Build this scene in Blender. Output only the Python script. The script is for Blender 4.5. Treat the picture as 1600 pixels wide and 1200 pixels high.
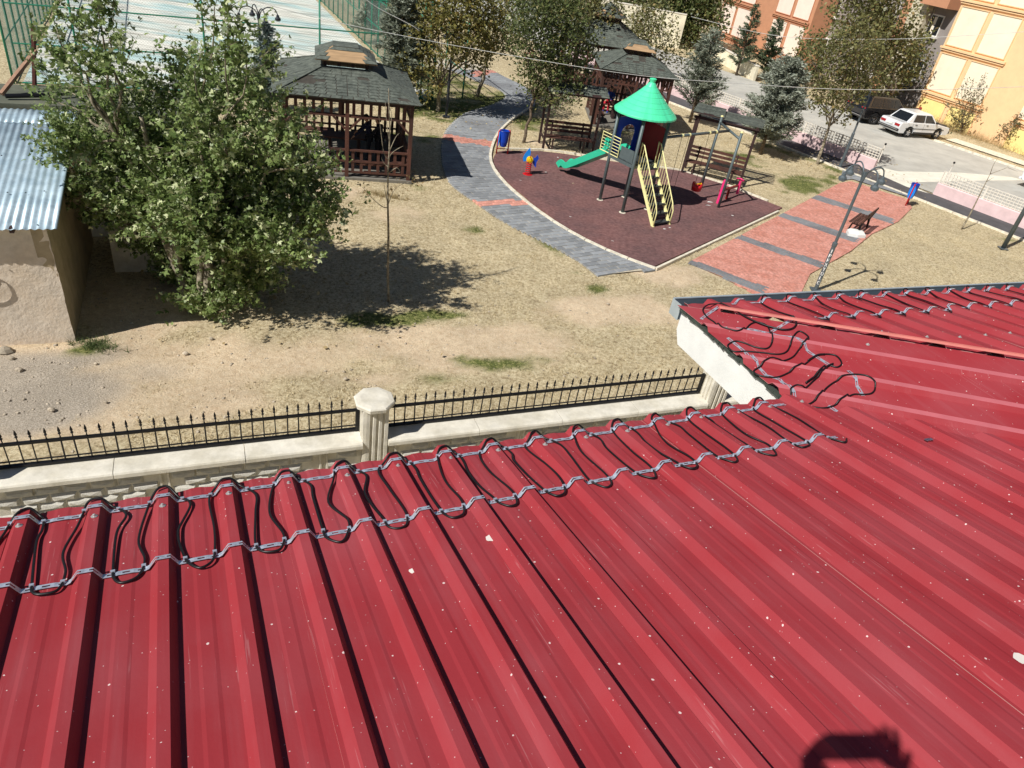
import bpy, math, random
import numpy as np
from mathutils import Vector, Matrix
random.seed(7); rng = np.random.default_rng(7)
scene = bpy.context.scene
COL = scene.collection
for o in list(bpy.data.objects): bpy.data.objects.remove(o, do_unlink=True)

# ------------------------------------------------------------------ camera, sky, sun
CAM_H = 8.6
FPX = 1120.0
_n = np.array([515. - 800., 2236. - 600., FPX]); _n /= np.linalg.norm(_n)
_up = -_n
_fw = np.array([0, 0, 1.]) - _up * _up[2]; _fw /= np.linalg.norm(_fw)
_rt = np.cross(_fw, _up)
if _rt[0] < 0: _rt = -_rt
CM = np.array([_rt, _fw, _up])
cd = bpy.data.cameras.new('camera'); cam = bpy.data.objects.new('camera', cd); COL.objects.link(cam)
cd.sensor_width = 36.0; cd.lens = FPX / 1600. * 36.; cd.clip_start = 0.02; cd.clip_end = 800
cam.matrix_world = Matrix(((CM[0, 0], -CM[0, 1], -CM[0, 2], 0), (CM[1, 0], -CM[1, 1], -CM[1, 2], 0),
                           (CM[2, 0], -CM[2, 1], -CM[2, 2], CAM_H), (0, 0, 0, 1)))
scene.camera = cam
SUN_AZ, SUN_EL = math.radians(225.8), math.radians(47.0)      # direction towards the sun, from +X
w = bpy.data.worlds.new('World'); scene.world = w; w.use_nodes = True
nt = w.node_tree; bg = nt.nodes['Background']
sky = nt.nodes.new('ShaderNodeTexSky'); sky.sky_type = 'NISHITA'; sky.sun_disc = False
sky.sun_elevation = SUN_EL; sky.sun_rotation = math.pi / 2 - SUN_AZ
sky.air_density = 0.8; sky.dust_density = 0.25
nt.links.new(sky.outputs[0], bg.inputs[0]); bg.inputs[1].default_value = 0.05
sl = bpy.data.lights.new('sun', 'SUN'); sun = bpy.data.objects.new('sun', sl); COL.objects.link(sun)
sl.energy = 5.0; sl.angle = math.radians(0.55); sl.color = (1.0, 0.96, 0.89)
sdir = Vector((math.cos(SUN_AZ) * math.cos(SUN_EL), math.sin(SUN_AZ) * math.cos(SUN_EL), math.sin(SUN_EL)))
sun.rotation_euler = sdir.to_track_quat('Z', 'Y').to_euler(); sun.location = (-20, -20, 40)
scene.view_settings.view_transform = 'Standard'; scene.view_settings.look = 'None'
scene.view_settings.exposure = 0.06; scene.view_settings.gamma = 1.0; scene.view_settings.use_curve_mapping = False

# ------------------------------------------------------------------ helpers
def ray(x, y): return CM @ np.array([(x - 800) / FPX, (y - 600) / FPX, 1.])
def G(x, y, z=0.):                                  # survey point of the photograph on the level z
    d = ray(x, y); t = (z - CAM_H) / d[2]; p = d * t; return Vector((p[0], p[1], z))
def PD(x, y, Y):                                    # point seen at (x, y) at the distance Y ahead
    d = ray(x, y); t = Y / d[1]; return Vector((d[0] * t, d[1] * t, CAM_H + d[2] * t))
def HZ(base, x, y):                                 # height above a base point of what is seen at (x, y)
    d = ray(x, y); hd = d[:2]; t = (base[0] * hd[0] + base[1] * hd[1]) / (hd @ hd); return CAM_H + d[2] * t
def vec(az): return Vector((math.cos(math.radians(az)), math.sin(math.radians(az)), 0))
UP = Vector((0, 0, 1))
def V(*a): return Vector(a)

class MB:
    def __init__(s): s.v = []; s.f = []
    def poly(s, pts):
        b = len(s.v); s.v += [tuple(p) for p in pts]; s.f.append(tuple(range(b, b + len(pts)))); return s
    def prism(s, pts, off):                         # polygon swept by a vector
        b = len(s.v); n = len(pts); s.v += [tuple(p) for p in pts] + [tuple(Vector(p) + Vector(off)) for p in pts]
        s.f.append(tuple(range(b + n - 1, b - 1, -1))); s.f.append(tuple(range(b + n, b + 2 * n)))
        for i in range(n):
            j = (i + 1) % n; s.f.append((b + i, b + j, b + n + j, b + n + i))
        return s
    def box(s, c, size, ax=None):
        c = Vector(c); X, Y, Z = ax if ax else (V(1, 0, 0), V(0, 1, 0), V(0, 0, 1))
        a, d, h = [q / 2 for q in size]; b = len(s.v)
        for k in (-1, 1):
            for i, j in ((-1, -1), (1, -1), (1, 1), (-1, 1)): s.v.append(tuple(c + X * a * i + Y * d * j + Z * h * k))
        for f in ((3, 2, 1, 0), (4, 5, 6, 7), (0, 1, 5, 4), (1, 2, 6, 5), (2, 3, 7, 6), (3, 0, 4, 7)): s.f.append(tuple(b + q for q in f))
        return s
    def beam(s, p0, p1, w=.05, h=None, up=UP):
        p0, p1 = Vector(p0), Vector(p1); h = w if h is None else h; Y = p1 - p0; L = Y.length; Y = Y / L
        if abs(Y.dot(up)) > .98: up = V(1, 0, 0) if abs(up.z) > .5 else UP
        X = Y.cross(up).normalized(); Z = X.cross(Y)
        return s.box((p0 + p1) / 2, (w, L, h), (X, Y, Z))
    def tube(s, pts, r, n=6, caps=True):
        pts = [Vector(p) for p in pts]; m = len(pts)
        rs = r if hasattr(r, '__len__') else [r] * m
        b = len(s.v); prev = None
        for i, p in enumerate(pts):
            t = (pts[min(i + 1, m - 1)] - pts[max(i - 1, 0)])
            t = t.normalized() if t.length > 1e-9 else UP
            if prev is None:
                a = UP if abs(t.z) < .9 else V(1, 0, 0); X = t.cross(a).normalized()
            else: X = (prev - t * prev.dot(t)); X = X.normalized() if X.length > 1e-6 else t.cross(V(1, 0, 0)).normalized()
            prev = X; Y = t.cross(X)
            for k in range(n):
                q = 2 * math.pi * k / n; s.v.append(tuple(p + (X * math.cos(q) + Y * math.sin(q)) * rs[i]))
        for i in range(m - 1):
            for k in range(n):
                k2 = (k + 1) % n; s.f.append((b + i * n + k, b + i * n + k2, b + (i + 1) * n + k2, b + (i + 1) * n + k))
        if caps:
            s.f.append(tuple(b + k for k in range(n - 1, -1, -1))); s.f.append(tuple(b + (m - 1) * n + k for k in range(n)))
        return s
    def lathe(s, c, prof, n=16, ax=None):           # prof = [(r, z)]
        c = Vector(c); X, Y, Z = ax if ax else (V(1, 0, 0), V(0, 1, 0), V(0, 0, 1)); b = len(s.v); m = len(prof)
        for r, z in prof:
            for k in range(n):
                q = 2 * math.pi * k / n; s.v.append(tuple(c + X * (r * math.cos(q)) + Y * (r * math.sin(q)) + Z * z))
        for i in range(m - 1):
            for k in range(n):
                k2 = (k + 1) % n; s.f.append((b + i * n + k, b + i * n + k2, b + (i + 1) * n + k2, b + (i + 1) * n + k))
        s.f.append(tuple(b + k for k in range(n - 1, -1, -1))); s.f.append(tuple(b + (m - 1) * n + k for k in range(n)))
        return s
    def loft(s, rings, caps=True):
        b = len(s.v); n = len(rings[0])
        for r in rings: s.v += [tuple(p) for p in r]
        for i in range(len(rings) - 1):
            for k in range(n):
                k2 = (k + 1) % n; s.f.append((b + i * n + k, b + i * n + k2, b + (i + 1) * n + k2, b + (i + 1) * n + k))
        if caps: s.f.append(tuple(b + k for k in range(n - 1, -1, -1))); s.f.append(tuple(b + (len(rings) - 1) * n + k for k in range(n)))
        return s
    def mesh(s, name='mesh', smooth=False):
        me = bpy.data.meshes.new(name); me.from_pydata(s.v, [], s.f); me.update()
        if smooth: me.shade_smooth()
        return me

def tag(o, label=None, cat=None, group=None, kind=None):
    if label: o['label'] = label
    if cat: o['category'] = cat
    if group: o['group'] = group
    if kind: o['kind'] = kind
    return o
def obj(name, me, mat, parent=None, smooth=False, kind=None, label=None):
    if isinstance(me, MB): me = me.mesh(name, smooth)
    if mat and not me.materials: me.materials.append(mat)
    o = bpy.data.objects.new(name, me); COL.objects.link(o)
    if parent: o.parent = parent
    if kind: o['kind'] = kind
    if label: o['label'] = label
    return o
def empty(name, loc, label, cat, group=None, rz=0.):
    o = bpy.data.objects.new(name, None); COL.objects.link(o); o.location = loc; o.rotation_euler = (0, 0, rz)
    o.empty_display_size = .2
    return tag(o, label, cat, group)
def copy_tree(o, parent=None):
    c = o.copy(); COL.objects.link(c); c.parent = parent
    for ch in [x for x in bpy.data.objects if x.parent == o]: copy_tree(ch, c)
    return c
def bevel(o, wd=.01, seg=1):
    m = o.modifiers.new('bevel', 'BEVEL'); m.width = wd; m.segments = seg; m.limit_method = 'ANGLE'; return o
def np_mesh(name, verts, faces, mat, cols=None, smooth=False):      # uniform faces, optional colour per face
    me = bpy.data.meshes.new(name); nv = len(verts); nf, k = faces.shape
    me.vertices.add(nv); me.vertices.foreach_set('co', verts.astype(np.float32).ravel())
    me.loops.add(nf * k); me.loops.foreach_set('vertex_index', faces.astype(np.int32).ravel())
    me.polygons.add(nf); me.polygons.foreach_set('loop_start', (np.arange(nf) * k).astype(np.int32))
    me.polygons.foreach_set('loop_total', np.full(nf, k, np.int32))
    if cols is not None:
        a = me.color_attributes.new('tint', 'FLOAT_COLOR', 'CORNER')
        c = np.repeat(np.c_[cols, np.ones(nf)], k, axis=0).astype(np.float32); a.data.foreach_set('color', c.ravel())
    me.update(calc_edges=True); me.validate()
    if mat: me.materials.append(mat)
    return me

# ------------------------------------------------------------------ materials
def lin(r, g, b):
    f = lambda c: ((c / 255 + .055) / 1.055) ** 2.4 if c / 255 > .04045 else c / 255 / 12.92
    return (f(r), f(g), f(b), 1)
MATS = {}
def mat(name, col, rough=.7, metal=0., spec=.4, var=.12, scale=6., bump=0., bscale=60., col2=None, mixscale=2., objvar=0., stretch=None, coat=0.):
    if name in MATS: return MATS[name]
    m = bpy.data.materials.new(name); m.use_nodes = True; t = m.node_tree; N = t.nodes; L = t.links
    b = N['Principled BSDF']; b.inputs['Roughness'].default_value = rough; b.inputs['Metallic'].default_value = metal
    b.inputs['Specular IOR Level'].default_value = spec
    if coat: b.inputs['Coat Weight'].default_value = coat; b.inputs['Coat Roughness'].default_value = .1
    if len(col) == 3: col = (*col, 1)
    tc = N.new('ShaderNodeTexCoord'); co = tc.outputs['Object']
    if stretch:
        mp = N.new('ShaderNodeMapping'); mp.inputs['Scale'].default_value = stretch; L.new(co, mp.inputs[0]); co = mp.outputs[0]
    def noise(sc, det=5):
        n = N.new('ShaderNodeTexNoise'); n.inputs['Scale'].default_value = sc; n.inputs['Detail'].default_value = det
        n.inputs['Roughness'].default_value = .65; L.new(co, n.inputs['Vector']); return n.outputs['Fac']
    cur = None
    if col2 is not None:
        if len(col2) == 3: col2 = (*col2, 1)
        r = N.new('ShaderNodeMapRange'); r.inputs[1].default_value = .4; r.inputs[2].default_value = .62; L.new(noise(mixscale), r.inputs[0])
        mx = N.new('ShaderNodeMix'); mx.data_type = 'RGBA'; mx.inputs[6].default_value = col; mx.inputs[7].default_value = col2
        L.new(r.outputs[0], mx.inputs[0]); cur = mx.outputs[2]
    hs = N.new('ShaderNodeHueSaturation')
    if cur: L.new(cur, hs.inputs['Color'])
    else: hs.inputs['Color'].default_value = col
    r = N.new('ShaderNodeMapRange'); r.inputs[1].default_value = .25; r.inputs[2].default_value = .75
    r.inputs[3].default_value = 1 - var * 1.6; r.inputs[4].default_value = 1 + var * 1.6; L.new(noise(scale), r.inputs[0])
    val = r.outputs[0]
    if objvar:
        oi = N.new('ShaderNodeObjectInfo'); r2 = N.new('ShaderNodeMapRange'); r2.inputs[3].default_value = 1 - objvar; r2.inputs[4].default_value = 1 + objvar
        L.new(oi.outputs['Random'], r2.inputs[0]); mm = N.new('ShaderNodeMath'); mm.operation = 'MULTIPLY'
        L.new(val, mm.inputs[0]); L.new(r2.outputs[0], mm.inputs[1]); val = mm.outputs[0]
    L.new(val, hs.inputs['Value']); L.new(hs.outputs[0], b.inputs['Base Color'])
    if bump:
        bp = N.new('ShaderNodeBump'); bp.inputs['Strength'].default_value = bump; bp.inputs['Distance'].default_value = .02
        L.new(noise(bscale, 6), bp.inputs['Height']); L.new(bp.outputs[0], b.inputs['Normal'])
    MATS[name] = m; return m
def leaf_mat(name, rough=.5, trans=.35):
    m = bpy.data.materials.new(name); m.use_nodes = True; t = m.node_tree; N = t.nodes; L = t.links
    b = N['Principled BSDF']; b.inputs['Roughness'].default_value = rough; b.inputs['Specular IOR Level'].default_value = .45
    a = N.new('ShaderNodeVertexColor'); a.layer_name = 'tint'; L.new(a.outputs[0], b.inputs['Base Color'])
    tr = N.new('ShaderNodeBsdfTranslucent'); L.new(a.outputs[0], tr.inputs[0])
    mx = N.new('ShaderNodeMixShader'); mx.inputs[0].default_value = trans
    L.new(b.outputs[0], mx.inputs[1]); L.new(tr.outputs[0], mx.inputs[2]); L.new(mx.outputs[0], N['Material Output'].inputs[0])
    return m
LEAF = leaf_mat('leaf', .45, .25); NEEDLE = leaf_mat('needle', .6, .15); BLADE = leaf_mat('blade', .8, .2)
M_conc = mat('concrete', lin(224, 219, 206), .9, var=.1, scale=5, bump=.35, bscale=70, col2=lin(204, 198, 182), mixscale=3)
M_black = mat('black_iron', (.012, .012, .014), .4, .3, var=.1)
M_galv = mat('galvanised', (.42, .45, .5), .3, .9, var=.2, scale=40)
M_rubber = mat('black_rubber', (.006, .006, .007), .45, 0, .5, var=.1)
M_wood = mat('red_brown_wood', lin(92, 58, 48), .7, var=.3, scale=8, col2=lin(66, 44, 38), stretch=(1, 1, .3), bump=.2)
M_wooddark = mat('dark_wood', lin(58, 40, 38), .7, var=.25, scale=8)
M_bark = mat('bark', lin(120, 105, 88), .9, var=.3, scale=12, bump=.6, bscale=30, col2=lin(80, 70, 58), mixscale=9)
M_barkp = mat('pale_bark', lin(165, 155, 135), .85, var=.25, scale=14, col2=lin(110, 100, 82), mixscale=10)
M_glass = mat('dark_glass', (.012, .015, .02), .12, 0, .45, var=.02)
M_tyre = mat('tyre', (.015, .015, .016), .85)
# ------------------------------------------------------------------ ground
def smooth(x, a, b): t = np.clip((x - a) / (b - a), 0, 1); return t * t * (3 - 2 * t)
def vnoise(x, y, s, seed=0):
    r = np.random.default_rng(seed); T = r.random((64, 64)); x = x / s; y = y / s
    xi = np.floor(x).astype(int); yi = np.floor(y).astype(int); fx = x - xi; fy = y - yi
    fx = fx * fx * (3 - 2 * fx); fy = fy * fy * (3 - 2 * fy); g = lambda i, j: T[i % 64, j % 64]
    return (g(xi, yi) * (1 - fx) + g(xi + 1, yi) * fx) * (1 - fy) + (g(xi, yi + 1) * (1 - fx) + g(xi + 1, yi + 1) * fx) * fy
def fbm(x, y, s, seed=0): return (vnoise(x, y, s, seed) + .5 * vnoise(x, y, s / 2.1, seed + 1) + .25 * vnoise(x, y, s / 4.3, seed + 2)) / 1.75
def blobs(X, Y, lst):
    a = np.zeros_like(X)
    for px, py, rx, ry, az, wt in lst:
        c = G(px, py); dx = X - c.x; dy = Y - c.y; ca, sa = math.cos(math.radians(az)), math.sin(math.radians(az))
        u = (dx * ca + dy * sa) / rx; v = (-dx * sa + dy * ca) / ry
        a = np.maximum(a, wt * np.exp(-(u * u + v * v) ** 1.3))
    return a
GREEN = [(600, 497, 1.0, .26, 20, 1.5), (685, 489, .9, .24, 20, 1.5), (935, 450, .42, .3, 20, 1.4), (735, 357, .5, .4, 0, .75), (560, 500, .5, .25, 20, .8),
         (780, 565, .9, .35, 25, .75), (690, 590, .7, .25, 20, .5), (700, 165, 2.8, 3.2, 30, .85), (760, 150, 3, 2.5, 0, .7), (640, 120, 4, 3.5, 0, .8),
         (640, 215, 1.3, 1.2, 0, .55), (1265, 285, 2.4, 1.0, 55, 1), (1290, 255, 2.0, 1.2, -40, .9), (1240, 240, 2.6, 1.4, -40, .75), (820, 190, 1.2, 1.5, 0, .55), (1170, 250, 1.5, 2, 0, .4),
         (860, 385, .9, .25, 133, .5), (900, 420, .5, .4, 0, .45), (130, 545, .35, .2, 20, 1), (640, 290, .9, .5, 0, .4), (450, 505, .6, .2, 20, .5), (1580, 375, .7, .4, 0, .6),
         (1480, 240, 4.5, .5, -45, .8), (1560, 268, 3.0, .5, -45, .8), (1200, 400, .5, .2, -30, .8), (990, 215, 2, 1, 0, .5), (60, 60, 2, 2, 0, .4)]
SOIL = [(150, 600, 3.4, 1.7, 20, 1), (400, 560, 3.6, 1.1, 25, 1), (700, 540, 3.4, 1.1, 25, 1), (560, 590, 2.5, .5, 25, .6), (960, 480, 2.4, 1.1, 28, .9), (60, 560, 2.5, 1.1, 20, 1), (1050, 430, 1.2, .9, 30, .9),
        (620, 330, 1.4, .9, 20, .5), (520, 300, 1.5, .8, 20, .6), (1150, 430, 1.4, .6, 0, .7), (200, 470, 1.9, 1.8, 20, .9), (850, 225, 1, .7, 0, .7), (1110, 235, 2.5, 1.5, 0, .5)]
GRAVEL = [(30, 620, 2.6, 1.1, 25, 1), (180, 590, 2.3, .8, 25, .6), (20, 570, 2, .8, 25, .9)]
def ground_fields(X, Y):
    n1 = fbm(X, Y, 1.3, 11); n2 = fbm(X, Y, .45, 21)
    gr = smooth(blobs(X, Y, GREEN) * 1.05 + (n1 - .5) * 1.3 + (n2 - .5) * 1.1, .30, .85) * (blobs(X, Y, GREEN) > .05)
    so = smooth(blobs(X, Y, SOIL) + (n1 - .5) * .9 + (n2 - .5) * .4, .3, .75)
    gv = smooth(blobs(X, Y, GRAVEL) + (n1 - .5) * .7, .3, .8)
    return gr, so, gv
def axis(a, b, step, lo, hi):
    inner = np.arange(a, b, step); g = [inner[0]]; s = step
    while g[-1] > lo: s *= 1.4; g.append(g[-1] - s)
    h = [inner[-1]]; s = step
    while h[-1] < hi: s *= 1.4; h.append(h[-1] + s)
    return np.r_[g[:0:-1], inner, h[1:]]
xs = axis(-24, 27, .17, -260, 260); ys = axis(4, 44, .17, -60, 420)
X, Y = np.meshgrid(xs, ys, indexing='ij'); nx, ny = X.shape
Z = -.045 * fbm(X, Y, .8, 5) - .02 * vnoise(X, Y, .3, 9)
vv = np.stack([X, Y, Z], -1).reshape(-1, 3)
i, j = np.meshgrid(np.arange(nx - 1), np.arange(ny - 1), indexing='ij'); q = (i * ny + j).ravel()
ff = np.stack([q, q + ny, q + ny + 1, q + 1], 1)
me = np_mesh('ground', vv, ff, None)
gr, so, gv = ground_fields(X, Y)
a = me.color_attributes.new('zone', 'FLOAT_COLOR', 'POINT')
a.data.foreach_set('color', np.stack([gr, so, gv, np.ones_like(gr)], -1).reshape(-1).astype(np.float32)); me.shade_smooth()
m = bpy.data.materials.new('dry_ground'); m.use_nodes = True; t = m.node_tree; N = t.nodes; L = t.links; b = N['Principled BSDF']
b.inputs['Roughness'].default_value = .95; b.inputs['Specular IOR Level'].default_value = .1
zc = N.new('ShaderNodeVertexColor'); zc.layer_name = 'zone'; sp = N.new('ShaderNodeSeparateColor'); L.new(zc.outputs[0], sp.inputs[0])
tc = N.new('ShaderNodeTexCoord')
def gn(sc, det=8, rough=.7):
    n = N.new('ShaderNodeTexNoise'); n.inputs['Scale'].default_value = sc; n.inputs['Detail'].default_value = det; n.inputs['Roughness'].default_value = rough
    L.new(tc.outputs['Object'], n.inputs['Vector']); return n.outputs['Fac']
def ramp(fac, *st):
    r = N.new('ShaderNodeValToRGB'); L.new(fac, r.inputs[0]); e = r.color_ramp.elements
    while len(e) < len(st): e.new(.5)
    for k, (p, c) in enumerate(st): e[k].position = p; e[k].color = c
    return r.outputs[0]
def mixc(fac, a_, b_):
    x = N.new('ShaderNodeMix'); x.data_type = 'RGBA'; L.new(fac, x.inputs[0]); L.new(a_, x.inputs[6]); L.new(b_, x.inputs[7]); return x.outputs[2]
dry = ramp(gn(14), (.3, lin(112, 98, 74)), (.43, lin(186, 168, 134)), (.58, lin(222, 207, 172)), (.75, lin(240, 230, 200)))
soil = ramp(gn(9), (.3, lin(206, 180, 148)), (.5, lin(225, 203, 172)), (.7, lin(238, 219, 190)))
grav = ramp(gn(45), (.3, lin(130, 120, 108)), (.5, lin(186, 174, 158)), (.72, lin(225, 216, 202)))
green = ramp(gn(16), (.3, lin(60, 70, 34)), (.5, lin(116, 124, 70)), (.7, lin(186, 176, 122)))
c = mixc(sp.outputs[1], dry, soil); c = mixc(sp.outputs[2], c, grav); c = mixc(sp.outputs[0], c, green)
big = N.new('ShaderNodeMapRange'); big.inputs[1].default_value = .3; big.inputs[2].default_value = .7; big.inputs[3].default_value = .82; big.inputs[4].default_value = 1.1; L.new(gn(.7, 4), big.inputs[0])
fine = N.new('ShaderNodeMapRange'); fine.inputs[1].default_value = .35; fine.inputs[2].default_value = .6; fine.inputs[3].default_value = .7; fine.inputs[4].default_value = 1.06; L.new(gn(32, 6, .8), fine.inputs[0])
mu = N.new('ShaderNodeMath'); mu.operation = 'MULTIPLY'; L.new(big.outputs[0], mu.inputs[0]); L.new(fine.outputs[0], mu.inputs[1])
hs = N.new('ShaderNodeHueSaturation'); L.new(c, hs.inputs['Color']); L.new(mu.outputs[0], hs.inputs['Value']); L.new(hs.outputs[0], b.inputs['Base Color'])
bp = N.new('ShaderNodeBump'); bp.inputs['Strength'].default_value = 1.0; bp.inputs['Distance'].default_value = .035; L.new(gn(24, 9, .8), bp.inputs['Height']); L.new(bp.outputs[0], b.inputs['Normal'])
me.materials.append(m)
obj('ground', me, None, kind='structure')

# ------------------------------------------------------------------ flat regions
def gp(pts, z=0.): return [G(x, y, 0) + V(0, 0, z) for x, y in pts]
def catmull(pts, k=6, closed=False):
    pts = [Vector(p) for p in pts]; out = []; n = len(pts)
    for i in range(n if closed else n - 1):
        p = [pts[(i + d) % n] if closed else pts[min(max(i + d, 0), n - 1)] for d in (-1, 0, 1, 2)]
        for s in range(k):
            t_ = s / k
            out.append(.5 * ((2 * p[1]) + (-p[0] + p[2]) * t_ + (2 * p[0] - 5 * p[1] + 4 * p[2] - p[3]) * t_ ** 2 + (-p[0] + 3 * p[1] - 3 * p[2] + p[3]) * t_ ** 3))
    if not closed: out.append(pts[-1])
    return out
def inside(P, x, y):
    c = False; n = len(P); j = n - 1
    for i in range(n):
        if (P[i].y > y) != (P[j].y > y) and x < (P[j].x - P[i].x) * (y - P[i].y) / (P[j].y - P[i].y) + P[i].x: c = not c
        j = i
    return c
M_rub = mat('rubber_floor', lin(128, 94, 92), .95, spec=.1, var=.25, scale=9, bump=.8, bscale=70, col2=lin(112, 86, 86), mixscale=.7)
M_pav = mat('grey_paver', lin(150, 154, 158), .9, var=.14, scale=5, objvar=.22, bump=.4, bscale=50, col2=lin(126, 128, 132), mixscale=.6)
M_sand = mat('joint_sand', lin(186, 168, 140), .95, var=.15, scale=10)
M_redp = mat('red_paver', lin(212, 152, 138), .9, var=.25, scale=9, objvar=.1, bump=.5, bscale=50, col2=lin(196, 132, 116), mixscale=2)
M_kerb = mat('kerb_concrete', lin(222, 214, 196), .9, var=.2, scale=6, bump=.4)
M_asph = mat('asphalt', lin(192, 190, 182), .95, spec=.15, var=.08, scale=1.2, bump=.4, bscale=90, col2=lin(176, 174, 167), mixscale=.35)
M_asphd = mat('dark_asphalt', lin(92, 90, 92), .95, spec=.15, var=.15, scale=2, bump=.4, bscale=90)

pad_curve = catmull(gp([(1020, 418), (960, 394), (900, 363), (845, 327), (800, 291), (778, 266), (771, 249), (777, 238)]), 5)
pad_pts = pad_curve + gp([(790, 236), (845, 237), (880, 241), (950, 252), (1065, 268), (1125, 287), (1222, 325)])
pad = MB(); pad.prism([p + V(0, 0, -.05) for p in pad_pts], (0, 0, .075)); obj('playground_floor', pad, M_rub, kind='structure')
kb = MB(); seg = catmull(gp([(1024, 421), (960, 397), (896, 366), (840, 330), (795, 293), (773, 267), (766, 249), (768, 232), (776, 212), (788, 198), (803, 185), (832, 166)]), 5)
kerb = obj('kerb', MB().mesh('k'), M_kerb, kind='structure')
def kerb_line(pts, parent, w_=.1, h_=.06, ln=.75):
    tot = 0; stones = []; cur = pts[0]
    acc = [pts[0]]
    for p in pts[1:]:
        acc.append(p)
        if (acc[0] - p).length >= ln: stones.append((acc[0], p)); acc = [p]
    for a_, b_ in stones:
        d_ = (b_ - a_).normalized()
        mb = MB().beam(a_ + d_ * .012 + V(0, 0, h_ / 2 - .04), b_ - d_ * .012 + V(0, 0, h_ / 2 - .04), w_, h_ + .08)
        obj('kerb_stone', mb, M_kerb, parent)
def dense(pts, step=.12):
    out = []
    for a_, b_ in zip(pts[:-1], pts[1:]):
        n = max(1, int((b_ - a_).length / step))
        out += [a_.lerp(b_, k / n) for k in range(n)]
    return out + [pts[-1]]
kerb.data.from_pydata([(0, 0, -.2), (.01, 0, -.2), (0, .01, -.2)], [], [(0, 1, 2)])
kerb_line(dense(seg), kerb); kerb_line(dense(gp([(1024, 421), (1222, 328)])), kerb, .08, .05); kerb_line(dense(gp([(1060, 266), (1125, 285), (1222, 323)])), kerb, .1, .05)
kerb_line(dense(gp([(790, 233), (845, 234), (880, 238), (950, 249), (1060, 266)])), kerb, .1, .05)

# grey path
path_r = catmull(gp([(1024, 421), (960, 397), (896, 366), (840, 330), (795, 293), (773, 267), (766, 249), (768, 232), (776, 212), (788, 198), (803, 185), (832, 168), (836, 154), (824, 138), (788, 120), (756, 104), (720, 95), (684, 90)]), 4)
path_l = catmull(gp([(932, 430), (905, 410), (868, 388), (832, 370), (788, 348), (736, 312), (706, 290), (694, 268), (690, 240), (692, 218), (702, 198), (728, 177), (768, 164), (790, 152), (778, 139), (746, 127), (710, 112), (680, 104)]), 4)
path_poly = path_r + path_l[::-1]
pb = MB()
for k in range(min(len(path_r), len(path_l)) - 1):
    pb.poly([path_r[k] + V(0, 0, .008), path_r[k + 1] + V(0, 0, .008), path_l[k + 1] + V(0, 0, .008), path_l[k] + V(0, 0, .008)])
path = obj('path', pb, mat('path_bed', lin(196, 186, 166), .95, var=.2, scale=8), kind='structure')
bands_px = [[(686, 209), (770, 222), (769, 231), (687, 217)], [(730, 314), (822, 312), (832, 320), (742, 322)], [(738, 113), (764, 107), (776, 113), (744, 121)]]
bands = [[G(*p) for p in q] for q in bands_px]
st = MB().box((0, 0, 0), (.385, .178, .05)).mesh('paver'); st.materials.append(M_pav)
st2 = MB().box((0, 0, 0), (.385, .178, .05)).mesh('paver'); st2.materials.append(M_redp)
def spans_of(P, p0, d):                              # where a line runs inside a polygon
    n_ = Vector((-d.y, d.x, 0)); ts = []; m_ = len(P)
    for i in range(m_):
        a_, b_ = (P[i] - p0), (P[(i + 1) % m_] - p0); da, db = a_.dot(n_), b_.dot(n_)
        if (da > 0) != (db > 0): k = da / (da - db); ts.append((a_ + (b_ - a_) * k).dot(d))
    ts.sort(); return list(zip(ts[::2], ts[1::2]))
def course(P, p0, d, L_, off, gap):                  # stones of one course, the end ones cut at the border
    out = []
    for t0, t1 in spans_of(P, p0, d):
        k = math.floor((t0 - off) / L_)
        while k * L_ + off < t1:
            a_, b_ = max(t0, k * L_ + off), min(t1, (k + 1) * L_ + off); k += 1
            if b_ - a_ > .05: out.append((p0 + d * ((a_ + b_) / 2), b_ - a_ - gap))
    return out
cells = []
ang = 128.; ex, ey = vec(ang), vec(ang + 90); org = G(900, 380)
for c_ in range(-90, 110): cells += course(path_poly, org + ex * (c_ * .2), ey, .4, .2 if c_ % 2 else 0, .022)
cells.sort(key=lambda q: q[0].length)
rest = MB(); restr = MB()
for k, (p, ln_) in enumerate(cells):
    red = any(inside(q, p.x, p.y) for q in bands); tilt = random.uniform(-.004, .004)
    if k < 300:
        o = obj('paver', st2 if red else st, None, path); o.location = p + V(0, 0, -.005 + tilt); o.scale = (ln_ / .385, 1, 1)
        o.rotation_euler = (random.uniform(-.012, .012), random.uniform(-.012, .012), math.radians(ang + 90) + random.uniform(-.008, .008))
    else: (restr if red else rest).box(p + V(0, 0, -.005 + tilt), (ln_, .178, .05), (ey, -ex, UP))
obj('far_pavers', rest, M_pav, path, kind='stuff'); obj('far_red_pavers', restr, M_redp, path, kind='stuff')

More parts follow.
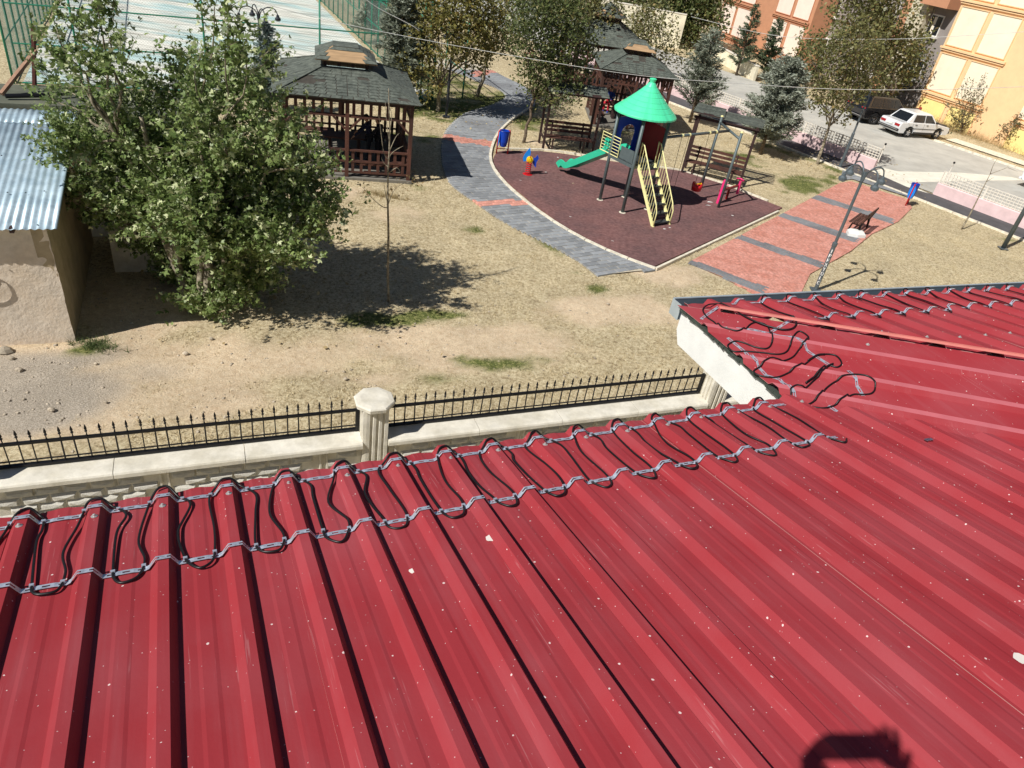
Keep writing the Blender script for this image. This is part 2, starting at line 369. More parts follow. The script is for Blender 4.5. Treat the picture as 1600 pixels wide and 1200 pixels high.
# red plaza with grey bands
plz = gp([(1075, 410), (1222, 334), (1312, 286), (1330, 283), (1418, 312), (1425, 325), (1404, 346), (1362, 366), (1330, 392), (1266, 428), (1246, 470), (1200, 470), (1130, 434)])
pm = MB().poly([p + V(0, 0, .006) for p in plz]); plaza = obj('plaza', pm, mat('plaza_bed', lin(190, 140, 118), .95, var=.2, scale=6), kind='structure')
gb = [[(1072, 403), (1200, 450), (1192, 460), (1066, 411)], [(1142, 362), (1288, 411), (1282, 419), (1134, 368)], [(1212, 329), (1342, 371), (1336, 379), (1204, 335)], [(1272, 303), (1398, 343), (1394, 350), (1264, 309)]]
gbw = [[G(*p) for p in q] for q in gb]
ra, rb = MB(), MB(); ux, uy = vec(-30.5), vec(59.5); o0 = G(1200, 380)
for r_ in range(-120, 170):
    for p_, ln_ in course(plz, o0 + uy * (r_ * .1), ux, .2, .1 if r_ % 2 else 0, .012):
        near_edge = min((p_ - plz[k]).length for k in (10, 11, 12)) < .8
        if False and fbm(np.array([p_.x]), np.array([p_.y]), 1.0, 3)[0] > .5: continue
        (ra if any(inside(q, p_.x, p_.y) for q in gbw) else rb).box(p_ + V(0, 0, -.004 + random.uniform(-.003, .003)), (ln_, .09, .036), (ux, uy, UP))
obj('grey_band_pavers', ra, M_pav, plaza, kind='stuff'); obj('red_pavers', rb, M_redp, plaza, kind='stuff')
gpz = MB(); q4 = gp([(1318, 262), (1345, 258), (1418, 292), (1420, 308), (1332, 280), (1312, 282)])
gpz.poly([p + V(0, 0, .01) for p in q4]); obj('grey_apron', gpz, M_pav, kind='structure')

# pavement strip, road, verge
WA, WB = G(1095, 165), G(1600, 357); wd = (WB - WA).normalized(); wn = Vector((wd.y, -wd.x, 0))
if wn.dot(-WA) < 0: wn = -wn                      # towards the park
WSt = WA - wd * 14; WEn = WB + wd * 14
sm = MB().poly([WSt + wn * .1 + V(0, 0, .012), WEn + wn * .1 + V(0, 0, .012), WEn + wn * 1.75 + V(0, 0, .012), WSt + wn * 1.75 + V(0, 0, .012)]); obj('pavement', sm, M_asphd, kind='structure')
kerb_line(dense([WSt + wn * 1.8, WEn + wn * 1.8], .3), kerb, .1, .05, 1.2)
K0, K1 = G(1459, 220), G(1600, 267); kd = (K1 - K0).normalized(); kn = Vector((-kd.y, kd.x, 0))
if kn.dot(K0) < 0: kn = -kn                       # away from the camera
R0, R1 = K0 - kd * 60, K1 + kd * 25
rm = MB().poly([p + V(0, 0, .008) for p in (WSt - wn * .12 - wd * 60, WEn - wn * .12 + wd * 10, R1, R0)]); obj('road', rm, M_asph, kind='structure')
M_patch = mat('pale_concrete_patch', lin(226, 222, 208), .95, var=.1, scale=2)
rp = MB().poly([p + V(0, 0, .013) for p in gp([(1402, 268), (1500, 270), (1580, 277), (1600, 282), (1500, 283), (1420, 286), (1436, 296), (1452, 303), (1416, 292), (1340, 258), (1352, 256)])]); obj('concrete_ramp', rp, M_patch, kind='structure')
kerb_line(dense([K0, K1 + kd * 8], .3), kerb, .15, .1, 1.2)
fp = MB().poly([p + V(0, 0, .02) for p in (K0 + kn * 1.5, K1 + kd * 8 + kn * 1.3, K1 + kd * 8 + kn * 2.6, K0 + kn * 2.8)]); obj('footway', fp, M_kerb, kind='structure')
# ------------------------------------------------------------------ building under the camera: red trapezoidal sheet roof
RA, RS = math.radians(28.3), math.radians(12.0)
eA = V(math.cos(RA), math.sin(RA), 0); inn = V(math.sin(RA), -math.cos(RA), 0)       # along the eave, and towards the ridge
OA = V(-1.808, 1.87, 6.283); sA = inn * math.cos(RS) + UP * math.sin(RS); nA = eA.cross(sA); nA = nA if nA.z > 0 else -nA
KC = V(1.143, 4.841, 6.283); uV = (KC - OA).dot(eA); VC = KC + inn * ((KC - OA).dot(-inn))
hp = (eA + inn).normalized(); hp3 = hp + UP * (math.tan(RS) / math.sqrt(2))
M_roof = bpy.data.materials.new('red_roof_paint'); M_roof.use_nodes = True
def roof_material(m):
    t = m.node_tree; N = t.nodes; L = t.links; b = N['Principled BSDF']
    tc = N.new('ShaderNodeTexCoord')
    def nz(sc, det=4, st=None):
        n = N.new('ShaderNodeTexNoise'); n.inputs['Scale'].default_value = sc; n.inputs['Detail'].default_value = det
        if st:
            mp = N.new('ShaderNodeMapping'); mp.vector_type = 'TEXTURE'; mp.inputs['Rotation'].default_value = (0, 0, RA); mp.inputs['Scale'].default_value = tuple(1 / q_ for q_ in st)
            L.new(tc.outputs['Object'], mp.inputs[0]); L.new(mp.outputs[0], n.inputs['Vector'])
        else: L.new(tc.outputs['Object'], n.inputs['Vector'])
        return n.outputs['Fac']
    def mr(f, a, b_, c=0., d=1.):
        r = N.new('ShaderNodeMapRange'); r.inputs[1].default_value = a; r.inputs[2].default_value = b_; r.inputs[3].default_value = c; r.inputs[4].default_value = d; L.new(f, r.inputs[0]); return r.outputs[0]
    def mix(f, a, b_):
        x = N.new('ShaderNodeMix'); x.data_type = 'RGBA'; L.new(f, x.inputs[0])
        for k, s in ((6, a), (7, b_)):
            if isinstance(s, tuple): x.inputs[k].default_value = s
            else: L.new(s, x.inputs[k])
        return x.outputs[2]
    def mul(a, b_):
        x = N.new('ShaderNodeMath'); x.operation = 'MULTIPLY'; L.new(a, x.inputs[0])
        if isinstance(b_, float): x.inputs[1].default_value = b_
        else: L.new(b_, x.inputs[1])
        return x.outputs[0]
    base = mix(mr(nz(1.1), .35, .65), (.30, .029, .037, 1), (.34, .036, .046, 1))
    dust = mul(mr(nz(2.3, 9), .4, .75), .15); base = mix(dust, base, (.40, .19, .22, 1))
    streak = mul(mul(mr(nz(1, 3, (150, 1.1, 20)), .66, .7), mr(nz(2.4), .45, .6)), .22); base = mix(streak, base, (.58, .32, .33, 1)); streak = mul(mr(nz(1, 4, (26, .35, 6)), .5, .75), .07); base = mix(streak, base, (.46, .25, .28, 1))
    def dots(sc, th, wob, keep):                                       # mortar and lime splashes of many sizes
        dv = N.new('ShaderNodeTexVoronoi'); dv.inputs['Scale'].default_value = sc
        wv = N.new('ShaderNodeTexNoise'); wv.inputs['Scale'].default_value = sc * 2.2
        L.new(tc.outputs['Object'], wv.inputs['Vector']); add = N.new('ShaderNodeMix'); add.data_type = 'VECTOR'
        add.inputs[0].default_value = wob; L.new(tc.outputs['Object'], add.inputs[4]); L.new(wv.outputs['Color'], add.inputs[5]); L.new(add.outputs[1], dv.inputs['Vector'])
        rc = N.new('ShaderNodeSeparateColor'); L.new(dv.outputs['Color'], rc.inputs[0])
        size = mr(rc.outputs[1], 0., 1., th * .35, th)
        lt = N.new('ShaderNodeMath'); lt.operation = 'LESS_THAN'; L.new(dv.outputs['Distance'], lt.inputs[0]); L.new(size, lt.inputs[1])
        g_ = N.new('ShaderNodeMath'); g_.operation = 'LESS_THAN'; L.new(rc.outputs[0], g_.inputs[0]); g_.inputs[1].default_value = keep
        return mul(lt.outputs[0], g_.outputs[0])
    base = mix(mul(dots(17, .08, .012, .75), .95), base, (.74, .60, .58, 1))
    base = mix(mul(dots(44, .11, .008, .5), .7), base, (.68, .5, .5, 1))
    L.new(base, b.inputs['Base Color'])
    b.inputs['Specular IOR Level'].default_value = .22; L.new(mr(nz(2.1, 6), .3, .7, .58, .7), b.inputs['Roughness'])
    bp = N.new('ShaderNodeBump'); bp.inputs['Strength'].default_value = .12; bp.inputs['Distance'].default_value = .004; L.new(nz(70, 3), bp.inputs['Height']); L.new(bp.outputs[0], b.inputs['Normal'])
roof_material(M_roof)
M_edge = mat('sheet_cut_edge', lin(190, 150, 145), .6, .2)
PITCH, RH = .25, .038
KNOTS = [(-.046, 0), (-.018, RH), (.018, RH), (.040, 0), (.094, 0), (.106, .0024), (.144, .0024), (.156, 0)]
def prof(u):
    d = (u + .046) % PITCH - .046
    K_ = KNOTS + [(.2041, 0)]
    for (a_, h0), (b_, h1) in zip(K_[:-1], K_[1:]):
        if a_ <= d <= b_: return h0 + (h1 - h0) * (d - a_) / (b_ - a_)
    return 0.
def sheet(name, org, eu, ev, nn, u0, u1, vs, ve, parent, label=None, dz=0.):
    us = [u0] + sorted(n * PITCH + k[0] for n in range(int(u0 / PITCH) - 2, int(u1 / PITCH) + 3) for k in KNOTS if u0 + 1e-4 < n * PITCH + k[0] < u1 - 1e-4) + [u1]
    us = sorted(us); mb = MB(); R = 9; ph = random.random() * 9
    for r_ in range(R):
        for u in us:
            a_, b_ = vs(u), max(ve(u), vs(u) + .001); tt = r_ / (R - 1); v = a_ + (b_ - a_) * tt
            if r_ == 0:
                d = (u % PITCH) / PITCH; v += -.018 * math.sin(math.pi * d) ** 2
            hgt = prof(u) + .0012 * math.sin(v * 5.1 + ph + u * 9) + dz
            mb.v.append(tuple(org + eu * u + ev * v + nn * hgt))
    n = len(us)
    for r_ in range(R - 1):
        for k in range(n - 1): mb.f.append((r_ * n + k, r_ * n + k + 1, (r_ + 1) * n + k + 1, (r_ + 1) * n + k))
    me = mb.mesh(name)
    if me.polygons[0].normal.dot(nn) < 0: me.flip_normals()
    o = obj(name, me, M_roof, parent, label=label); me.materials.append(M_edge)
    s = o.modifiers.new('thickness', 'SOLIDIFY'); s.thickness = .0028; s.offset = -1; s.material_offset_rim = 1
    return o
house = empty('building', OA - UP * OA.z, 'building with a red trapezoidal sheet metal roof that fills the foreground', 'building')
def loc(o): o.matrix_parent_inverse = Matrix.Translation(-house.location); return o
def hobj(*a, **k): o = obj(*a, parent=house, **k); return loc(o)
for k in range(-3, 10):
    u0, u1 = k * 1.0 - .06, (k + 1) * 1.0 - .06 + .012
    vs = lambda u: (-.05 + max(0., (u - uV + .03)) / math.cos(RS)); ve = lambda u: 4.9
    if vs(u1) > 4.7: continue
    if u0 < uV < u1:
        loc(sheet('roof_sheet', OA, eA, sA, nA, u0, uV - .03, vs, ve, house)); loc(sheet('roof_sheet', OA, eA, sA, nA, uV - .03, u1, vs, ve, house))
    else: loc(sheet('roof_sheet', OA, eA, sA, nA, u0, u1, vs, ve, house, dz=.0028 * (k % 2)))
# far plane that drains into the gutter
eC = vec(25.4); nC = eC.cross(hp3).normalized(); nC = nC if nC.z > 0 else -nC; sC = nC.cross(eC); sC = sC if sC.z > 0 else -sC
hu, hv = hp3.dot(eC), hp3.dot(sC)                 # hip runs along (hu, hv) in this plane
def v_hip(u): return max(.0, u) * hv / hu
for k in range(0, 8):
    a_, b_ = max(.03, k - .1), k + .912
    if k == 0: loc(sheet('roof_sheet', KC, eC, sC, nC, .03, b_, lambda u: -.02, lambda u: v_hip(u) - .01, house))
    else: loc(sheet('roof_sheet', KC, eC, sC, nC, a_, b_, lambda u: -.02, lambda u: v_hip(u) - .01, house))
# narrow plane between the valley and the hip, its sheets laid along the valley
nB = inn.cross(hp3).normalized(); nB = nB if nB.z > 0 else -nB; wB = (VC - KC).length
def profB(p):
    for c in (.33, .74, 1.08):
        d = abs(p - c)
        if d < .055: return .03 if d < .028 else .03 * (.055 - d) / .027
    return 0.
psB = sorted([0., wB + .12] + [c + d for c in (.33, .74, 1.08) for d in (-.055, -.028, .028, .055)])
mbs = MB(); R = 14
for r_ in range(R):
    for p in psB:
        q_ = -.03 - .012 * math.sin(p * 9) + r_ / (R - 1) * 5.2 if r_ else -.035 - .02 * math.sin(p * 16)
        mbs.v.append(tuple(KC + inn * p + hp3 * q_ + nB * (profB(p) + .002)))
n = len(psB)
for r_ in range(R - 1):
    for k in range(n - 1): mbs.f.append((r_ * n + k, r_ * n + k + 1, (r_ + 1) * n + k + 1, (r_ + 1) * n + k))
me = mbs.mesh('roof_sheet')
if me.polygons[0].normal.dot(nB) < 0: me.flip_normals()
me.materials.append(M_roof); me.materials.append(M_edge); me.materials.append(mat('rib_sky_reflection', (.50, .13, .15), .4, spec=.5, var=.1, scale=5))  # lighter rib colour: sky reflection along the ribs put into the paint
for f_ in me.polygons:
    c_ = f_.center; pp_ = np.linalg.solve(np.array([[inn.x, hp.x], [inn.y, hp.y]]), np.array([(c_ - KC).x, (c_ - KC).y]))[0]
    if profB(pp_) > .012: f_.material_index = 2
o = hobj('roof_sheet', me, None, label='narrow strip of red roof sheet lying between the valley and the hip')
s = o.modifiers.new('thickness', 'SOLIDIFY'); s.thickness = .003; s.offset = -1; s.material_offset_rim = 1
# hip flashing
M_hip = mat('faded_hip_flashing', lin(200, 118, 108), .5, .0, .6, var=.15, scale=3)
hb = MB(); hw = .05
for (a_, b_) in ((.25, 5.2),):
    P0, P1 = KC + hp3 * a_, KC + hp3 * b_
    l0, l1 = (inn * .05 - hp3 * .02), (sC * 0 + eC * .055 - hp3 * .02)
    prf = [inn * .014 + UP * .034, inn * .006 + UP * .047, eC * .004 + UP * .048, eC * .02 + UP * .036]
    r0 = [P0 + q_ for q_ in prf]; r1 = [P1 + q_ for q_ in prf]
    for k in range(3): hb.poly([r0[k], r0[k + 1], r1[k + 1], r1[k]])
o = hobj('hip_flashing', hb, M_hip); s = o.modifiers.new('thickness', 'SOLIDIFY'); s.thickness = .003
# fascia, gutter, walls
M_white = mat('white_render', lin(224, 225, 222), .85, var=.06, scale=5, bump=.2, bscale=80)
M_gut = mat('blue_grey_gutter', lin(112, 126, 138), .45, .3, .5, var=.12, scale=4)
M_gutrim = mat('gutter_rim', lin(190, 202, 208), .4, .4)
fd = inn; f0 = KC + fd * -.0 + eA * .015; f1 = VC + fd * .3 + eA * .015
fb = MB().prism([f0 + UP * -.03, f1 + UP * -.03, f1 + UP * -.30, f0 + fd * .06 + UP * -.30, f0 + UP * -.20], eA * .04); o = hobj('fascia_board', fb, M_white)
gk = MB()
for k in range(26):                                  # crumpled underlay squeezed out beneath the sheets
    a_ = f0.lerp(f1, k / 26); b_ = f0.lerp(f1, (k + 1.3) / 26); gk.beam(a_ + UP * (-.02 - random.random() * .012) - eA * random.uniform(.0, .018), b_ + UP * (-.02 - random.random() * .012) - eA * random.uniform(0, .018), .03, .022)
hobj('roofing_underlay', gk, mat('underlay', lin(58, 66, 60), .8, var=.3, scale=30))
g0 = KC - sC * .03 + eC * .0; g1 = g0 + eC * 8
gz = MB(); out = V(-sC.x, -sC.y, 0).normalized()
prg = [(.0, -.03), (.0, -.11), (.085, -.11), (.085, .0), (.096, .0), (.096, -.12), (-.015, -.12), (-.015, -.03)]
gz.prism([g0 + out * a_ + UP * b_ for a_, b_ in prg], g1 - g0)
gut = hobj('gutter', gz, M_gut)
o = obj('gutter_rim', MB().beam(g0 + out * .091 + UP * .005, g1 + out * .091 + UP * .005, .016, .008), M_gutrim, gut); loc(o)
o.matrix_parent_inverse = gut.matrix_world.inverted(); o.matrix_world = Matrix.Identity(4)
ec = MB().prism([g0 + out * a_ + UP * b_ for a_, b_ in ((-.02, .01), (-.02, -.12), (.097, -.12), (.097, .003))], -eC * .004)
o = hobj('gutter_end_cap', ec, M_gutrim)
wl = MB(); zt = 6.2
w1 = OA + inn * .7 - eA * 3.4; w2 = VC + inn * .7 + eA * .75; w3 = KC + inn * .7 + eA * .75; w4 = w3 + eC * 8.5; w5 = w4 + inn * 9; w6 = w1 + inn * 7
wl.prism([V(p.x, p.y, -.1) for p in (w1, w2, w3, w4, w5, w6)], (0, 0, zt - .15)); hobj('wall', wl, M_white)
sf = MB().prism([V(p.x, p.y, zt - .12) for p in (OA - eA * 3.4, VC + eA * .04, KC + eA * .04, w4, w5, w6)], (0, 0, .03)); hobj('soffit', sf, M_white)

# screws with washers
scm = MB().lathe((0, 0, 0), [(.013, 0), (.013, .002), (.0105, .003), (.0065, .004), (.0055, .010), (.003, .0115)], 8).mesh('roof_screw'); scm.materials.append(mat('zinc', (.62, .62, .6), .35, .6))
def screw(P, nn):
    o = obj('roof_screw', scm, None, house); loc(o); o.location = P; o.rotation_euler = nn.to_track_quat('Z', 'Y').to_euler()
for k in range(-4, 17):
    screw(OA + eA * (k * PITCH + random.uniform(-.006, .006)) + sA * (.09 + random.uniform(-.015, .015)) + nA * RH, nA)
for k in range(20, 34, 2): screw(OA + eA * (k * PITCH) + sA * 1.9 + nA * RH, nA)
for u, v in ((1.12, .9), (1.37, 1.05), (1.56, 1.1), (1.8, 1.1), (2.04, 1.1)):
    u = round(u / PITCH) * PITCH; screw(KC + eC * u + sC * v + nC * RH, nC)
screw(KC + inn * .33 + hp3 * .12 + nB * .03, nB); screw(KC + inn * .15 + hp3 * 1.15 + nB * .003, nB)

# bird droppings and a scrap
M_drop = mat('bird_lime', lin(225, 222, 214), .9, var=.1)
for (u, v, r_, lab) in ((1.708, .707, .024, 'larger round white bird dropping on the red roof below the lower strap'), (1.351, .798, .016, 'smaller white bird dropping on the red roof beside a dark rib'),
                        (3.18, 1.95, .03, 'smeared pale bird dropping low on the right of the red roof near the hand shadow')):
    m_ = MB(); ring = [(math.cos(q_) * r_ * random.uniform(.8, 1.1), math.sin(q_) * r_ * random.uniform(.7, 1.05)) for q_ in np.linspace(0, 2 * math.pi, 14)[:-1]]
    b0 = OA + eA * u + sA * v + nA * (prof(u) + .0015)
    m_.prism([b0 + eA * a_ + sA * b_ for a_, b_ in ring], nA * .002)
    tag(obj('bird_dropping', m_, M_drop), lab, 'bird dropping', 'bird droppings on the roof')
fl = MB(); b0 = OA + eA * 4.38 + sA * .66 + nA * .012
for k in range(5): fl.prism([b0 + eA * random.uniform(-.03, .03) + sA * random.uniform(-.015, .015) for _ in range(3)], nA * .004)
tag(obj('foil_scrap', fl, M_galv), 'crumpled silver scrap lying in the valley of the red roof', 'scrap')

# ------------------------------------------------------------------ heating cables and perforated straps
def hprof(u, soft=.014): return sum(prof(u + d) for d in (-soft, -soft / 2, 0, soft / 2, soft)) / 5
def serp(org, eu, ev, nn, u_of, n0, n1, vt, vb, jit, r_=.0058, step=1):
    pts = []
    for n in range(n0, n1, step):
        c = n * PITCH * 1.0; j = lambda a_: random.uniform(-a_, a_)
        pts += [(c - .066 + j(.008), vb(c) - .06 + j(.01)), (c - .085 + j(jit), (vt(c) * .5 + vb(c) * .5) + j(.04)), (c - .068 + j(jit), vt(c) + .03), (c - .03, vt(c) - .035 + j(.012)),
                (c + .02 + j(.01), vt(c) - .055 + j(.012)), (c + .06, vt(c) - .02 + j(.01)), (c + .09 + j(jit), vt(c) + .06), (c + .07 + j(jit), vt(c) * .55 + vb(c) * .45 + j(.05)),
                (c + .075 + j(.008), vb(c) - .035), (c + .088, vb(c) + .03 + j(.008)), (c + .125 + j(.012), vb(c) + .062 + j(.014)), (c + .165, vb(c) + .035 + j(.01))]
    q_ = catmull([V(a_, b_, 0) for a_, b_ in pts], 7)
    return [org + eu * p.x + ev * p.y + nn * (max(hprof(p.x), hprof(p.x - .008), hprof(p.x + .008)) + r_ + .002 + .006 * abs(math.sin(p.x * 3.1 + p.y * 4))) for p in q_]
def strap(org, eu, ev, nn, u0, u1, v, parent=None, w_=.023, lab='', cat='strap', grp='perforated straps on the roof', pf=None):
    mb = MB(); us = np.arange(u0, u1, .0125); vv_ = (lambda u: v) if not callable(v) else v; pf = pf or (lambda u: max(prof(u - .008), prof(u - .003), prof(u + .003), prof(u + .008)) + .004)
    for k in range(len(us) - 1):                    # links between the punched holes: two side rails and a bridge
        a_, b_ = us[k], us[k + 1]; za, zb = pf(a_) + .0025, pf(b_) + .0025
        P = lambda u, d, z: org + eu * u + ev * (vv_(u) + d) + nn * z
        hole = k % 4 in (1, 2)
        if hole:
            for s0, s1 in ((-w_ / 2, -w_ * .17), (w_ * .17, w_ / 2)): mb.prism([P(a_, s0, za), P(b_, s0, zb), P(b_, s1, zb), P(a_, s1, za)], nn * .0012)
        else: mb.prism([P(a_, -w_ / 2, za), P(b_, -w_ / 2, zb), P(b_, w_ / 2, zb), P(a_, w_ / 2, za)], nn * .0012)
    o = obj('perforated_strap', mb, M_strap); tag(o, lab, cat, grp); return o
M_strap = mat('strap_steel', (.66, .72, .82), .32, .6, .5, var=.25, scale=60)
def path_strap(pts, nn, lab, w_=.02):
    P = dense([Vector(p) for p in pts], .0125); mb = MB()
    for k in range(len(P) - 1):
        d = (P[k + 1] - P[k]).normalized(); s_ = d.cross(nn)
        for s0, s1 in (((-w_ / 2, -w_ * .2), (w_ * .2, w_ / 2)) if k % 4 in (1, 2) else ((-w_ / 2, w_ / 2),)):
            mb.prism([P[k] + s_ * s0, P[k + 1] + s_ * s0, P[k + 1] + s_ * s1, P[k] + s_ * s1], nn * .0012)
    return tag(obj('perforated_strap', mb, M_strap), lab, 'strap', 'perforated straps on the roof')
vtA = lambda u: .025; vbA = lambda u: .46 + .012 * math.sin(u * 1.7)
strap(OA, eA, sA, nA, -1.0, 3.93, vtA, lab='perforated steel strap nearest the eave edge of the foreground roof')
strap(OA, eA, sA, nA, -1.0, 3.9, vbA, lab='perforated steel strap higher up the foreground roof holding the lower bends of the cable')
ptsA = serp(OA, eA, sA, nA, None, -4, 16, vtA, vbA, .026)
cabA = empty('heating_cable', OA, 'black heating cable snaking along the eave of the foreground roof', 'cable', 'heating cables on the roof')
o = obj('cable', MB().tube(ptsA, .0052, 7), M_rubber, cabA, smooth=True); o.matrix_parent_inverse = Matrix.Translation(-OA)
def ties(P, cab, org, nn, levels, test):
    tm = MB().box((0, 0, 0), (.015, .011, .014)).mesh('cable_clip'); tm.materials.append(M_strap); cnt = 0
    for a_, b_ in zip(P[:-1], P[1:]):
        va, vb_ = test(a_), test(b_)
        for lv in levels:
            if (va - lv) * (vb_ - lv) < 0 and cnt < 160:
                o = obj('cable_clip', tm, None, cab); o.matrix_parent_inverse = Matrix.Translation(-org); o.location = a_.lerp(b_, .5); o.rotation_euler = nn.to_track_quat('Z', 'Y').to_euler(); cnt += 1
ties(ptsA, cabA, OA, nA, (.025, .455), lambda p: (p - OA).dot(sA))
vtC = lambda u: .035; vbC = lambda u: .47 - .04 * (u > 2.2)
strap(KC, eC, sC, nC, .42, 6, vtC, lab='perforated steel strap beside the gutter on the far roof plane')
strap(KC, eC, sC, nC, .85, 6, vbC, lab='perforated steel strap higher up the far roof plane beyond the hip')
ptsC = serp(KC, eC, sC, nC, None, 3, 24, vtC, vbC, .03)
cabC = empty('heating_cable', KC, 'black heating cable looping along the gutter of the far roof plane', 'cable', 'heating cables on the roof')
o = obj('cable', MB().tube(ptsC, .005, 6), M_rubber, cabC, smooth=True); o.matrix_parent_inverse = Matrix.Translation(-KC)
ties(ptsC, cabC, KC, nC, (.035, .465), lambda p: (p - KC).dot(sC))
def onpl(x, y, P, nn):
    d = Vector(ray(x, y)); C_ = V(0, 0, CAM_H); t_ = (P - C_).dot(nn) / d.dot(nn); return C_ + d * t_
def z4(l): return [(1040 + a_ / 4.444, 420 + b_ / 4.444) for a_, b_ in l]
def onB(x, y, h=.008):
    P = onpl(x, y, KC, nB); p = (P - KC).dot(inn) - (P - KC).dot(hp) * hp.dot(inn); 
    A_ = np.array([[inn.x, hp.x], [inn.y, hp.y]]); p, q_ = np.linalg.solve(A_, np.array([(P - KC).x, (P - KC).y]))
    return P + nB * (max(profB(p - .01), profB(p), profB(p + .01)) + h)
cB = z4([(380, 250), (300, 255), (258, 290), (285, 340), (340, 380), (380, 430), (440, 450), (500, 460), (550, 430), (590, 390), (640, 378), (700, 400), (725, 450), (735, 520), (700, 560), (620, 550), (540, 520), (480, 510), (430, 540), (470, 580), (560, 580), (680, 590), (780, 600), (840, 580), (870, 520), (890, 470), (930, 440), (990, 480), (970, 520), (930, 560), (880, 620), (800, 650), (720, 650), (650, 690), (610, 720), (660, 750), (770, 760), (870, 720), (950, 680), (1030, 620), (1100, 600), (1180, 610), (1220, 660), (1190, 690), (1130, 680), (1100, 720), (1030, 780), (960, 840), (900, 840), (860, 870), (900, 920), (980, 950), (1060, 900), (1120, 830), (1200, 780), (1300, 765), (1400, 780), (1450, 830), (1430, 870), (1370, 880), (1300, 880), (1230, 920), (1160, 960), (1080, 975), (1000, 960)])
cB2 = z4([(380, 250), (460, 290), (560, 350), (660, 395), (740, 420), (820, 436), (880, 425), (905, 390), (890, 350), (860, 345)])
cB3 = z4([(970, 805), (1060, 740), (1120, 690), (1160, 672)]); cB4 = z4([(985, 650), (1050, 612), (1100, 606)])
def onB0(x, y): return onpl(x, y, KC, nB)
def hB_(P, h=.008):
    pq_ = np.linalg.solve(np.array([[inn.x, hp.x], [inn.y, hp.y]]), np.array([(P - KC).x, (P - KC).y]))
    return P + nB * (max(profB(pq_[0] + d_) for d_ in (-.02, -.01, 0, .01, .02)) + h)
def smB(px_, h=.009, k=6): return [hB_(q_, h) for q_ in catmull([onB0(*q_) for q_ in px_], k)]
smoothB = smB(cB)
cabB = empty('heating_cable', KC + inn * .6, 'black heating cable in loose uneven loops on the narrow roof strip above the white fascia', 'cable', 'heating cables on the roof')
for l in (smoothB, smB(cB2, .018), smB(cB3, .018), smB(cB4, .018)):
    o = obj('cable', MB().tube(l, .0055, 7), M_rubber, cabB, smooth=True); o.matrix_parent_inverse = Matrix.Translation(-cabB.location)
for l, lab in (([(245, 352), (380, 258)], 'short perforated strap at the outer corner of the narrow roof strip'),
               ([(720, 450), (900, 340)], 'perforated strap slanting up to the hip near the outer roof corner'),
               ([(490, 418), (600, 425), (720, 452), (880, 490), (940, 530), (1000, 585), (1150, 680)], 'long bent perforated strap crossing the middle of the narrow roof strip'),
               ([(1265, 710), (1300, 770), (1370, 885)], 'isolated short perforated strap held by the last cable loop above the valley'),
               ([(430, 482), (550, 580), (610, 650), (700, 745), (790, 770), (870, 860), (900, 905), (1000, 960)], 'perforated strap along the lower edge of the narrow roof strip'),
               ([(1130, 955), (1190, 995)], 'twisted end of perforated strap poking out at the roof valley')):
    path_strap([hB_(q_, .004) for q_ in dense([onB0(*q_) for q_ in z4(l)], .03)], nB, lab, .022)

# ------------------------------------------------------------------ the person holding the phone (its shadow falls on the roof)
ph = empty('phone', V(0, 0, CAM_H), 'dark phone held up over the roof by the person taking the picture', 'phone')
camR = Matrix(((CM[0, 0], -CM[0, 1], -CM[0, 2]), (CM[1, 0], -CM[1, 1], -CM[1, 2]), (CM[2, 0], -CM[2, 1], -CM[2, 2])))
cx, cy, cz = [camR @ q_ for q_ in (V(1, 0, 0), V(0, 1, 0), V(0, 0, 1))]
pc = V(0, 0, CAM_H) + cz * .012 - cx * .06 + cy * .0
o = obj('phone_body', MB().box(pc, (.17, .08, .009), (cx, cy, cz)), M_black, ph); o.matrix_parent_inverse = Matrix.Translation(-ph.location); bevel(o, .003, 2)
M_skin = mat('skin', lin(196, 150, 122), .55, var=.06); M_jack = mat('dark_jacket', (.02, .022, .03), .85, var=.2); M_trou = mat('dark_trousers', (.015, .016, .022), .9)
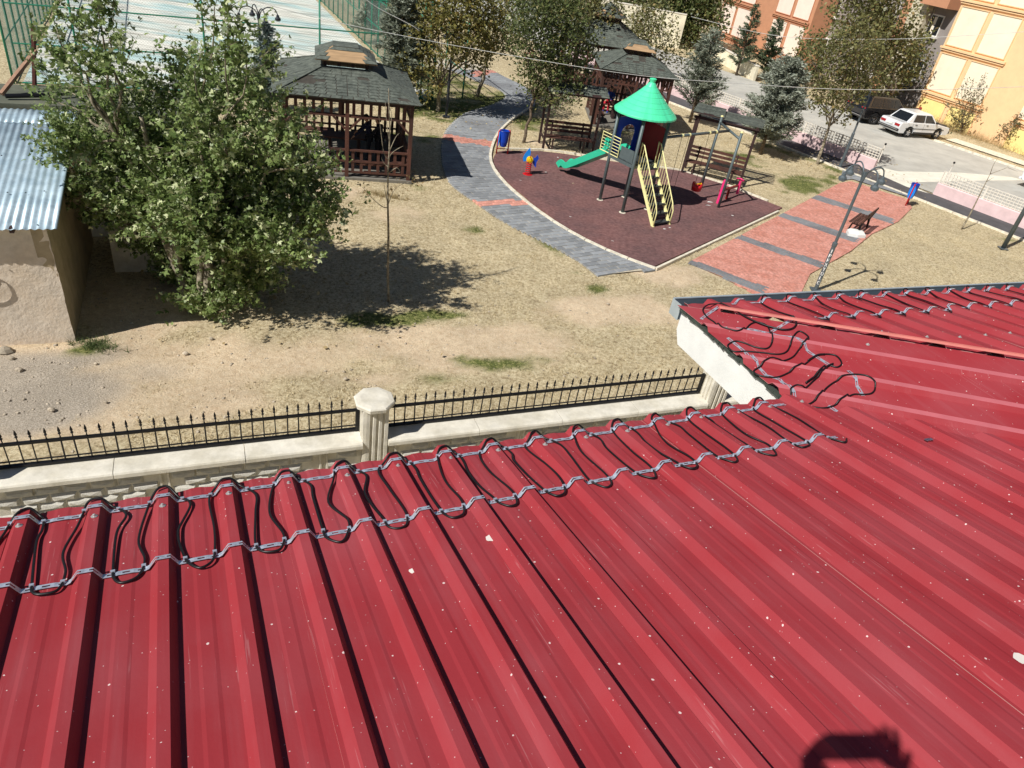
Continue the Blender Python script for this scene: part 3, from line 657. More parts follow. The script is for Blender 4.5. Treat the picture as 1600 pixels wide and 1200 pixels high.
# ---- people: skinned bodies
def skin_body(name, chains, mat_, parent, lvl=2):
    vs, es, rs = [], [], []; idx = {}
    for ch in chains:
        prev = None
        for key, p, r_ in ch:
            if key not in idx: idx[key] = len(vs); vs.append(tuple(p)); rs.append(r_)
            k = idx[key]
            if prev is not None and prev != k: es.append((prev, k))
            prev = k
    me = bpy.data.meshes.new(name); me.from_pydata(vs, es, []); me.update()
    o = obj(name, me, mat_, parent); sk = o.modifiers.new('skin', 'SKIN'); sk.use_smooth_shade = True
    me.skin_vertices[0].data[0].use_root = True
    for k, r_ in enumerate(rs): me.skin_vertices[0].data[k].radius = (r_, r_) if not hasattr(r_, '__len__') else r_
    s_ = o.modifiers.new('subd', 'SUBSURF'); s_.levels = lvl; s_.render_levels = lvl
    return o
def person(loc_, az, lab, pose, mats, group=None, scale=1.):
    """joints given as (forward, left, up) from the ground point, facing az"""
    root = empty('person', loc_, lab, 'person', group, math.radians(az)); T = lambda p: V(*p) * scale
    top, leg, skin, hair = mats; P = {k: T(v) for k, v in pose.items()}
    mid = lambda a_, b_, t_=.5: P[a_].lerp(P[b_], t_)
    chains = [[('pel', P['pelvis'], .13), ('wai', mid('pelvis', 'chest', .45), .115), ('che', P['chest'], .14), ('nb', mid('chest', 'neck', .75), .085), ('nk', P['neck'], .052), ('nk2', P['neck'].lerp(P['head'], .35), .05)]]
    for s_ in 'lr':
        chains.append([('che', P['chest'], .14), (s_ + 'sh', P[s_ + 'sh'], .062), (s_ + 'el', P[s_ + 'el'], .044), (s_ + 'wr', P[s_ + 'wr'], .03)])
        chains.append([('pel', P['pelvis'], .13), (s_ + 'hp', P[s_ + 'hip'], .088), (s_ + 'kn', P[s_ + 'knee'], .06), (s_ + 'an', P[s_ + 'ank'], .043), (s_ + 'to', P[s_ + 'toe'], .036)])
    body = skin_body('body', chains, top, root)
    legs = [[(s_ + 'hp2', P[s_ + 'hip'] + V(0, 0, .03), .097), (s_ + 'kn2', P[s_ + 'knee'], .07), (s_ + 'an2', P[s_ + 'ank'] + V(0, 0, .03), .055)] for s_ in 'lr']
    tr = skin_body('trousers', [[('p', P['pelvis'], .138)] + [(legs[0][0])] + legs[0][1:], [('p', P['pelvis'], .138)] + legs[1]], leg, root)
    for s_ in 'lr':
        d = (P[s_ + 'toe'] - P[s_ + 'ank']); obj('shoe', MB().loft([[P[s_ + 'ank'] + d * t_ + V(0, y_, z_) for y_, z_ in ((-w_, -.07), (w_, -.07), (w_, h_), (-w_, h_))] for t_, w_, h_ in ((-.35, .035, -.02), (.2, .045, .0), (.8, .048, -.03), (1.25, .03, -.05))]), M_black, root, smooth=False)
        hd = (P[s_ + 'wr'] - P[s_ + 'el']).normalized(); w0 = P[s_ + 'wr']; sd = hd.cross(V(1, 0, 0) if abs(hd.x) < .8 else UP).normalized(); nn = hd.cross(sd)
        hch = [[('w', w0, .027), ('p', w0 + hd * .05, .034)]]
        for k, (off, ln) in enumerate(((-.03, .065), (-.01, .078), (.01, .072), (.03, .058))):
            hch.append([('p', w0 + hd * .05, .034), ('a%d' % k, w0 + hd * .085 + sd * off, .0115), ('b%d' % k, w0 + hd * (.085 + ln * .6) + sd * off * 1.15 + nn * .01, .0095), ('c%d' % k, w0 + hd * (.085 + ln) + sd * off * 1.1 + nn * .028, .0075)])
        hch.append([('w', w0, .027), ('t1', w0 + hd * .03 - sd * .035, .013), ('t2', w0 + hd * .07 - sd * .055 + nn * .01, .0105)])
        skin_body('hand', hch, skin, root, 1)
    # head with face
    fw = (P['look'] - P['head']).normalized(); lf = UP.cross(fw).normalized(); uu = fw.cross(lf); H0 = P['head']; s = scale
    rings = []
    for z_, rx, ry, fx in ((-.115, .03, .035, .03), (-.10, .055, .05, .02), (-.06, .075, .064, .008), (-.01, .088, .072, 0), (.04, .093, .076, -.004), (.08, .085, .07, -.008), (.11, .06, .05, -.01), (.125, .02, .02, -.01)):
        rings.append([H0 + (uu * z_ + fw * (fx + rx * math.cos(q_)) + lf * (ry * math.sin(q_))) * s for q_ in np.linspace(0, 2 * math.pi, 17)[:-1]])
    obj('head', MB().loft(rings), skin, root, smooth=True)
    fm = MB().loft([[H0 + (uu * z_ + fw * f_ + lf * l_) * s for f_, l_ in ((.075, -w_), (.075 + d_, 0), (.075, w_), (.06, 0))] for z_, w_, d_ in ((.02, .008, .012), (-.02, .014, .032), (-.032, .012, .016))])
    fm.box(H0 + (fw * .082 - uu * .058) * s, (.012, .04, .010), (fw, lf, uu))
    for q_ in (-1, 1): fm.lathe(H0 + (lf * q_ * .074 + uu * -.005) * s, [(.004, -.012), (.02, -.008), (.024, 0), (.02, .008), (.004, .012)], 8, (fw, uu, lf))
    obj('face', fm, skin, root, smooth=True)
    em = MB()
    for q_ in (-1, 1): em.lathe(H0 + (fw * .079 + lf * q_ * .03 + uu * .008) * s, [(.002, -.006), (.009, 0), (.002, .006)], 8, (lf, uu, fw))
    obj('eyes', em, M_black, root)
    hr = []
    for z_, rx, ry, fx in ((-.055, .07, .068, -.032), (-.01, .088, .08, -.03), (.04, .1, .085, -.018), (.085, .098, .08, -.012), (.12, .072, .06, -.012), (.138, .02, .02, -.012)):
        hr.append([H0 + (uu * z_ + fw * (fx + rx * (math.cos(q_) if math.cos(q_) < .2 or z_ > .05 else .2)) + lf * (ry * math.sin(q_))) * s for q_ in np.linspace(0, 2 * math.pi, 17)[:-1]])
    obj('hair', MB().loft(hr), hair, root, smooth=True)
    return root
STAND = dict(pelvis=(0, 0, .95), chest=(0, 0, 1.3), neck=(.01, 0, 1.47), head=(.03, 0, 1.6), look=(1, 0, 1.5), lsh=(0, .19, 1.42), rsh=(0, -.19, 1.42),
             lel=(.05, .25, 1.13), rel=(.05, -.25, 1.13), lwr=(.2, .22, .93), rwr=(.2, -.22, .93), lhip=(0, .1, .9), rhip=(0, -.1, .9), lknee=(.03, .11, .5), rknee=(.03, -.11, .5), lank=(0, .12, .09), rank=(0, -.12, .09), ltoe=(.14, .14, .04), rtoe=(.14, -.14, .04))
SIT = dict(pelvis=(0, 0, .52), chest=(.05, 0, .86), neck=(.09, 0, 1.03), head=(.13, 0, 1.16), look=(1, 0, 1.0), lsh=(.05, .19, .98), rsh=(.05, -.19, .98), lel=(.16, .24, .74), rel=(.16, -.24, .74), lwr=(.36, .14, .66), rwr=(.36, -.14, .66),
           lhip=(.06, .1, .5), rhip=(.06, -.1, .5), lknee=(.46, .12, .52), rknee=(.46, -.12, .52), lank=(.42, .12, .1), rank=(.42, -.12, .1), ltoe=(.56, .13, .05), rtoe=(.56, -.13, .05))
M_hairb = mat('black_hair', (.008, .007, .006), .5)
# ------------------------------------------------------------------ boundary wall with iron railing
ZC = 2.08
F0 = G(0, 734, ZC); F1 = G(1110, 612, ZC); fdr = (F1 - F0).normalized(); fnn = Vector((fdr.y, -fdr.x, 0))      # towards the camera
CW = (G(83, 751, ZC) - F0).dot(fnn)
wallE = empty('boundary_wall', F0 - V(0, 0, ZC), 'cream precast concrete boundary wall with rock pattern beyond the red roof', 'wall')
def child(o, root): o.matrix_parent_inverse = Matrix.Translation(-Vector(root.location)); return o
FW = lambda s, d, z: F0 + fdr * s + fnn * d + V(0, 0, z - ZC)
P1s = (G(580, 668, ZC) - F0).dot(fdr); P2s = (G(1090, 612, ZC) - F0).dot(fdr) + .18; P0s = -.5  # first post is unseen, added so its shadow reaches the wall's left end
PW = .36
spans = [(P0s + PW / 2, P1s - PW / 2), (P1s + PW / 2, P2s - PW / 2), (P2s + PW / 2, P2s + 5.5)]
cnt = 0
for a_, b_ in spans:
    n = max(1, round((b_ - a_) / 1.45)); 
    for k in range(n):
        s0 = a_ + (b_ - a_) * k / n + (.004 if k else 0); s1 = a_ + (b_ - a_) * (k + 1) / n - (.004 if k < n - 1 else 0)
        c = MB(); e = CW
        pr = [(-.10, -.09), (e, -.09), (e, -.035), (e - .012, -.012), (e - .03, 0), (-.08, 0), (-.10, -.02)]
        c.prism([FW(s0, d, ZC + z) for d, z in pr], fdr * (s1 - s0)); child(obj('coping_stone', c, M_conc, wallE), wallE)
        c = MB().prism([FW(s0 + .001, d, ZC - .093 + z) for d, z in ((-.04, 0), (e - .09, 0), (e - .085, -.03), (e - .105, -.07), (-.04, -.07))], fdr * (s1 - s0 - .002)); child(obj('coping_moulding', c, M_conc, wallE), wallE)
    c = MB().prism([FW(a_, d, z) for d, z in ((-.03, -.3), (e - .11, -.3), (e - .11, ZC - .165), (-.03, ZC - .165))], fdr * (b_ - a_)); child(obj('wall_core', c, M_conc, wallE), wallE)
    # narrow ribs between the panels
    for k in range(0, int((b_ - a_) / 2.0) + 1):
        s = a_ + .08 + k * 2.0
        c = MB()
        for q_ in (-.045, .045): c.prism([FW(s + q_ - .018, e - .111, -.2), FW(s + q_ + .018, e - .111, -.2), FW(s + q_ + .012, e - .075, -.2), FW(s + q_ - .012, e - .075, -.2)], UP * (ZC - .166 + .2))
        child(obj('panel_rib', c, M_conc, wallE), wallE)
M_cgrey = mat('grey_rock_concrete', lin(206, 203, 194), .9, var=.15, scale=6, bump=.5, bscale=60, col2=lin(180, 176, 164))
def block_mesh(seed):
    r_ = random.Random(seed); L_, H_ = .285, .118; m_ = MB(); j = lambda a_: r_.uniform(-a_, a_)
    base = [(-L_ / 2, 0, -H_ / 2), (L_ / 2, 0, -H_ / 2), (L_ / 2, 0, H_ / 2), (-L_ / 2, 0, H_ / 2)]
    mid = [(x * .8 + j(.025), .035 + j(.008), z * .55 + j(.012)) for x, y, z in base]
    m_.v = base + mid + [(j(.05), .052, j(.015))]
    m_.f = [(0, 1, 5, 4), (1, 2, 6, 5), (2, 3, 7, 6), (3, 0, 4, 7), (4, 5, 8), (5, 6, 8), (6, 7, 8), (7, 4, 8)]
    me = m_.mesh('rock_face_block'); me.materials.append(M_cgrey); return me
BM = [block_mesh(k) for k in range(7)]
wq = Matrix(((-fdr.x, fnn.x, 0), (-fdr.y, fnn.y, 0), (0, 0, 1)))
blkrest = MB()
for a_, b_ in spans:
    for row in range(14):
        z = ZC - .235 - row * .128; s = a_ + .2 + (.15 if row % 2 else 0)
        while s < b_ - .12:
            if min(abs(s - (a_ + .08 + k * 2.0)) for k in range(4)) > .15:
                me_ = random.choice(BM); p = FW(s, CW - .109, z)
                if row < 4 and cnt < 250: o = obj('rock_face_block', me_, None, wallE); o.matrix_parent_inverse = Matrix.Translation(-wallE.location); o.location = p; o.rotation_euler = wq.to_euler(); cnt += 1
                elif row < 8:
                    b0 = len(blkrest.v); blkrest.v += [tuple(p + wq @ v.co) for v in me_.vertices]; blkrest.f += [tuple(b0 + i_ for i_ in f.vertices) for f in me_.polygons]
            s += .30
child(obj('lower_blocks', blkrest, M_conc, wallE, kind='stuff'), wallE)
def post(s, lab, capz=.50):
    c0 = FW(s, CW / 2 - .06, 0); root = empty('fluted_post', V(c0.x, c0.y, 0), lab, 'post', 'fluted posts of the boundary wall')
    ring = []
    h = PW / 2
    for side in range(4):
        dx, dy = [(1, 0), (0, 1), (-1, 0), (0, -1)][side]; 
        for t_, dd in ((-1, 0), (-.72, 0), (-.68, -.03), (-.52, -.03), (-.48, 0), (-.26, 0), (-.2, -.03), (-.04, -.03), (.02, 0), (.24, 0), (.3, -.03), (.46, -.03), (.52, 0), (.8, 0)):
            t_ *= .94; x, y = (t_ * h, -(h + dd)) ; 
            ca = [(x, y), (-y, x), (-x, -y), (y, -x)][side]; ring.append(ca)
    zt = ZC + capz
    m_ = MB().loft([[V(*fdr.xy, 0) * x + fnn * y + V(0, 0, z) for x, y in ring] for z in (-.2, zt - .10)])
    obj('shaft', m_, M_conc, root)
    c = MB(); o8 = [(.93, .38), (.38, .93), (-.38, .93), (-.93, .38), (-.93, -.38), (-.38, -.93), (.38, -.93), (.93, -.38)]
    c.loft([[fdr * (x * r_) + fnn * (y * r_) + V(0, 0, z) for x, y in o8] for z, r_ in ((zt - .13, .19), (zt - .09, .205), (zt - .075, .275), (zt - .02, .285), (zt, .27), (zt + .012, .2))])
    obj('cap', c, M_conc, root); return root
capz = HZ(FW(P1s, CW / 2 - .06, 0), 580, 622) - ZC
print('CW', CW, 'capz', capz, 'P1s', P1s, 'P2s', P2s)
post(P1s, 'fluted cream concrete post with a flat octagonal cap in full view between two railings', capz)
post(P2s, 'fluted concrete post half hidden behind the white fascia board', capz); post(P0s, 'unseen fluted post added past the left edge of the view to shade the wall end', capz)
# railing panels
pk = MB(); pk.box((0, 0, .19), (.014, .014, .38)); pk.lathe((0, 0, .385), [(.007, 0), (.007, .03), (.017, .04), (.017, .052), (.008, .062), (.018, .085), (.012, .115), (.002, .15)], 6)
pkm = pk.mesh('picket'); pkm.materials.append(M_black)
for (a_, b_), lab in zip(spans, ('black spiked iron railing on the wall left of the capped post', 'black spiked iron railing on the wall right of the capped post', 'black spiked iron railing on the wall beyond the half hidden post')):
    root = empty('iron_railing', FW(a_, 0, ZC), lab, 'railing', 'spiked railings on the boundary wall', math.atan2(fdr.y, fdr.x)); L_ = b_ - a_
    rl = lambda z, h_, d_: obj('rail', MB().beam((.01, 0, z), (L_ - .01, 0, z), d_, h_), M_black, root)
    rl(.035, .028, .05); rl(.105, .014, .014); rl(.37, .035, .035)
    for x in (.03, L_ - .03): obj('end_stile', MB().box((x, 0, .2), (.045, .045, .40)), M_black, root)
    n = int((L_ - .1) / .1455)
    for k in range(n):
        o = obj('picket', pkm, None, root); o.location = (.14 + k * .1455 + random.uniform(-.006, .006), 0, .03 + random.uniform(-.004, .004)); o.rotation_euler = (random.uniform(-.02, .02), random.uniform(-.025, .025), random.random())

# ------------------------------------------------------------------ shed with corrugated roof, flat roofed store behind
SC = G(118, 532); sa = 26.5; sx, sy = vec(sa), vec(sa + 90)
M_mud = mat('rough_plaster', lin(226, 213, 196), .95, var=.14, scale=2.5, bump=.8, bscale=14, col2=lin(206, 190, 170), mixscale=1.2)
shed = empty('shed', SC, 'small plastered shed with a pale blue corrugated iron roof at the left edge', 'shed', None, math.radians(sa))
SD = 4.75; SHF, SHR = 2.42, 3.0
def roughwall(pts_uv, org, ux_, uy_, nn, t_=.25, step=.12):
    us = [p[0] for p in pts_uv]; return None
m_ = MB(); nu, nz_ = 60, 26; Lw = 6.0
for iz in range(nz_ + 1):
    for iu in range(nu + 1):
        x = -Lw + Lw * iu / nu; z = -.1 + (SHF + .1) * iz / nz_; bulge = .012 * math.sin(x * 5 + z * 3) + .014 * (random.random() - .5) - .05 * (z / SHF)
        xx = x + (-.06 * z / SHF + .012 * (random.random() - .5) if iu == nu else 0); m_.v.append((xx, -bulge * 1.0 + .0, z))
for iz in range(nz_):
    for iu in range(nu):
        b0 = iz * (nu + 1) + iu; m_.f.append((b0, b0 + 1, b0 + nu + 2, b0 + nu + 1))
obj('front_wall', m_, M_mud, shed, smooth=True)
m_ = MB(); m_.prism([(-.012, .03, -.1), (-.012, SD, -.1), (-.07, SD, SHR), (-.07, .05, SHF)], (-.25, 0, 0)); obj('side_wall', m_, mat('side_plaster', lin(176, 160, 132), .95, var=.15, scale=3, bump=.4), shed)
obj('timber_lintel', MB().box((-1.5, -.01, SHF - .12), (1.0, .1, .12)), M_wooddark, shed)
for x in (-.55, -2.4): obj('rafter_end', MB().box((x, -.1, SHF + .03), (.07, .2, .09)), M_wooddark, shed)
M_corr = mat('pale_blue_corrugated_iron', lin(186, 206, 218), .45, .2, .4, var=.12, scale=3, col2=lin(160, 182, 196), mixscale=2)
rp_ = math.atan2(SHR - SHF, SD)
def corr(y0, y1, dz, x0=-6.2, x1=.16, lab=None):
    m_ = MB(); n = 260; yv = lambda y, x: y + .006 * math.sin(x * 40 + y)
    for y in (y0, (y0 + y1) / 2, y1):
        for k in range(n + 1):
            x = x0 + (x1 - x0) * k / n; m_.v.append((x + .004 * math.sin(y * 3), yv(y, x), SHF + .08 + (SHR - SHF) * y / SD + .024 * (.5 + .5 * math.cos(2 * math.pi * x / .124)) + dz))
    for r_ in range(2):
        for k in range(n): m_.f.append((r_ * (n + 1) + k, r_ * (n + 1) + k + 1, (r_ + 1) * (n + 1) + k + 1, (r_ + 1) * (n + 1) + k))
    o = obj('corrugated_sheet', m_, M_corr, shed, smooth=True); s = o.modifiers.new('t', 'SOLIDIFY'); s.thickness = .004; return o
corr(-.22, 4.3, 0); corr(4.18, SD + .15, .008)
nl = MB()
for k in range(14):
    for y in (-.12, 1.2, 2.5): 
        if random.random() < .6: nl.lathe((-.15 - k * .146 * 2 + .146 * .0, y + random.uniform(-.2, .2), SHF + .112 + (SHR - SHF) * y / SD), [(.018, 0), (.012, .008), (.003, .012)], 6)
obj('roof_nails', nl, M_black, shed, kind='stuff')
# painted scrawl on the plaster
gr_ = MB(); ring = lambda c, r_, a0, a1: [V(c[0] + r_ * math.cos(q_), -.045, c[1] + r_ * 1.1 * math.sin(q_)) for q_ in np.linspace(a0, a1, 22)]
gr_.tube(ring((-1.3, 1.36), .26, -2.3, 1.7), .016, 5); gr_.tube([V(-1.5, -.045, 1.25), V(-1.32, -.045, 1.4), V(-1.24, -.045, 1.6)], .014, 5)
obj('painted_scrawl', gr_, mat('brown_scrawl', lin(120, 84, 72), .9), shed)
# store behind
fa = 26.5; SF = SC + sx * 3.0 + sy * 5.0 + V(0, 0, 3.2); SB = G(67, 134, 3.2); fx, fy = vec(fa), vec(fa + 90); dep = (SB - SF).dot(fy)
M_bit = mat('bitumen_roof', lin(104, 106, 92), .9, var=.15, scale=2, bump=.3, col2=lin(88, 92, 80), mixscale=.8)
store = empty('flat_roofed_store', V(SF.x, SF.y, 0), 'low flat roofed store with grey green bitumen felt behind the shed and plane tree', 'building')
def sp_(x, y, z): return V(SF.x, SF.y, 0) + fx * x + fy * y + V(0, 0, z)
child(obj('wall', MB().prism([sp_(-13, .1, -.1), sp_(-.1, .1, -.1), sp_(-.1, dep - .1, -.1), sp_(-13, dep - .1, -.1)], (0, 0, 3.17)), M_conc, store), store)
child(obj('roof', MB().prism([sp_(-13.2, 0, 3.08), sp_(0, 0, 3.08), sp_(0, dep, 3.08), sp_(-13.2, dep, 3.08)], (0, 0, .12)), M_bit, store), store)
pp = MB().tube([G(8, 150, 3.28), G(60, 149, 3.3), G(133, 144, 3.3)], .05, 8); tag(obj('black_pipe', pp, M_black), 'black pipe lying along the flat felt roof behind the shed', 'pipe')
child(obj('wing_wall', MB().prism([sp_(-2.45, -1.95, -.1), sp_(-.1, -1.95, -.1), sp_(-.1, .098, -.1), sp_(-2.45, .098, -.1)], (0, 0, 3.17)), M_conc, store), store)
child(obj('wing_roof', MB().prism([sp_(-2.55, -2.05, 3.08), sp_(0, -2.05, 3.08), sp_(0, -.003, 3.08), sp_(-2.55, -.003, 3.08)], (0, 0, .12)), M_bit, store), store)
bm_ = G(54, 134, 3.2); pl1 = MB().beam(bm_, PD(52, 41, bm_.y) + V(.0, 0, 0), .07, .07); tag(obj('steel_post', pl1, mat('rusty_steel', lin(84, 44, 38), .8, var=.3, scale=9)), 'thin rusty steel post rising from the flat roof beside the green fence', 'post')
bm2 = G(2, 147, 3.25); tag(obj('leaning_timber', MB().beam(bm2, PD(56, 79, bm_.y), .09, .07), mat('weathered_timber', lin(150, 118, 98), .9, var=.25)), 'weathered timber prop leaning on the rusty post above the flat roof', 'timber prop')

# ------------------------------------------------------------------ gazebos
M_shing = mat('grey_green_shingle', lin(100, 106, 98), .92, var=.3, scale=9, bump=.5, bscale=60, col2=lin(82, 88, 82), mixscale=3)
M_ply = mat('bare_roof_boards', lin(172, 142, 108), .8, var=.2, scale=4, stretch=(.4, 3, 1))
M_deck = mat('gazebo_floor', lin(120, 116, 108), .9, var=.15)
def roof_face(mb_s, mb_b, p, miss, rng_, tabs=True):           # p = eave left, eave right, top right, top left (local vectors)
    el, er, tr_, tl = p; n_ = (er - el).cross(tl - el).normalized(); n_ = n_ if n_.z > 0 else -n_
    mb_b.prism([el, er, tr_, tl], n_ * -.03)
    Ls = ((tl + tr_) / 2 - (el + er) / 2).length; nr = max(3, int(Ls / .145))
    for r_ in range(nr):
        t0, t1 = r_ / nr, min(1, (r_ + 1.12) / nr); a0, b0 = el.lerp(tl, t0), er.lerp(tr_, t0); a1, b1 = el.lerp(tl, t1), er.lerp(tr_, t1)
        n = max(1, int((b0 - a0).length / .33)); off = .5 * (r_ % 2)
        for k in range(-1, n + 1):
            u0, u1 = max(0, (k + off) / n + .004), min(1, (k + 1 + off) / n - .004)
            if u1 - u0 < .01: continue
            if miss((u0 + u1) / 2, t0, rng_): continue
            lift = rng_.uniform(.010, .022)
            q_ = [a0.lerp(b0, u0) + n_ * lift, a0.lerp(b0, u1) + n_ * (lift + rng_.uniform(-.003, .003)), a1.lerp(b1, u1) + n_ * .004, a1.lerp(b1, u0) + n_ * .004]
            mb_s.prism(q_, n_ * -.008)
def gazebo(center, az, W, lab, seed, n_side=4, cup_z=(3.32, 3.62, 4.02), eave_z=2.6, missing=True, ez=None):
    root = empty('gazebo', center, lab, 'gazebo', 'timber gazebos in the park', math.radians(az)); r_ = random.Random(seed)
    O_ = lambda mb_, nm, mt, **k: obj(nm, mb_, mt, root, **k)
    if n_side == 4: cor = [V(-W / 2, -W / 2, 0), V(W / 2, -W / 2, 0), V(W / 2, W / 2, 0), V(-W / 2, W / 2, 0)]
    else: cor = [V(math.cos(q_) * W * .56, math.sin(q_) * W * .56, 0) for q_ in [math.radians(60 * k - 120) for k in range(6)]]
    O_(MB().prism([c * 1.06 + V(0, 0, -.1) for c in cor], (0, 0, .16)), 'floor_slab', M_deck)
    n = len(cor)
    for i_ in range(n):
        a_, b_ = cor[i_], cor[(i_ + 1) % n]; d = (b_ - a_).normalized(); bays = 2 if n == 4 else 1; L_ = (b_ - a_).length / bays
        for k in range(bays):
            p0 = a_ + d * L_ * k; p1 = p0 + d * L_
            O_(MB().beam(p0 + V(0, 0, 0), p0 + V(0, 0, eave_z - .1), .12, .12, d), 'post', M_wood)
            for s_, q_ in ((p0, 1), (p1, -1)):
                O_(MB().beam(s_ + d * q_ * .06 + V(0, 0, 1.62), s_ + d * q_ * .45 + V(0, 0, 2.0), .06, .06), 'brace', M_wood)
            O_(MB().beam(p0 + d * .06 + V(0, 0, 2.02), p1 - d * .06 + V(0, 0, 2.02), .06, .06), 'lattice_rail', M_wood)
            for j in range(7): O_(MB().beam(p0 + d * (L_ * (j + .75) / 7.6) + V(0, 0, 2.05), p0 + d * (L_ * (j + .75) / 7.6) + V(0, 0, 2.46), .022, .10, d.cross(UP).cross(UP) * 1.0), 'upper_slat', M_wood)
            entry = (i_ == 0 and k == 0 and n == 4) or (n == 6 and i_ == 3)
            x0, x1 = (0, L_)
            if entry: x0 = L_ * .72
            q0, q1 = p0 + d * (x0 + .06), p0 + d * (x1 - .06)
            O_(MB().beam(q0 + V(0, 0, .95), q1 + V(0, 0, .95), .09, .06), 'handrail', M_wood)
            for z in (.22, .58): O_(MB().beam(q0 + V(0, 0, z), q1 + V(0, 0, z), .05, .06), 'rail', M_wood)
            ns = int((q1 - q0).length / .27)
            for j in range(ns):
                c_ = q0 + d * ((q1 - q0).length * (j + .5) / ns); O_(MB().beam(c_ + V(0, 0, .2), c_ + V(0, 0, .92), .02, .095, d.cross(UP).cross(UP)), 'baluster', M_wood)
            if not entry:                                      # seat along the inside
                inw = V(-d.y, d.x, 0); O_(MB().prism([p0 + d * .3 + inw * .1 + V(0, 0, .42), p1 - d * .3 + inw * .1 + V(0, 0, .42), p1 - d * .3 + inw * .5 + V(0, 0, .42), p0 + d * .3 + inw * .5 + V(0, 0, .42)], (0, 0, .05)), 'bench_seat', M_wood)
        O_(MB().beam(a_ + V(0, 0, eave_z - .09), b_ + V(0, 0, eave_z - .09), .13, .14), 'eave_beam', M_wooddark)
    tb = MB().box((0, .2, .74), (1.5, .7, .05)); O_(tb, 'table_top', M_wood); [O_(MB().box((x_, .2, .36), (.1, .5, .72)), 'table_leg', M_wooddark) for x_ in (-.5, .5)]
    ev = 1.0 + .26 / (W / 2) if n == 4 else 1.12; top = .36
    S_, B_ = MB(), MB()
    for i_ in range(n):
        a_, b_ = cor[i_], cor[(i_ + 1) % n]
        if missing and i_ == 0: ms = lambda u, t_, g_: (g_.random() < .5 if (.55 < t_ and .35 < u < .75) else g_.random() < (.42 if (u < .25 and t_ > .3) else .05)) and (int(t_ * 30) % 3 != 0)
        else: ms = lambda u, t_, g_: g_.random() < .05
        roof_face(S_, B_, [a_ * ev + V(0, 0, eave_z), b_ * ev + V(0, 0, eave_z), b_ * top + V(0, 0, cup_z[0]), a_ * top + V(0, 0, cup_z[0])], ms, r_)
    O_(S_, 'shingles', M_shing, kind='stuff'); O_(B_, 'roof_boards', mat('dark_roof_board', lin(70, 66, 60), .9, var=.2))
    hip = MB()
    for c in cor: hip.beam(c * ev + V(0, 0, eave_z + .015), c * top + V(0, 0, cup_z[0] + .02), .14, .03)
    O_(hip, 'hip_caps', M_shing, kind='stuff')
    for c in cor: O_(MB().beam(c * top * .9 + V(0, 0, cup_z[0] - .1), c * top * .9 + V(0, 0, cup_z[1]), .1, .1, V(1, 0, 0)), 'cupola_post', M_wooddark)
    cb = MB()
    for i_ in range(n): 
        a_, b_ = cor[i_] * top * .9, cor[(i_ + 1) % n] * top * .9
        cb.beam(a_ + V(0, 0, cup_z[1] - .05), b_ + V(0, 0, cup_z[1] - .05), .05, .08); 
        for t_ in (.33, .66): cb.beam(a_.lerp(b_, t_) + V(0, 0, cup_z[0]), a_.lerp(b_, t_) + V(0, 0, cup_z[1]), .04, .1, b_ - a_)
    O_(cb, 'cupola_frame', M_wooddark)
    S2, B2 = MB(), MB(); c1, c2 = top * 1.32, top * (.55 if n == 4 else .04)
    for i_ in range(n):
        a_, b_ = cor[i_], cor[(i_ + 1) % n]; full = missing and i_ == 0
        roof_face(S2, B2, [a_ * c1 + V(0, 0, cup_z[1]), b_ * c1 + V(0, 0, cup_z[1]), b_ * c2 + V(0, 0, cup_z[2]), a_ * c2 + V(0, 0, cup_z[2])], (lambda u, t_, g_: t_ < .62 and .12 < u < .9) if full else (lambda u, t_, g_: g_.random() < .1), r_)
    B2.prism([c * c2 + V(0, 0, cup_z[2] - .02) for c in cor], (0, 0, .03)); S2.prism([c * c2 * 1.02 + V(0, 0, cup_z[2] + .012) for c in cor], (0, 0, .012))
    O_(S2, 'cupola_shingles', M_shing, kind='stuff'); O_(B2, 'cupola_roof', M_ply)
    return root
g1f, g1d = vec(18.4), vec(108.4); GFR = G(637, 284); W1 = 4.1; C1 = GFR - g1f * W1 / 2 + g1d * W1 / 2
ztop = HZ(C1, 536, 70); zc1 = HZ(C1 - g1d * .9, 536, 93); print('gaz cup', zc1, ztop, HZ(C1 - g1d * .75, 545, 100))
gazebo(C1, 18.4, W1, 'nearest timber gazebo with a patchy shingle roof and bare boards on its raised cupola', 3, cup_z=(3.2, 3.42, 3.74))
e0, e1 = G(938, 107, 2.6), G(1062, 126, 2.6); az2 = math.degrees(math.atan2((e1 - e0).y, (e1 - e0).x)); W2 = (e1 - e0).length - .52
C2 = (e0 + e1) / 2 + vec(az2 + 90) * (W2 / 2 + .26); C2.z = 0
gazebo(C2, az2, W2, 'second timber gazebo behind the green cone roof of the play tower', 5, cup_z=(3.2, 3.42, 3.74))
C3 = G(938, 66, 2.6) + vec(80) * 1.2; C3.z = 0; print('C3', C3)
gazebo(C3, 10, 4.0, 'farthest gazebo, six sided with a pointed cupola in front of the cream wall', 8, n_side=6, missing=False, cup_z=(3.6, 3.85, 4.5))

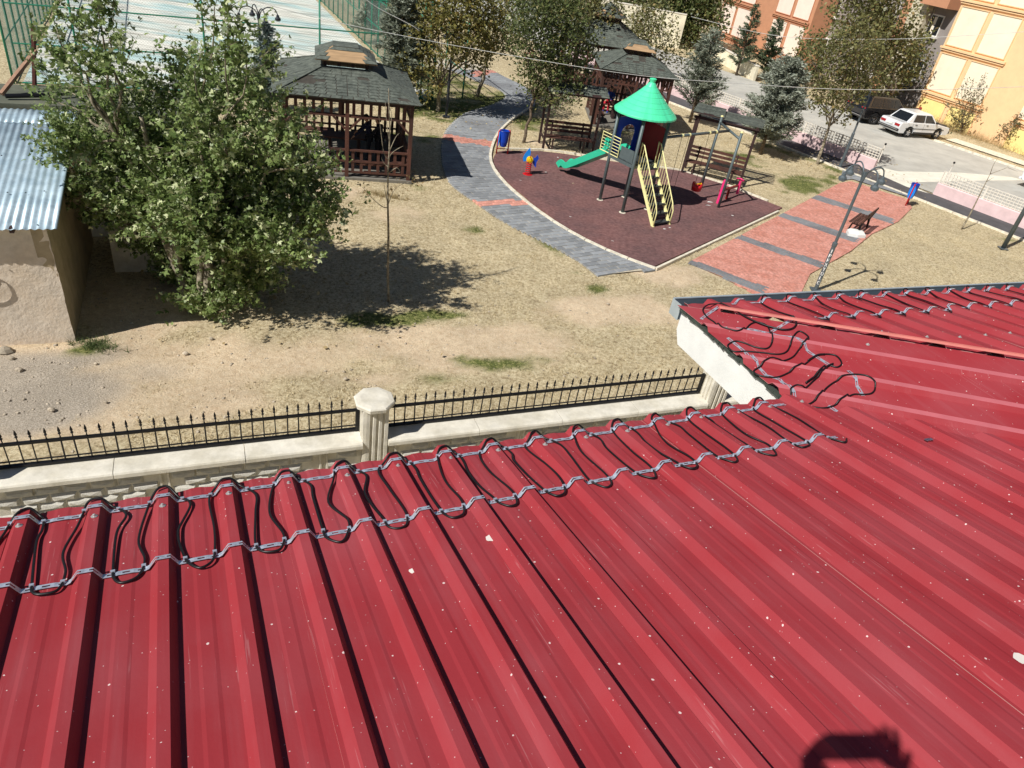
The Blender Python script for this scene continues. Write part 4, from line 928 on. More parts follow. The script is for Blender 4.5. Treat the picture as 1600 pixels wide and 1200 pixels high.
# covered benches
def covered_bench(p0, az, L_, lab, seed, slatroof=False):
    root = empty('covered_bench', p0, lab, 'bench', 'roofed benches beside the play area', math.radians(az)); r_ = random.Random(seed); D_ = .95
    for x in (0, L_):
        obj('post', MB().beam((x, 0, 0), (x, 0, 2.3), .09, .09, V(1, 0, 0)), M_wooddark, root); obj('post', MB().beam((x, D_, 0), (x, D_, 2.45), .09, .09, V(1, 0, 0)), M_wooddark, root)
        obj('seat_bearer', MB().beam((x, 0, .42), (x, D_, .42), .06, .08), M_wooddark, root)
    for z in (2.3,): obj('roof_beam', MB().beam((-.1, 0, z), (L_ + .1, 0, z), .07, .1), M_wooddark, root)
    obj('roof_beam', MB().beam((-.1, D_, 2.45), (L_ + .1, D_, 2.45), .07, .1), M_wooddark, root)
    for y in (.12, .26, .40, .54): obj('seat_slat', MB().box((L_ / 2, y, .48), (L_ - .12, .11, .03)), M_wood, root)
    for z in (.66, .82, .98): obj('back_slat', MB().box((L_ / 2, .66 + (z - .66) * .25, z), (L_ - .12, .03, .11)), M_wood, root)
    S_, B_ = MB(), MB(); f = [V(-.2, -.3, 2.36), V(L_ + .2, -.3, 2.36), V(L_ + .2, D_ * .5, 2.62), V(-.2, D_ * .5, 2.62)]; f2 = [V(L_ + .2, D_ + .3, 2.36), V(-.2, D_ + .3, 2.36), V(-.2, D_ * .5, 2.62), V(L_ + .2, D_ * .5, 2.62)]
    if slatroof:
        for k in range(8):
            t_ = k / 7; y = -.25 + t_ * (D_ + .5); obj('roof_slat', MB().box((L_ / 2 * (1 if k < 9 else 1), y, 2.5), (L_ + .4, .09, .03)), M_shing, root)
        roof_face(S_, B_, [V(-.2, -.3, 2.53), V(L_ * .45, -.3, 2.53), V(L_ * .4, D_ + .3, 2.6), V(-.2, D_ + .3, 2.6)], lambda u, t_, g_: g_.random() < .1, r_)
    else:
        for q_ in (f, f2): roof_face(S_, B_, q_, lambda u, t_, g_: g_.random() < .08, r_)
    obj('shingles', S_, M_shing, root, kind='stuff'); obj('roof_boards', B_, M_wooddark, root)
    for x in (.4, L_ - .4): obj('seat_leg', MB().beam((x, .1, 0), (x, .1, .44), .06, .06, V(1, 0, 0)).beam((x, .6, 0), (x, .75, 1.05), .06, .06, V(1, 0, 0)), M_wooddark, root)
covered_bench(G(848, 233), 13.5, 2.15, 'roofed bench with a shingled gable left of the play tower', 1)
covered_bench(G(1065, 270), -15.5, 2.4, 'roofed bench with an open slatted roof right of the swing', 2, True)
# ------------------------------------------------------------------ play tower
M_mint = mat('mint_green_plastic', lin(86, 226, 172), .35, spec=.5, var=.05, scale=3); M_teal = mat('slide_plastic', lin(52, 190, 152), .3, spec=.5, var=.04)
M_gpost = mat('grey_painted_post', lin(92, 104, 106), .5, .2, var=.08); M_yel = mat('pale_yellow_paint', lin(238, 232, 168), .5, var=.08, scale=9)
M_blue = mat('blue_plastic', lin(22, 66, 178), .35, var=.05); M_red = mat('red_plastic', lin(196, 30, 38), .35, var=.06); M_dred = mat('dark_red_panel', lin(128, 18, 26), .4, var=.05)
M_pink = mat('pink_plastic', lin(226, 52, 120), .35, var=.05); M_sky = mat('bright_blue_plastic', lin(22, 130, 224), .35, var=.05); M_yell = mat('yellow_plastic', lin(240, 196, 20), .35); M_step = mat('dark_step', lin(58, 62, 64), .7, var=.2)
T1, T2 = G(972, 333), G(937, 313); tw = empty('play_tower', T1, 'play tower with a mint green cone roof, yellow railed stairs and a green slide', 'play tower')
ta = math.degrees(math.atan2((T2 - T1).y, (T2 - T1).x)); a1, a2 = vec(ta), vec(ta - 90); TW = (T2 - T1).length
T3 = T1 + a2 * TW; T4 = T2 + a2 * TW; FZ = HZ(T1, 984, 257); print('platform', FZ, 'TW', TW); ZT = HZ(T1, 1006, 187)
def tp(mb_, nm, mt, smooth=False, **k): o = obj(nm, mb_, mt, tw, smooth=smooth, **k); return child(o, tw)
for p in (T1, T2, T3, T4):
    tp(MB().tube([p + V(0, 0, -.1), p + V(0, 0, ZT + .12)], .058, 10), 'post', M_gpost, True); tp(MB().lathe(p, [(.13, 0), (.12, .035), (.06, .04)], 10), 'post_footing', M_kerb)
cc = (T1 + T4) / 2
fl = MB()
for k in range(9): fl.beam(T1 + a1 * (TW * (k + .5) / 9) + V(0, 0, FZ), T1 + a1 * (TW * (k + .5) / 9) + a2 * TW + V(0, 0, FZ), TW / 9 - .012, .05)
tp(fl, 'platform', M_step)
for a_, b_ in ((T1, T2), (T2, T4), (T4, T3), (T3, T1)): tp(MB().beam(a_ + V(0, 0, FZ - .07), b_ + V(0, 0, FZ - .07), .05, .1), 'platform_beam', M_gpost)
# cone roof: eight moulded segments with stepped ridges
zr = HZ(cc, 1012, 178); zap = HZ(cc, 1019, 122); R0_ = .5 * (PD(1057, 178, cc.y) - PD(959, 162, cc.y)).length; print('cone', zr, zap, R0_)
prof_c = [(1.0, 0), (1.0, .045)]
steps_ = 8
for k in range(steps_):
    t0, t1 = k / steps_, (k + 1) / steps_; r0_ = (1 - t0) ** 1.22; r1_ = (1 - t1) ** 1.22
    r1_ = max(r1_, .09)
    prof_c += [(r0_ * .985, .05 + t0 * .95 + .012), (r1_ + .02, .05 + t1 * .95 - .012), (r1_ * .985, .05 + t1 * .95)]
prof_c += [(.06, .99), (.02, 1.0)]
m_ = MB(); rings = []
NS = 48
for r_, z in prof_c:
    ring = []
    for k in range(NS):
        q_ = 2 * math.pi * k / NS; seam = abs(((q_ * 4 / math.pi + .5) % 1) - .5); rr = r_ * R0_ * (1 - (.0 if seam > .06 else .018))
        ring.append(cc + V(math.cos(q_) * rr, math.sin(q_) * rr, zr + (zap - zr) * z))
    rings.append(ring)
m_.loft(rings); tp(m_, 'cone_roof', M_mint)
# stairs towards the near right
sd_ = -a1; E0 = (T1 + T3) / 2; foot = (G(1020, 356) + G(1052, 350)) / 2; run = (foot - E0).dot(sd_); hw = .40; print('run', run)
def stp(t_, side, dz=0.): return E0 + sd_ * (run * t_) + a2 * (side * hw) + V(0, 0, FZ * (1 - t_) + dz)
for s_ in (-1, 1):
    tp(MB().beam(stp(0, s_), stp(1, s_), .05, .10), 'stringer', M_yel)
    tp(MB().tube([stp(0, s_, .0), stp(-.02, s_, .7), stp(.06, s_, .78), stp(.92, s_, .62), stp(1.0, s_, .52), stp(1.0, s_, -.02)], .022, 7), 'handrail', M_yel, True)
    for k in range(1, 12): t_ = k / 12; tp(MB().tube([stp(t_, s_, .02), stp(t_, s_, .76 - .14 * t_)], .009, 5), 'rail_bar', M_yel)
    for k in range(7): tp(MB().lathe(stp((k + .5) / 7, s_ * .86, .02), [(.03, -.02), (.045, 0), (.03, .03)], 8), 'step_bracket', M_yel)
for k in range(7): t_ = (k + .5) / 7; tp(MB().box(stp(t_, 0, .0), (hw * 1.9, .2, .04), (a2, sd_, UP)), 'tread', M_step)
# slide away to the left
se = G(880, 270); sl0 = (T2 + T4) / 2 + V(0, 0, FZ + .03); 
dS = a1; rS = (se - (T2 + T4) / 2).dot(dS); lat = (se - (T2 + T4) / 2).dot(a2); print('slide run', rS, lat)
cen = catmull([sl0 - dS * .0, sl0 + dS * .2, sl0 + dS * (rS * .3) + V(0, 0, -FZ * .22), sl0 + dS * (rS * .78) + V(0, 0, -FZ * .72), sl0 + dS * (rS * .92) + V(0, 0, -FZ * .84), sl0 + dS * rS + V(0, 0, -FZ * .82), sl0 + dS * (rS + .12) + V(0, 0, -FZ * .9)], 5)
rings = []
for k, p in enumerate(cen):
    t_ = (cen[min(k + 1, len(cen) - 1)] - cen[max(0, k - 1)]).normalized(); up_ = (a2.cross(t_)); up_ = up_ if up_.z > 0 else -up_
    c_ = p + a2 * (lat * k / (len(cen) - 1)) * .3
    rings.append([c_ + a2 * x + up_ * y for x, y in ((-.30, .19), (-.26, .2), (-.22, .03), (-.09, .0), (-.07, .018), (-.05, 0), (.05, 0), (.07, .018), (.09, 0), (.22, .03), (.26, .2), (.30, .19), (.28, -.03), (-.28, -.03))])
tp(MB().loft(rings), 'slide', M_teal, False)
# panels of the platform
def bars(a_, b_, z0, z1, nm, mt, horiz=True, n=6, r_=.012):
    fr = MB().tube([a_ + V(0, 0, z0), a_ + V(0, 0, z1), b_ + V(0, 0, z1), b_ + V(0, 0, z0), a_ + V(0, 0, z0)], r_ * 1.5, 6); tp(fr, nm + '_frame', mt)
    for k in range(1, n):
        if horiz: z = z0 + (z1 - z0) * k / n; m2 = MB().tube([a_ + V(0, 0, z), b_ + V(0, 0, z)], r_, 5)
        else: q_ = a_.lerp(b_, k / n); m2 = MB().tube([q_ + V(0, 0, z0), q_ + V(0, 0, z1)], r_, 5)
        tp(m2, nm + '_bar', mt)
pa, pb_ = T2 + a1 * .5 - a2 * .03, T2 - a1 * .42 - a2 * .03
bars(pa, pb_, FZ + .0, FZ + .62, 'yellow_panel', M_yel, True, 6)
for k in range(2):                                                    # green play counters on the yellow panel
    for j in range(3): tp(MB().lathe(T2 + a1 * (.12 + .12 * k) - a2 * .05 + V(0, 0, FZ + .16 + .13 * j), [(.02, -.05), (.05, -.05), (.05, .05), (.02, .05)], 8, (a1, UP, a2)), 'play_counter', M_teal)
tp(MB().prism([T1 + a1 * .1 + V(0, 0, FZ), T1 + a1 * .75 + V(0, 0, FZ), T1 + a1 * .75 + V(0, 0, FZ + .42), T1 + a1 * .1 + V(0, 0, FZ + .42)], a2 * .02), 'low_grey_panel', M_gpost)
# blue arch at the slide, dark red panel at the back
def arch(a_, b_, z0, z1, nm, mt, hole):
    d = (b_ - a_); L_ = d.length; d = d / L_; m2 = MB(); c_ = a_.lerp(b_, .5); n = 16; o_, i_ = [], []
    for k in range(n + 1):
        q_ = math.pi * k / n; i_.append(c_ + d * (math.cos(q_) * hole) + V(0, 0, z0 + (z1 - z0) * .55 + math.sin(q_) * hole * .9)); o_.append(c_ + d * (max(-1, min(1, math.cos(q_) * 1.35)) * L_ / 2) + V(0, 0, min(z1, z0 + (z1 - z0) * .55 + math.sin(q_) * (z1 - z0) * .62)))
    i_ = [c_ + d * hole * .85 + V(0, 0, z0)] + i_ + [c_ - d * hole * .85 + V(0, 0, z0)]; o_ = [b_ + V(0, 0, z0)] + o_ + [a_ + V(0, 0, z0)]
    nn = d.cross(UP) * .04
    for k in range(len(i_) - 1): m2.prism([i_[k], o_[k], o_[k + 1], i_[k + 1]], nn)
    tp(m2, nm, mt)
arch(T2 + a2 * .06, T4 - a2 * .06, FZ, FZ + 1.25, 'blue_arch', M_blue, .33)
tp(MB().prism([T4 - a1 * .08 + V(0, 0, FZ + .02), T3 + a1 * .06 + V(0, 0, FZ + .02), T3 + a1 * .06 + V(0, 0, FZ + 1.15), T4 - a1 * .08 + V(0, 0, FZ + 1.22)], a2 * -.03), 'dark_red_panel', M_dred)
# ------------------------------------------------------------------ swing
S1, S2 = G(1095, 294), G(1122, 325); SZ = 2.35; sw = empty('play_swing', S1, 'grey steel swing frame with a red bucket seat, joined to the play tower', 'swing')
def sp2(mb_, nm, mt, smooth=False): return child(obj(nm, mb_, mt, sw, smooth=smooth), sw)
hz_ = HZ(S2, 1160, 208)
for p in (S1, S2): sp2(MB().tube([p + V(0, 0, -.1), p + V(0, 0, hz_)], .05, 10), 'post', M_gpost, True); sp2(MB().lathe(p + V(0, 0, hz_), [(.056, 0), (.056, .03), (.03, .05)], 10), 'post_cap', M_yel)
BZ = hz_ - .22
sp2(MB().tube([S1 + V(0, 0, BZ), S2 + V(0, 0, BZ)], .045, 10), 'cross_brace', M_gpost, True)
bA, bB = T3 + V(0, 0, BZ), (S1 + S2) / 2 + V(0, 0, BZ); sp2(MB().tube([bA, bB], .05, 10), 'top_bar', M_gpost, True)
def swing(t_, mt, lab, full):
    root = sw; root_loc = 0; d = (bB - bA).normalized(); sdv = V(-d.y, d.x, 0)
    seat = bA.lerp(bB, t_) + V(0, 0, -BZ + .42)
    for q_ in (-1, 1):
        h = bA.lerp(bB, t_) + d * q_ * .2; child(obj('hanger', MB().lathe(h, [(.065, -.03), (.065, .03)], 10, (sdv, UP, d)), M_yel, root), root)
        child(obj('chain', MB().tube([h + V(0, 0, -.05), seat + d * q_ * .16 + V(0, 0, .22)], .008, 5), M_black, root), root)
    m2 = MB()
    if full:
        rings = []
        for z, r_ in ((-.02, .12), (0, .17), (.12, .19), (.24, .2)):
            rings.append([seat + d * (math.cos(q_) * r_ * 1.1) + sdv * (math.sin(q_) * r_) + V(0, 0, z + (.05 * math.cos(q_ * 4) if z > .2 else 0)) for q_ in np.linspace(0, 2 * math.pi, 25)[:-1]])
        for z, r_ in ((.24, .18), (.05, .16)):
            rings.append([seat + d * (math.cos(q_) * r_ * 1.1) + sdv * (math.sin(q_) * r_) + V(0, 0, z + (.05 * math.cos(q_ * 4) if z > .2 else 0)) for q_ in np.linspace(0, 2 * math.pi, 25)[:-1]])
        m2.loft(rings); child(obj('safety_bar', MB().tube([seat + d * -.2 + V(0, 0, .27), seat + sdv * -.16 + V(0, 0, .3), seat + d * .2 + V(0, 0, .27)], .016, 6), M_yell, root), root)
    else: m2.box(seat + V(0, 0, .2), (.42, .18, .03), (d, sdv, UP))
    child(obj('seat', m2, mt, root, smooth=full), root)
swing(.72, M_red, 'red bucket swing seat hanging between stairs and grey post', True); swing(.3, M_rubber, 'black flat swing seat hanging behind the yellow stairs', False)
# seesaw
q1, q2 = G(1119, 318), G(1149, 306); ss = empty('seesaw', (q1 + q2) / 2, 'small seesaw with pink ends at the right of the swing frame', 'seesaw')
def s3(mb_, nm, mt, sm=False): return child(obj(nm, mb_, mt, ss, smooth=sm), ss)
dd = (q2 - q1).normalized(); s3(MB().beam(q1 + V(0, 0, .5), q2 + V(0, 0, .42), .08, .07), 'beam', M_dred); s3(MB().tube([(q1 + q2) / 2 + V(0, 0, -.05), (q1 + q2) / 2 + V(0, 0, .45)], .05, 8), 'base_post', M_dred)
s3(MB().prism([q1 + V(0, 0, .0) + dd * -.05, q1 + dd * .09 + V(0, 0, 0), q1 + dd * .14 + V(0, 0, .88), q1 + dd * .07 + V(0, 0, .94), q1 + dd * 0 + V(0, 0, .88)], dd.cross(UP) * .09), 'end_panel', M_pink)
s3(MB().prism([q2 + V(0, 0, .1) + dd * -.06, q2 + dd * .06 + V(0, 0, .1), q2 + dd * .08 + V(0, 0, .62), q2 + dd * -.08 + V(0, 0, .62)], dd.cross(UP) * .08), 'end_panel', M_pink)
s3(MB().tube([q2 + dd.cross(UP) * -.16 + V(0, 0, .66), q2 + V(0, 0, .7), q2 + dd.cross(UP) * .16 + V(0, 0, .66)], .03, 8), 'handle', M_pink, True); s3(MB().tube([q1 + dd * .3 + dd.cross(UP) * -.14 + V(0, 0, .72), q1 + dd * .3 + dd.cross(UP) * .14 + V(0, 0, .72)], .02, 6), 'handle', M_pink)
# spring rider
r0 = G(824, 273); sr = empty('spring_rider', r0, 'spring rider with a red coil, yellow disc and blue fins on the rubber floor', 'spring rider')
def s4(mb_, nm, mt, sm=False): return child(obj(nm, mb_, mt, sr, smooth=sm), sr)
s4(MB().tube([r0 + V(math.cos(k * .7) * .09, math.sin(k * .7) * .09, .03 + k * .0092) for k in range(52)], .02, 6), 'coil', M_red, True); s4(MB().lathe(r0, [(.19, 0), (.19, .03), (.12, .045)], 14), 'base_plate', M_red)
vx = V(*(CM[:, 0][:2]), 0).normalized(); vy = V(-vx.y, vx.x, 0)
s4(MB().lathe(r0 + V(0, 0, .58), [(.05, -.07), (.12, -.05), (.13, .05), (.05, .08)], 14, (vx, UP, -vy)), 'centre_disc', M_yell)
def fin(pts, nm, mt, off): s4(MB().prism([r0 + vx * a_ + V(0, 0, b_) + vy * off for a_, b_ in pts], vy * .05), nm, mt)
fin([(-.22, .46), (-.12, .5), (.0, .66), (.0, .84), (-.05, 1.0), (-.12, .9), (-.22, .72), (-.26, .58)], 'head_fin', M_sky, .02); fin([(.1, .5), (.2, .36), (.28, .3), (.27, .5), (.33, .66), (.27, .78), (.2, .66), (.12, .62)], 'tail_fin', M_blue, .02)
s4(MB().tube([r0 + vy * -.16 + V(0, 0, .7), r0 + vy * .18 + V(0, 0, .7)], .015, 6), 'handle', M_red)
# litter bins
def bin_(p, az, lab):
    root = empty('litter_bin', p, lab, 'litter bin', 'red and blue litter bins', math.radians(az)); sc_ = 1.0
    for x in (-.23, .23): obj('post', MB().tube([(x, 0, -.05), (x, 0, .9), (x * .8, 0, .96)], .028, 8), M_red, root, smooth=True)
    obj('crossbar', MB().tube([(-.23, 0, .22), (.23, 0, .22)], .018, 6), M_red, root)
    rr = [[V(math.cos(q_) * r_ * 1.0, math.sin(q_) * r_ * .85, z) for q_ in np.linspace(0, 2 * math.pi, 21)[:-1]] for z, r_ in ((.3, .08), (.33, .13), (.5, .175), (.88, .195), (.92, .2), (.92, .175), (.5, .15))]
    obj('drum', MB().loft(rr), M_blue, root, smooth=False)
    obj('side_plate', MB().lathe((-.215, 0, .6), [(.02, -.012), (.16, -.012), (.17, 0), (.16, .012), (.02, .012)], 16, (V(0, .75, 0), V(0, 0, 1.75), V(-1, 0, 0))), M_sky, root)
    obj('rim', MB().tube([V(math.cos(q_) * .2, math.sin(q_) * .17, .93) for q_ in np.linspace(0, 2 * math.pi, 21)], .012, 5), M_blue, root)
bin_(G(784, 241), 20, 'blue litter bin on red posts at the left rim of the play area'); bin_(G(1416, 320), 60, 'blue litter bin on red posts at the plaza corner near the road')
# park bench at the plaza
def park_bench(p, az, lab, L_=1.5, mt=None):
    root = empty('park_bench', p, lab, 'bench', None, math.radians(az)); mt = mt or M_wood
    for k, y in enumerate((.0, .11, .22, .33)): obj('seat_slat', MB().box((0, y, .45), (L_, .085, .03)), mt, root)
    for k, z in enumerate((.58, .70, .82)): obj('back_slat', MB().box((0, -.07 - (z - .5) * .3, z), (L_, .03, .095)), mt, root)
    for x in (-L_ / 2 + .15, L_ / 2 - .15):
        obj('leg', MB().prism([(x, .36, 0), (x, .28, .43), (x, -.02, .43), (x, -.17, .88), (x, -.21, .87), (x, -.08, .4), (x, -.12, 0), (x, -.06, 0), (x, .0, .36), (x, .24, .36), (x, .3, 0)], (.05, 0, 0)), M_black, root)
    return root
park_bench(G(1343, 362), 57, 'brown slatted bench at the edge of the red plaza with a white block beside it')
wb = MB(); bw = G(1336, 368); wb.loft([[bw + V(x * r_, y * r_ * .8, z) for x, y in ((-.35, -.25), (0, -.32), (.33, -.2), (.36, .2), (0, .3), (-.3, .25))] for z, r_ in ((-.02, 1), (.12, .95), (.2, .7), (.22, .3))]); tag(obj('white_block', wb, M_white), 'rough white lime block at the foot of the plaza bench', 'block')
park_bench(G(826, 100), 95, 'far reddish bench on the grass beyond the curved path', 2.2, mat('red_bench', lin(150, 74, 62), .7))
# ------------------------------------------------------------------ lamps and poles
M_lampg = mat('grey_lamp_post', lin(96, 106, 112), .45, .3, var=.1); M_lampd = mat('dark_lamp_post', lin(52, 56, 62), .45, .3, var=.1); M_lens = mat('lamp_glass', lin(150, 165, 175), .2, 0, .6)
def lamp(base, H_, lab, mt, arms, az0=0., text=None, arm=.55, collar=1.45):
    root = empty('street_lamp', base, lab, 'lamp', 'park lamp posts', 0.)
    obj('pole', MB().tube([(0, 0, -.1), (0, 0, collar), (0, 0, collar + .02), (0, 0, collar + .12), (0, 0, collar + .14), (0, 0, H_)], [.062, .062, .075, .075, .045, .04], 12), mt, root, smooth=False)
    obj('base_plate', MB().box((0, 0, .01), (.3, .3, .03)), mt, root)
    for k in range(arms):
        d = vec(az0 + 360 * k / arms); pts = catmull([d * .03 + V(0, 0, H_ - .3), d * .1 + V(0, 0, H_ + .0), d * (arm * .5) + V(0, 0, H_ + .16), d * (arm * .85) + V(0, 0, H_ + .1), d * arm + V(0, 0, H_ - .1)], 5)
        o = obj('arm', MB().tube(pts, .02, 7), mt, root, smooth=True)
        h = pts[-1]; hd_ = obj('lamp_head', MB().lathe(h, [(.02, .02), (.05, 0), (.06, -.06), (.11, -.11), (.115, -.17)], 12), mt, root, smooth=False)
        obj('lens', MB().lathe(h + V(0, 0, -.172), [(.10, 0), (.085, -.035), (.03, -.05)], 12), M_lens, hd_)
    return root
LP = G(1274, 453); HL = HZ(LP, 1351, 268); print('lamp H', HL)
lroot = lamp(LP, HL, 'grey four armed lamp post with white lettering rising past the gutter', M_lampg, 4, 15, arm=.62, collar=HZ(LP, 1306, 386))
M_wp = mat('white_paint', (.8, .8, .8), .7)
lt_dir = V(-LP.x, -LP.y, 0).normalized(); vr = V(-lt_dir.y, lt_dir.x, 0)
if vr.dot(vx) < 0: vr = -vr
for k, ch in enumerate('IPEXYOLC'):
    cu = bpy.data.curves.new('letter', 'FONT'); cu.body = ch; cu.size = .155; cu.align_x = 'CENTER'; cu.align_y = 'CENTER'; cu.extrude = .001; cu.offset = .004
    o_ = bpy.data.objects.new('t', cu); COL.objects.link(o_); dg = bpy.context.evaluated_depsgraph_get(); me_ = bpy.data.meshes.new_from_object(o_.evaluated_get(dg)); bpy.data.objects.remove(o_)
    xs_ = [v.co.x for v in me_.vertices]; wsc = min(1.0, .085 / max(.02, (max(xs_) - min(xs_)))) 
    for v in me_.vertices: v.co.x = v.co.x * wsc
    z = HZ(LP, 1274 + (77) * ((453 - (392 + k * 7.0)) / 185.), 392 + k * 7.0); o_ = obj('letter', me_, M_wp, lroot)
    for v in me_.vertices:
        x, y, d_ = v.co.x, v.co.y, v.co.z; ang_ = x / .062
        v.co = lt_dir * (math.cos(ang_) * (.0635 + d_ * .5)) + vr * (math.sin(ang_) * .0635) + V(0, 0, z + y)
lamp(G(411, 165), HZ(G(411, 165), 405, 18), 'dark lamp post with drooping arms in front of the pale court', M_lampd, 4, 40, arm=.75)
lamp(G(697, 182), HZ(G(697, 182), 717, 50), 'dark lamp post among the trees left of the path', M_lampd, 2, 10, arm=.3)
rt_ = empty('steel_pole', G(1312, 262), 'slim grey steel pole standing beside the roadside lattice wall', 'pole'); hq = HZ(G(1312, 262), 1361, 138)
obj('pole', MB().tube([(0, 0, -.1), (0, 0, hq * .45), (0, 0, hq * .46), (0, 0, hq)], [.07, .07, .045, .04], 10), M_lampg, rt_); obj('base_plate', MB().box((0, 0, .01), (.25, .25, .03)), M_lampg, rt_)
rt_ = empty('steel_pole', G(1567, 388), 'thick grey pole on the dark pavement at the right edge', 'pole')
obj('pole', MB().tube([(0, 0, -.1), (0, 0, 5.0)], [.085, .06], 12), M_lampg, rt_, smooth=True); obj('base_plate', MB().box((0, 0, .01), (.3, .3, .03)), M_lampg, rt_)
rt_ = empty('goal_post', G(675, 155), 'bright green painted steel post by the yellowing trees', 'post'); M_grn = mat('green_fence_paint', lin(40, 128, 102), .5, .1, var=.12)
obj('pole', MB().tube([(0, 0, -.1), (0, 0, HZ(G(675, 155), 683, 85))], .06, 8), M_grn, rt_, smooth=True)
# overhead wires
M_wire = mat('pale_wire', lin(205, 205, 200), .6)
def wire(pts, lab):
    l = [PD(x, y, d) for x, y, d in pts]; tag(obj('overhead_wire', MB().tube(catmull(l, 4), .011, 5), M_wire), lab, 'wire', 'overhead wires')
wire([(330, -20, 26), (480, 24, 27), (640, 58, 28), (830, 92, 29), (1000, 118, 30), (1150, 130, 31), (1300, 139, 32), (1450, 140, 33), (1640, 134, 34)], 'pale overhead wire crossing in front of the green cone and orange facade')
wire([(1080, 26, 46), (1180, 50, 45), (1260, 60, 44), (1400, 61, 43), (1500, 56, 42), (1640, 47, 41)], 'upper pale overhead wire crossing the orange facade')
wire([(560, -10, 24), (590, 12, 24.2), (640, 38, 24.6), (655, 48, 24.8)], 'short pale wire slanting down from the top among the green fence posts')
# ------------------------------------------------------------------ ball court and its green fence
ca = 118.; ceast = G(592, 98); cx1, cy1 = vec(ca), vec(ca + 90)        # cx1 runs away from us, cy1 to the left
CL = G(67, 131); 
def CT(s, d, z=0): return ceast + cx1 * s + cy1 * d + V(0, 0, z)
s_near = (CL - ceast).dot(cx1); d_left = (G(47, 106) - ceast).dot(cy1); s_near = min(s_near, -5.0); print('court', s_near, d_left)
M_court = bpy.data.materials.new('faded_court_paint'); M_court.use_nodes = True
def court_mat(m):
    t = m.node_tree; N = t.nodes; L = t.links; b = N['Principled BSDF']; b.inputs['Roughness'].default_value = .9; tc = N.new('ShaderNodeTexCoord')
    def nz(s, d=6, sc=None):
        n = N.new('ShaderNodeTexNoise'); n.inputs['Scale'].default_value = s; n.inputs['Detail'].default_value = d
        mp = N.new('ShaderNodeMapping'); mp.inputs['Rotation'].default_value = (0, 0, math.radians(-28)); mp.inputs['Scale'].default_value = sc or (1, 1, 1); L.new(tc.outputs['Object'], mp.inputs[0]); L.new(mp.outputs[0], n.inputs['Vector']); return n.outputs['Fac']
    r = N.new('ShaderNodeValToRGB'); L.new(nz(.35, 8, (.5, 1.6, 1)), r.inputs[0]); e = r.color_ramp.elements
    e[0].position = .42; e[0].color = lin(234, 232, 222); e[1].position = .62; e[1].color = lin(186, 214, 214); x = e.new(.52); x.color = lin(220, 226, 218)
    r2 = N.new('ShaderNodeValToRGB'); L.new(nz(1.2, 8, (.3, 3, 1)), r2.inputs[0]); e = r2.color_ramp.elements; e[0].position = .4; e[0].color = (.62, .62, .6, 1); e[1].position = .55; e[1].color = (1, 1, 1, 1)
    mx = N.new('ShaderNodeMix'); mx.data_type = 'RGBA'; mx.blend_type = 'MULTIPLY'; mx.inputs[0].default_value = 1; L.new(r.outputs[0], mx.inputs[6]); L.new(r2.outputs[0], mx.inputs[7]); L.new(mx.outputs[2], b.inputs['Base Color'])
court_mat(M_court)
court = obj('court', MB().prism([CT(s_near, 0, -.02), CT(34, 0, -.02), CT(34, d_left, -.02), CT(s_near, d_left, -.02)], (0, 0, .035)), M_court, kind='structure')
jt = MB()
for k in range(1, 12): s = s_near + (34 - s_near) * k / 12; jt.box(CT(s, d_left / 2, .018), (.035, d_left - .1, .006), (cx1, cy1, UP))
obj('court_joint', jt, mat('joint_tar', lin(90, 92, 88), .9), court)
def green_fence(org, d, L_, H_, gap, rails, lab, start=0., meshed=True, rr=.04, side=None):
    root = empty('wire_mesh_fence', org, lab, 'fence', 'green posted fences round the ball court', math.atan2(d.y, d.x))
    n = int((L_ - start) / gap) + 1
    for k in range(n): obj('post', MB().tube([(start + k * gap, 0, -.1), (start + k * gap, 0, H_)], rr, 7), M_grn, root, smooth=True)
    for z in rails: obj('rail', MB().tube([(0, 0, z), (L_, 0, z)], .028, 6), M_grn, root)
    if meshed:
        vs, fs = [], []; st_ = .11; hh = H_ * .98
        for q_ in (1, -1):
            for a_ in np.arange(-hh, L_ + hh, st_):
                x0, x1, z0, z1 = a_, a_ + q_ * hh, .03, hh
                if q_ < 0: pass
                lo, hi = 0., 1.
                for lim, sg in ((0, 1), (L_, -1)):
                    c0, c1 = sg * (x0 - lim), sg * (x1 - lim)
                    if c0 < 0 and c1 < 0: lo = 2
                    elif c0 < 0: lo = max(lo, c0 / (c0 - c1))
                    elif c1 < 0: hi = min(hi, c0 / (c0 - c1))
                if hi - lo < .02: continue
                p, r_ = (x0 + (x1 - x0) * lo, z0 + (z1 - z0) * lo), (x0 + (x1 - x0) * hi, z0 + (z1 - z0) * hi); b0 = len(vs); w_ = .0028
                vs += [(p[0], -w_, p[1]), (p[0], w_, p[1] - w_), (p[0], w_, p[1] + w_), (r_[0], -w_, r_[1]), (r_[0], w_, r_[1] - w_), (r_[0], w_, r_[1] + w_)]
                fs += [(b0, b0 + 1, b0 + 4, b0 + 3), (b0 + 1, b0 + 2, b0 + 5, b0 + 4), (b0 + 2, b0, b0 + 3, b0 + 5)]
        me_ = np_mesh('wire_mesh', np.array(vs), np.array(fs), mat('mesh_wire', lin(120, 140, 132), .5, .4)); obj('wire_mesh', me_, None, root, kind='stuff')
    return root
nf = CT(s_near - .2, 0)
green_fence(CT(s_near - .2, .0), cy1, d_left, 4.2, 4.55, (.06, 1.45, 2.8, 4.1), 'green mesh fence along the near side of the pale court behind the nearest gazebo')
green_fence(CT(s_near - .2, -.35), cx1, 36, 4.2, 1.6, (.06, 1.45, 2.8, 4.1), 'green mesh fence of close set posts along the right side of the court')
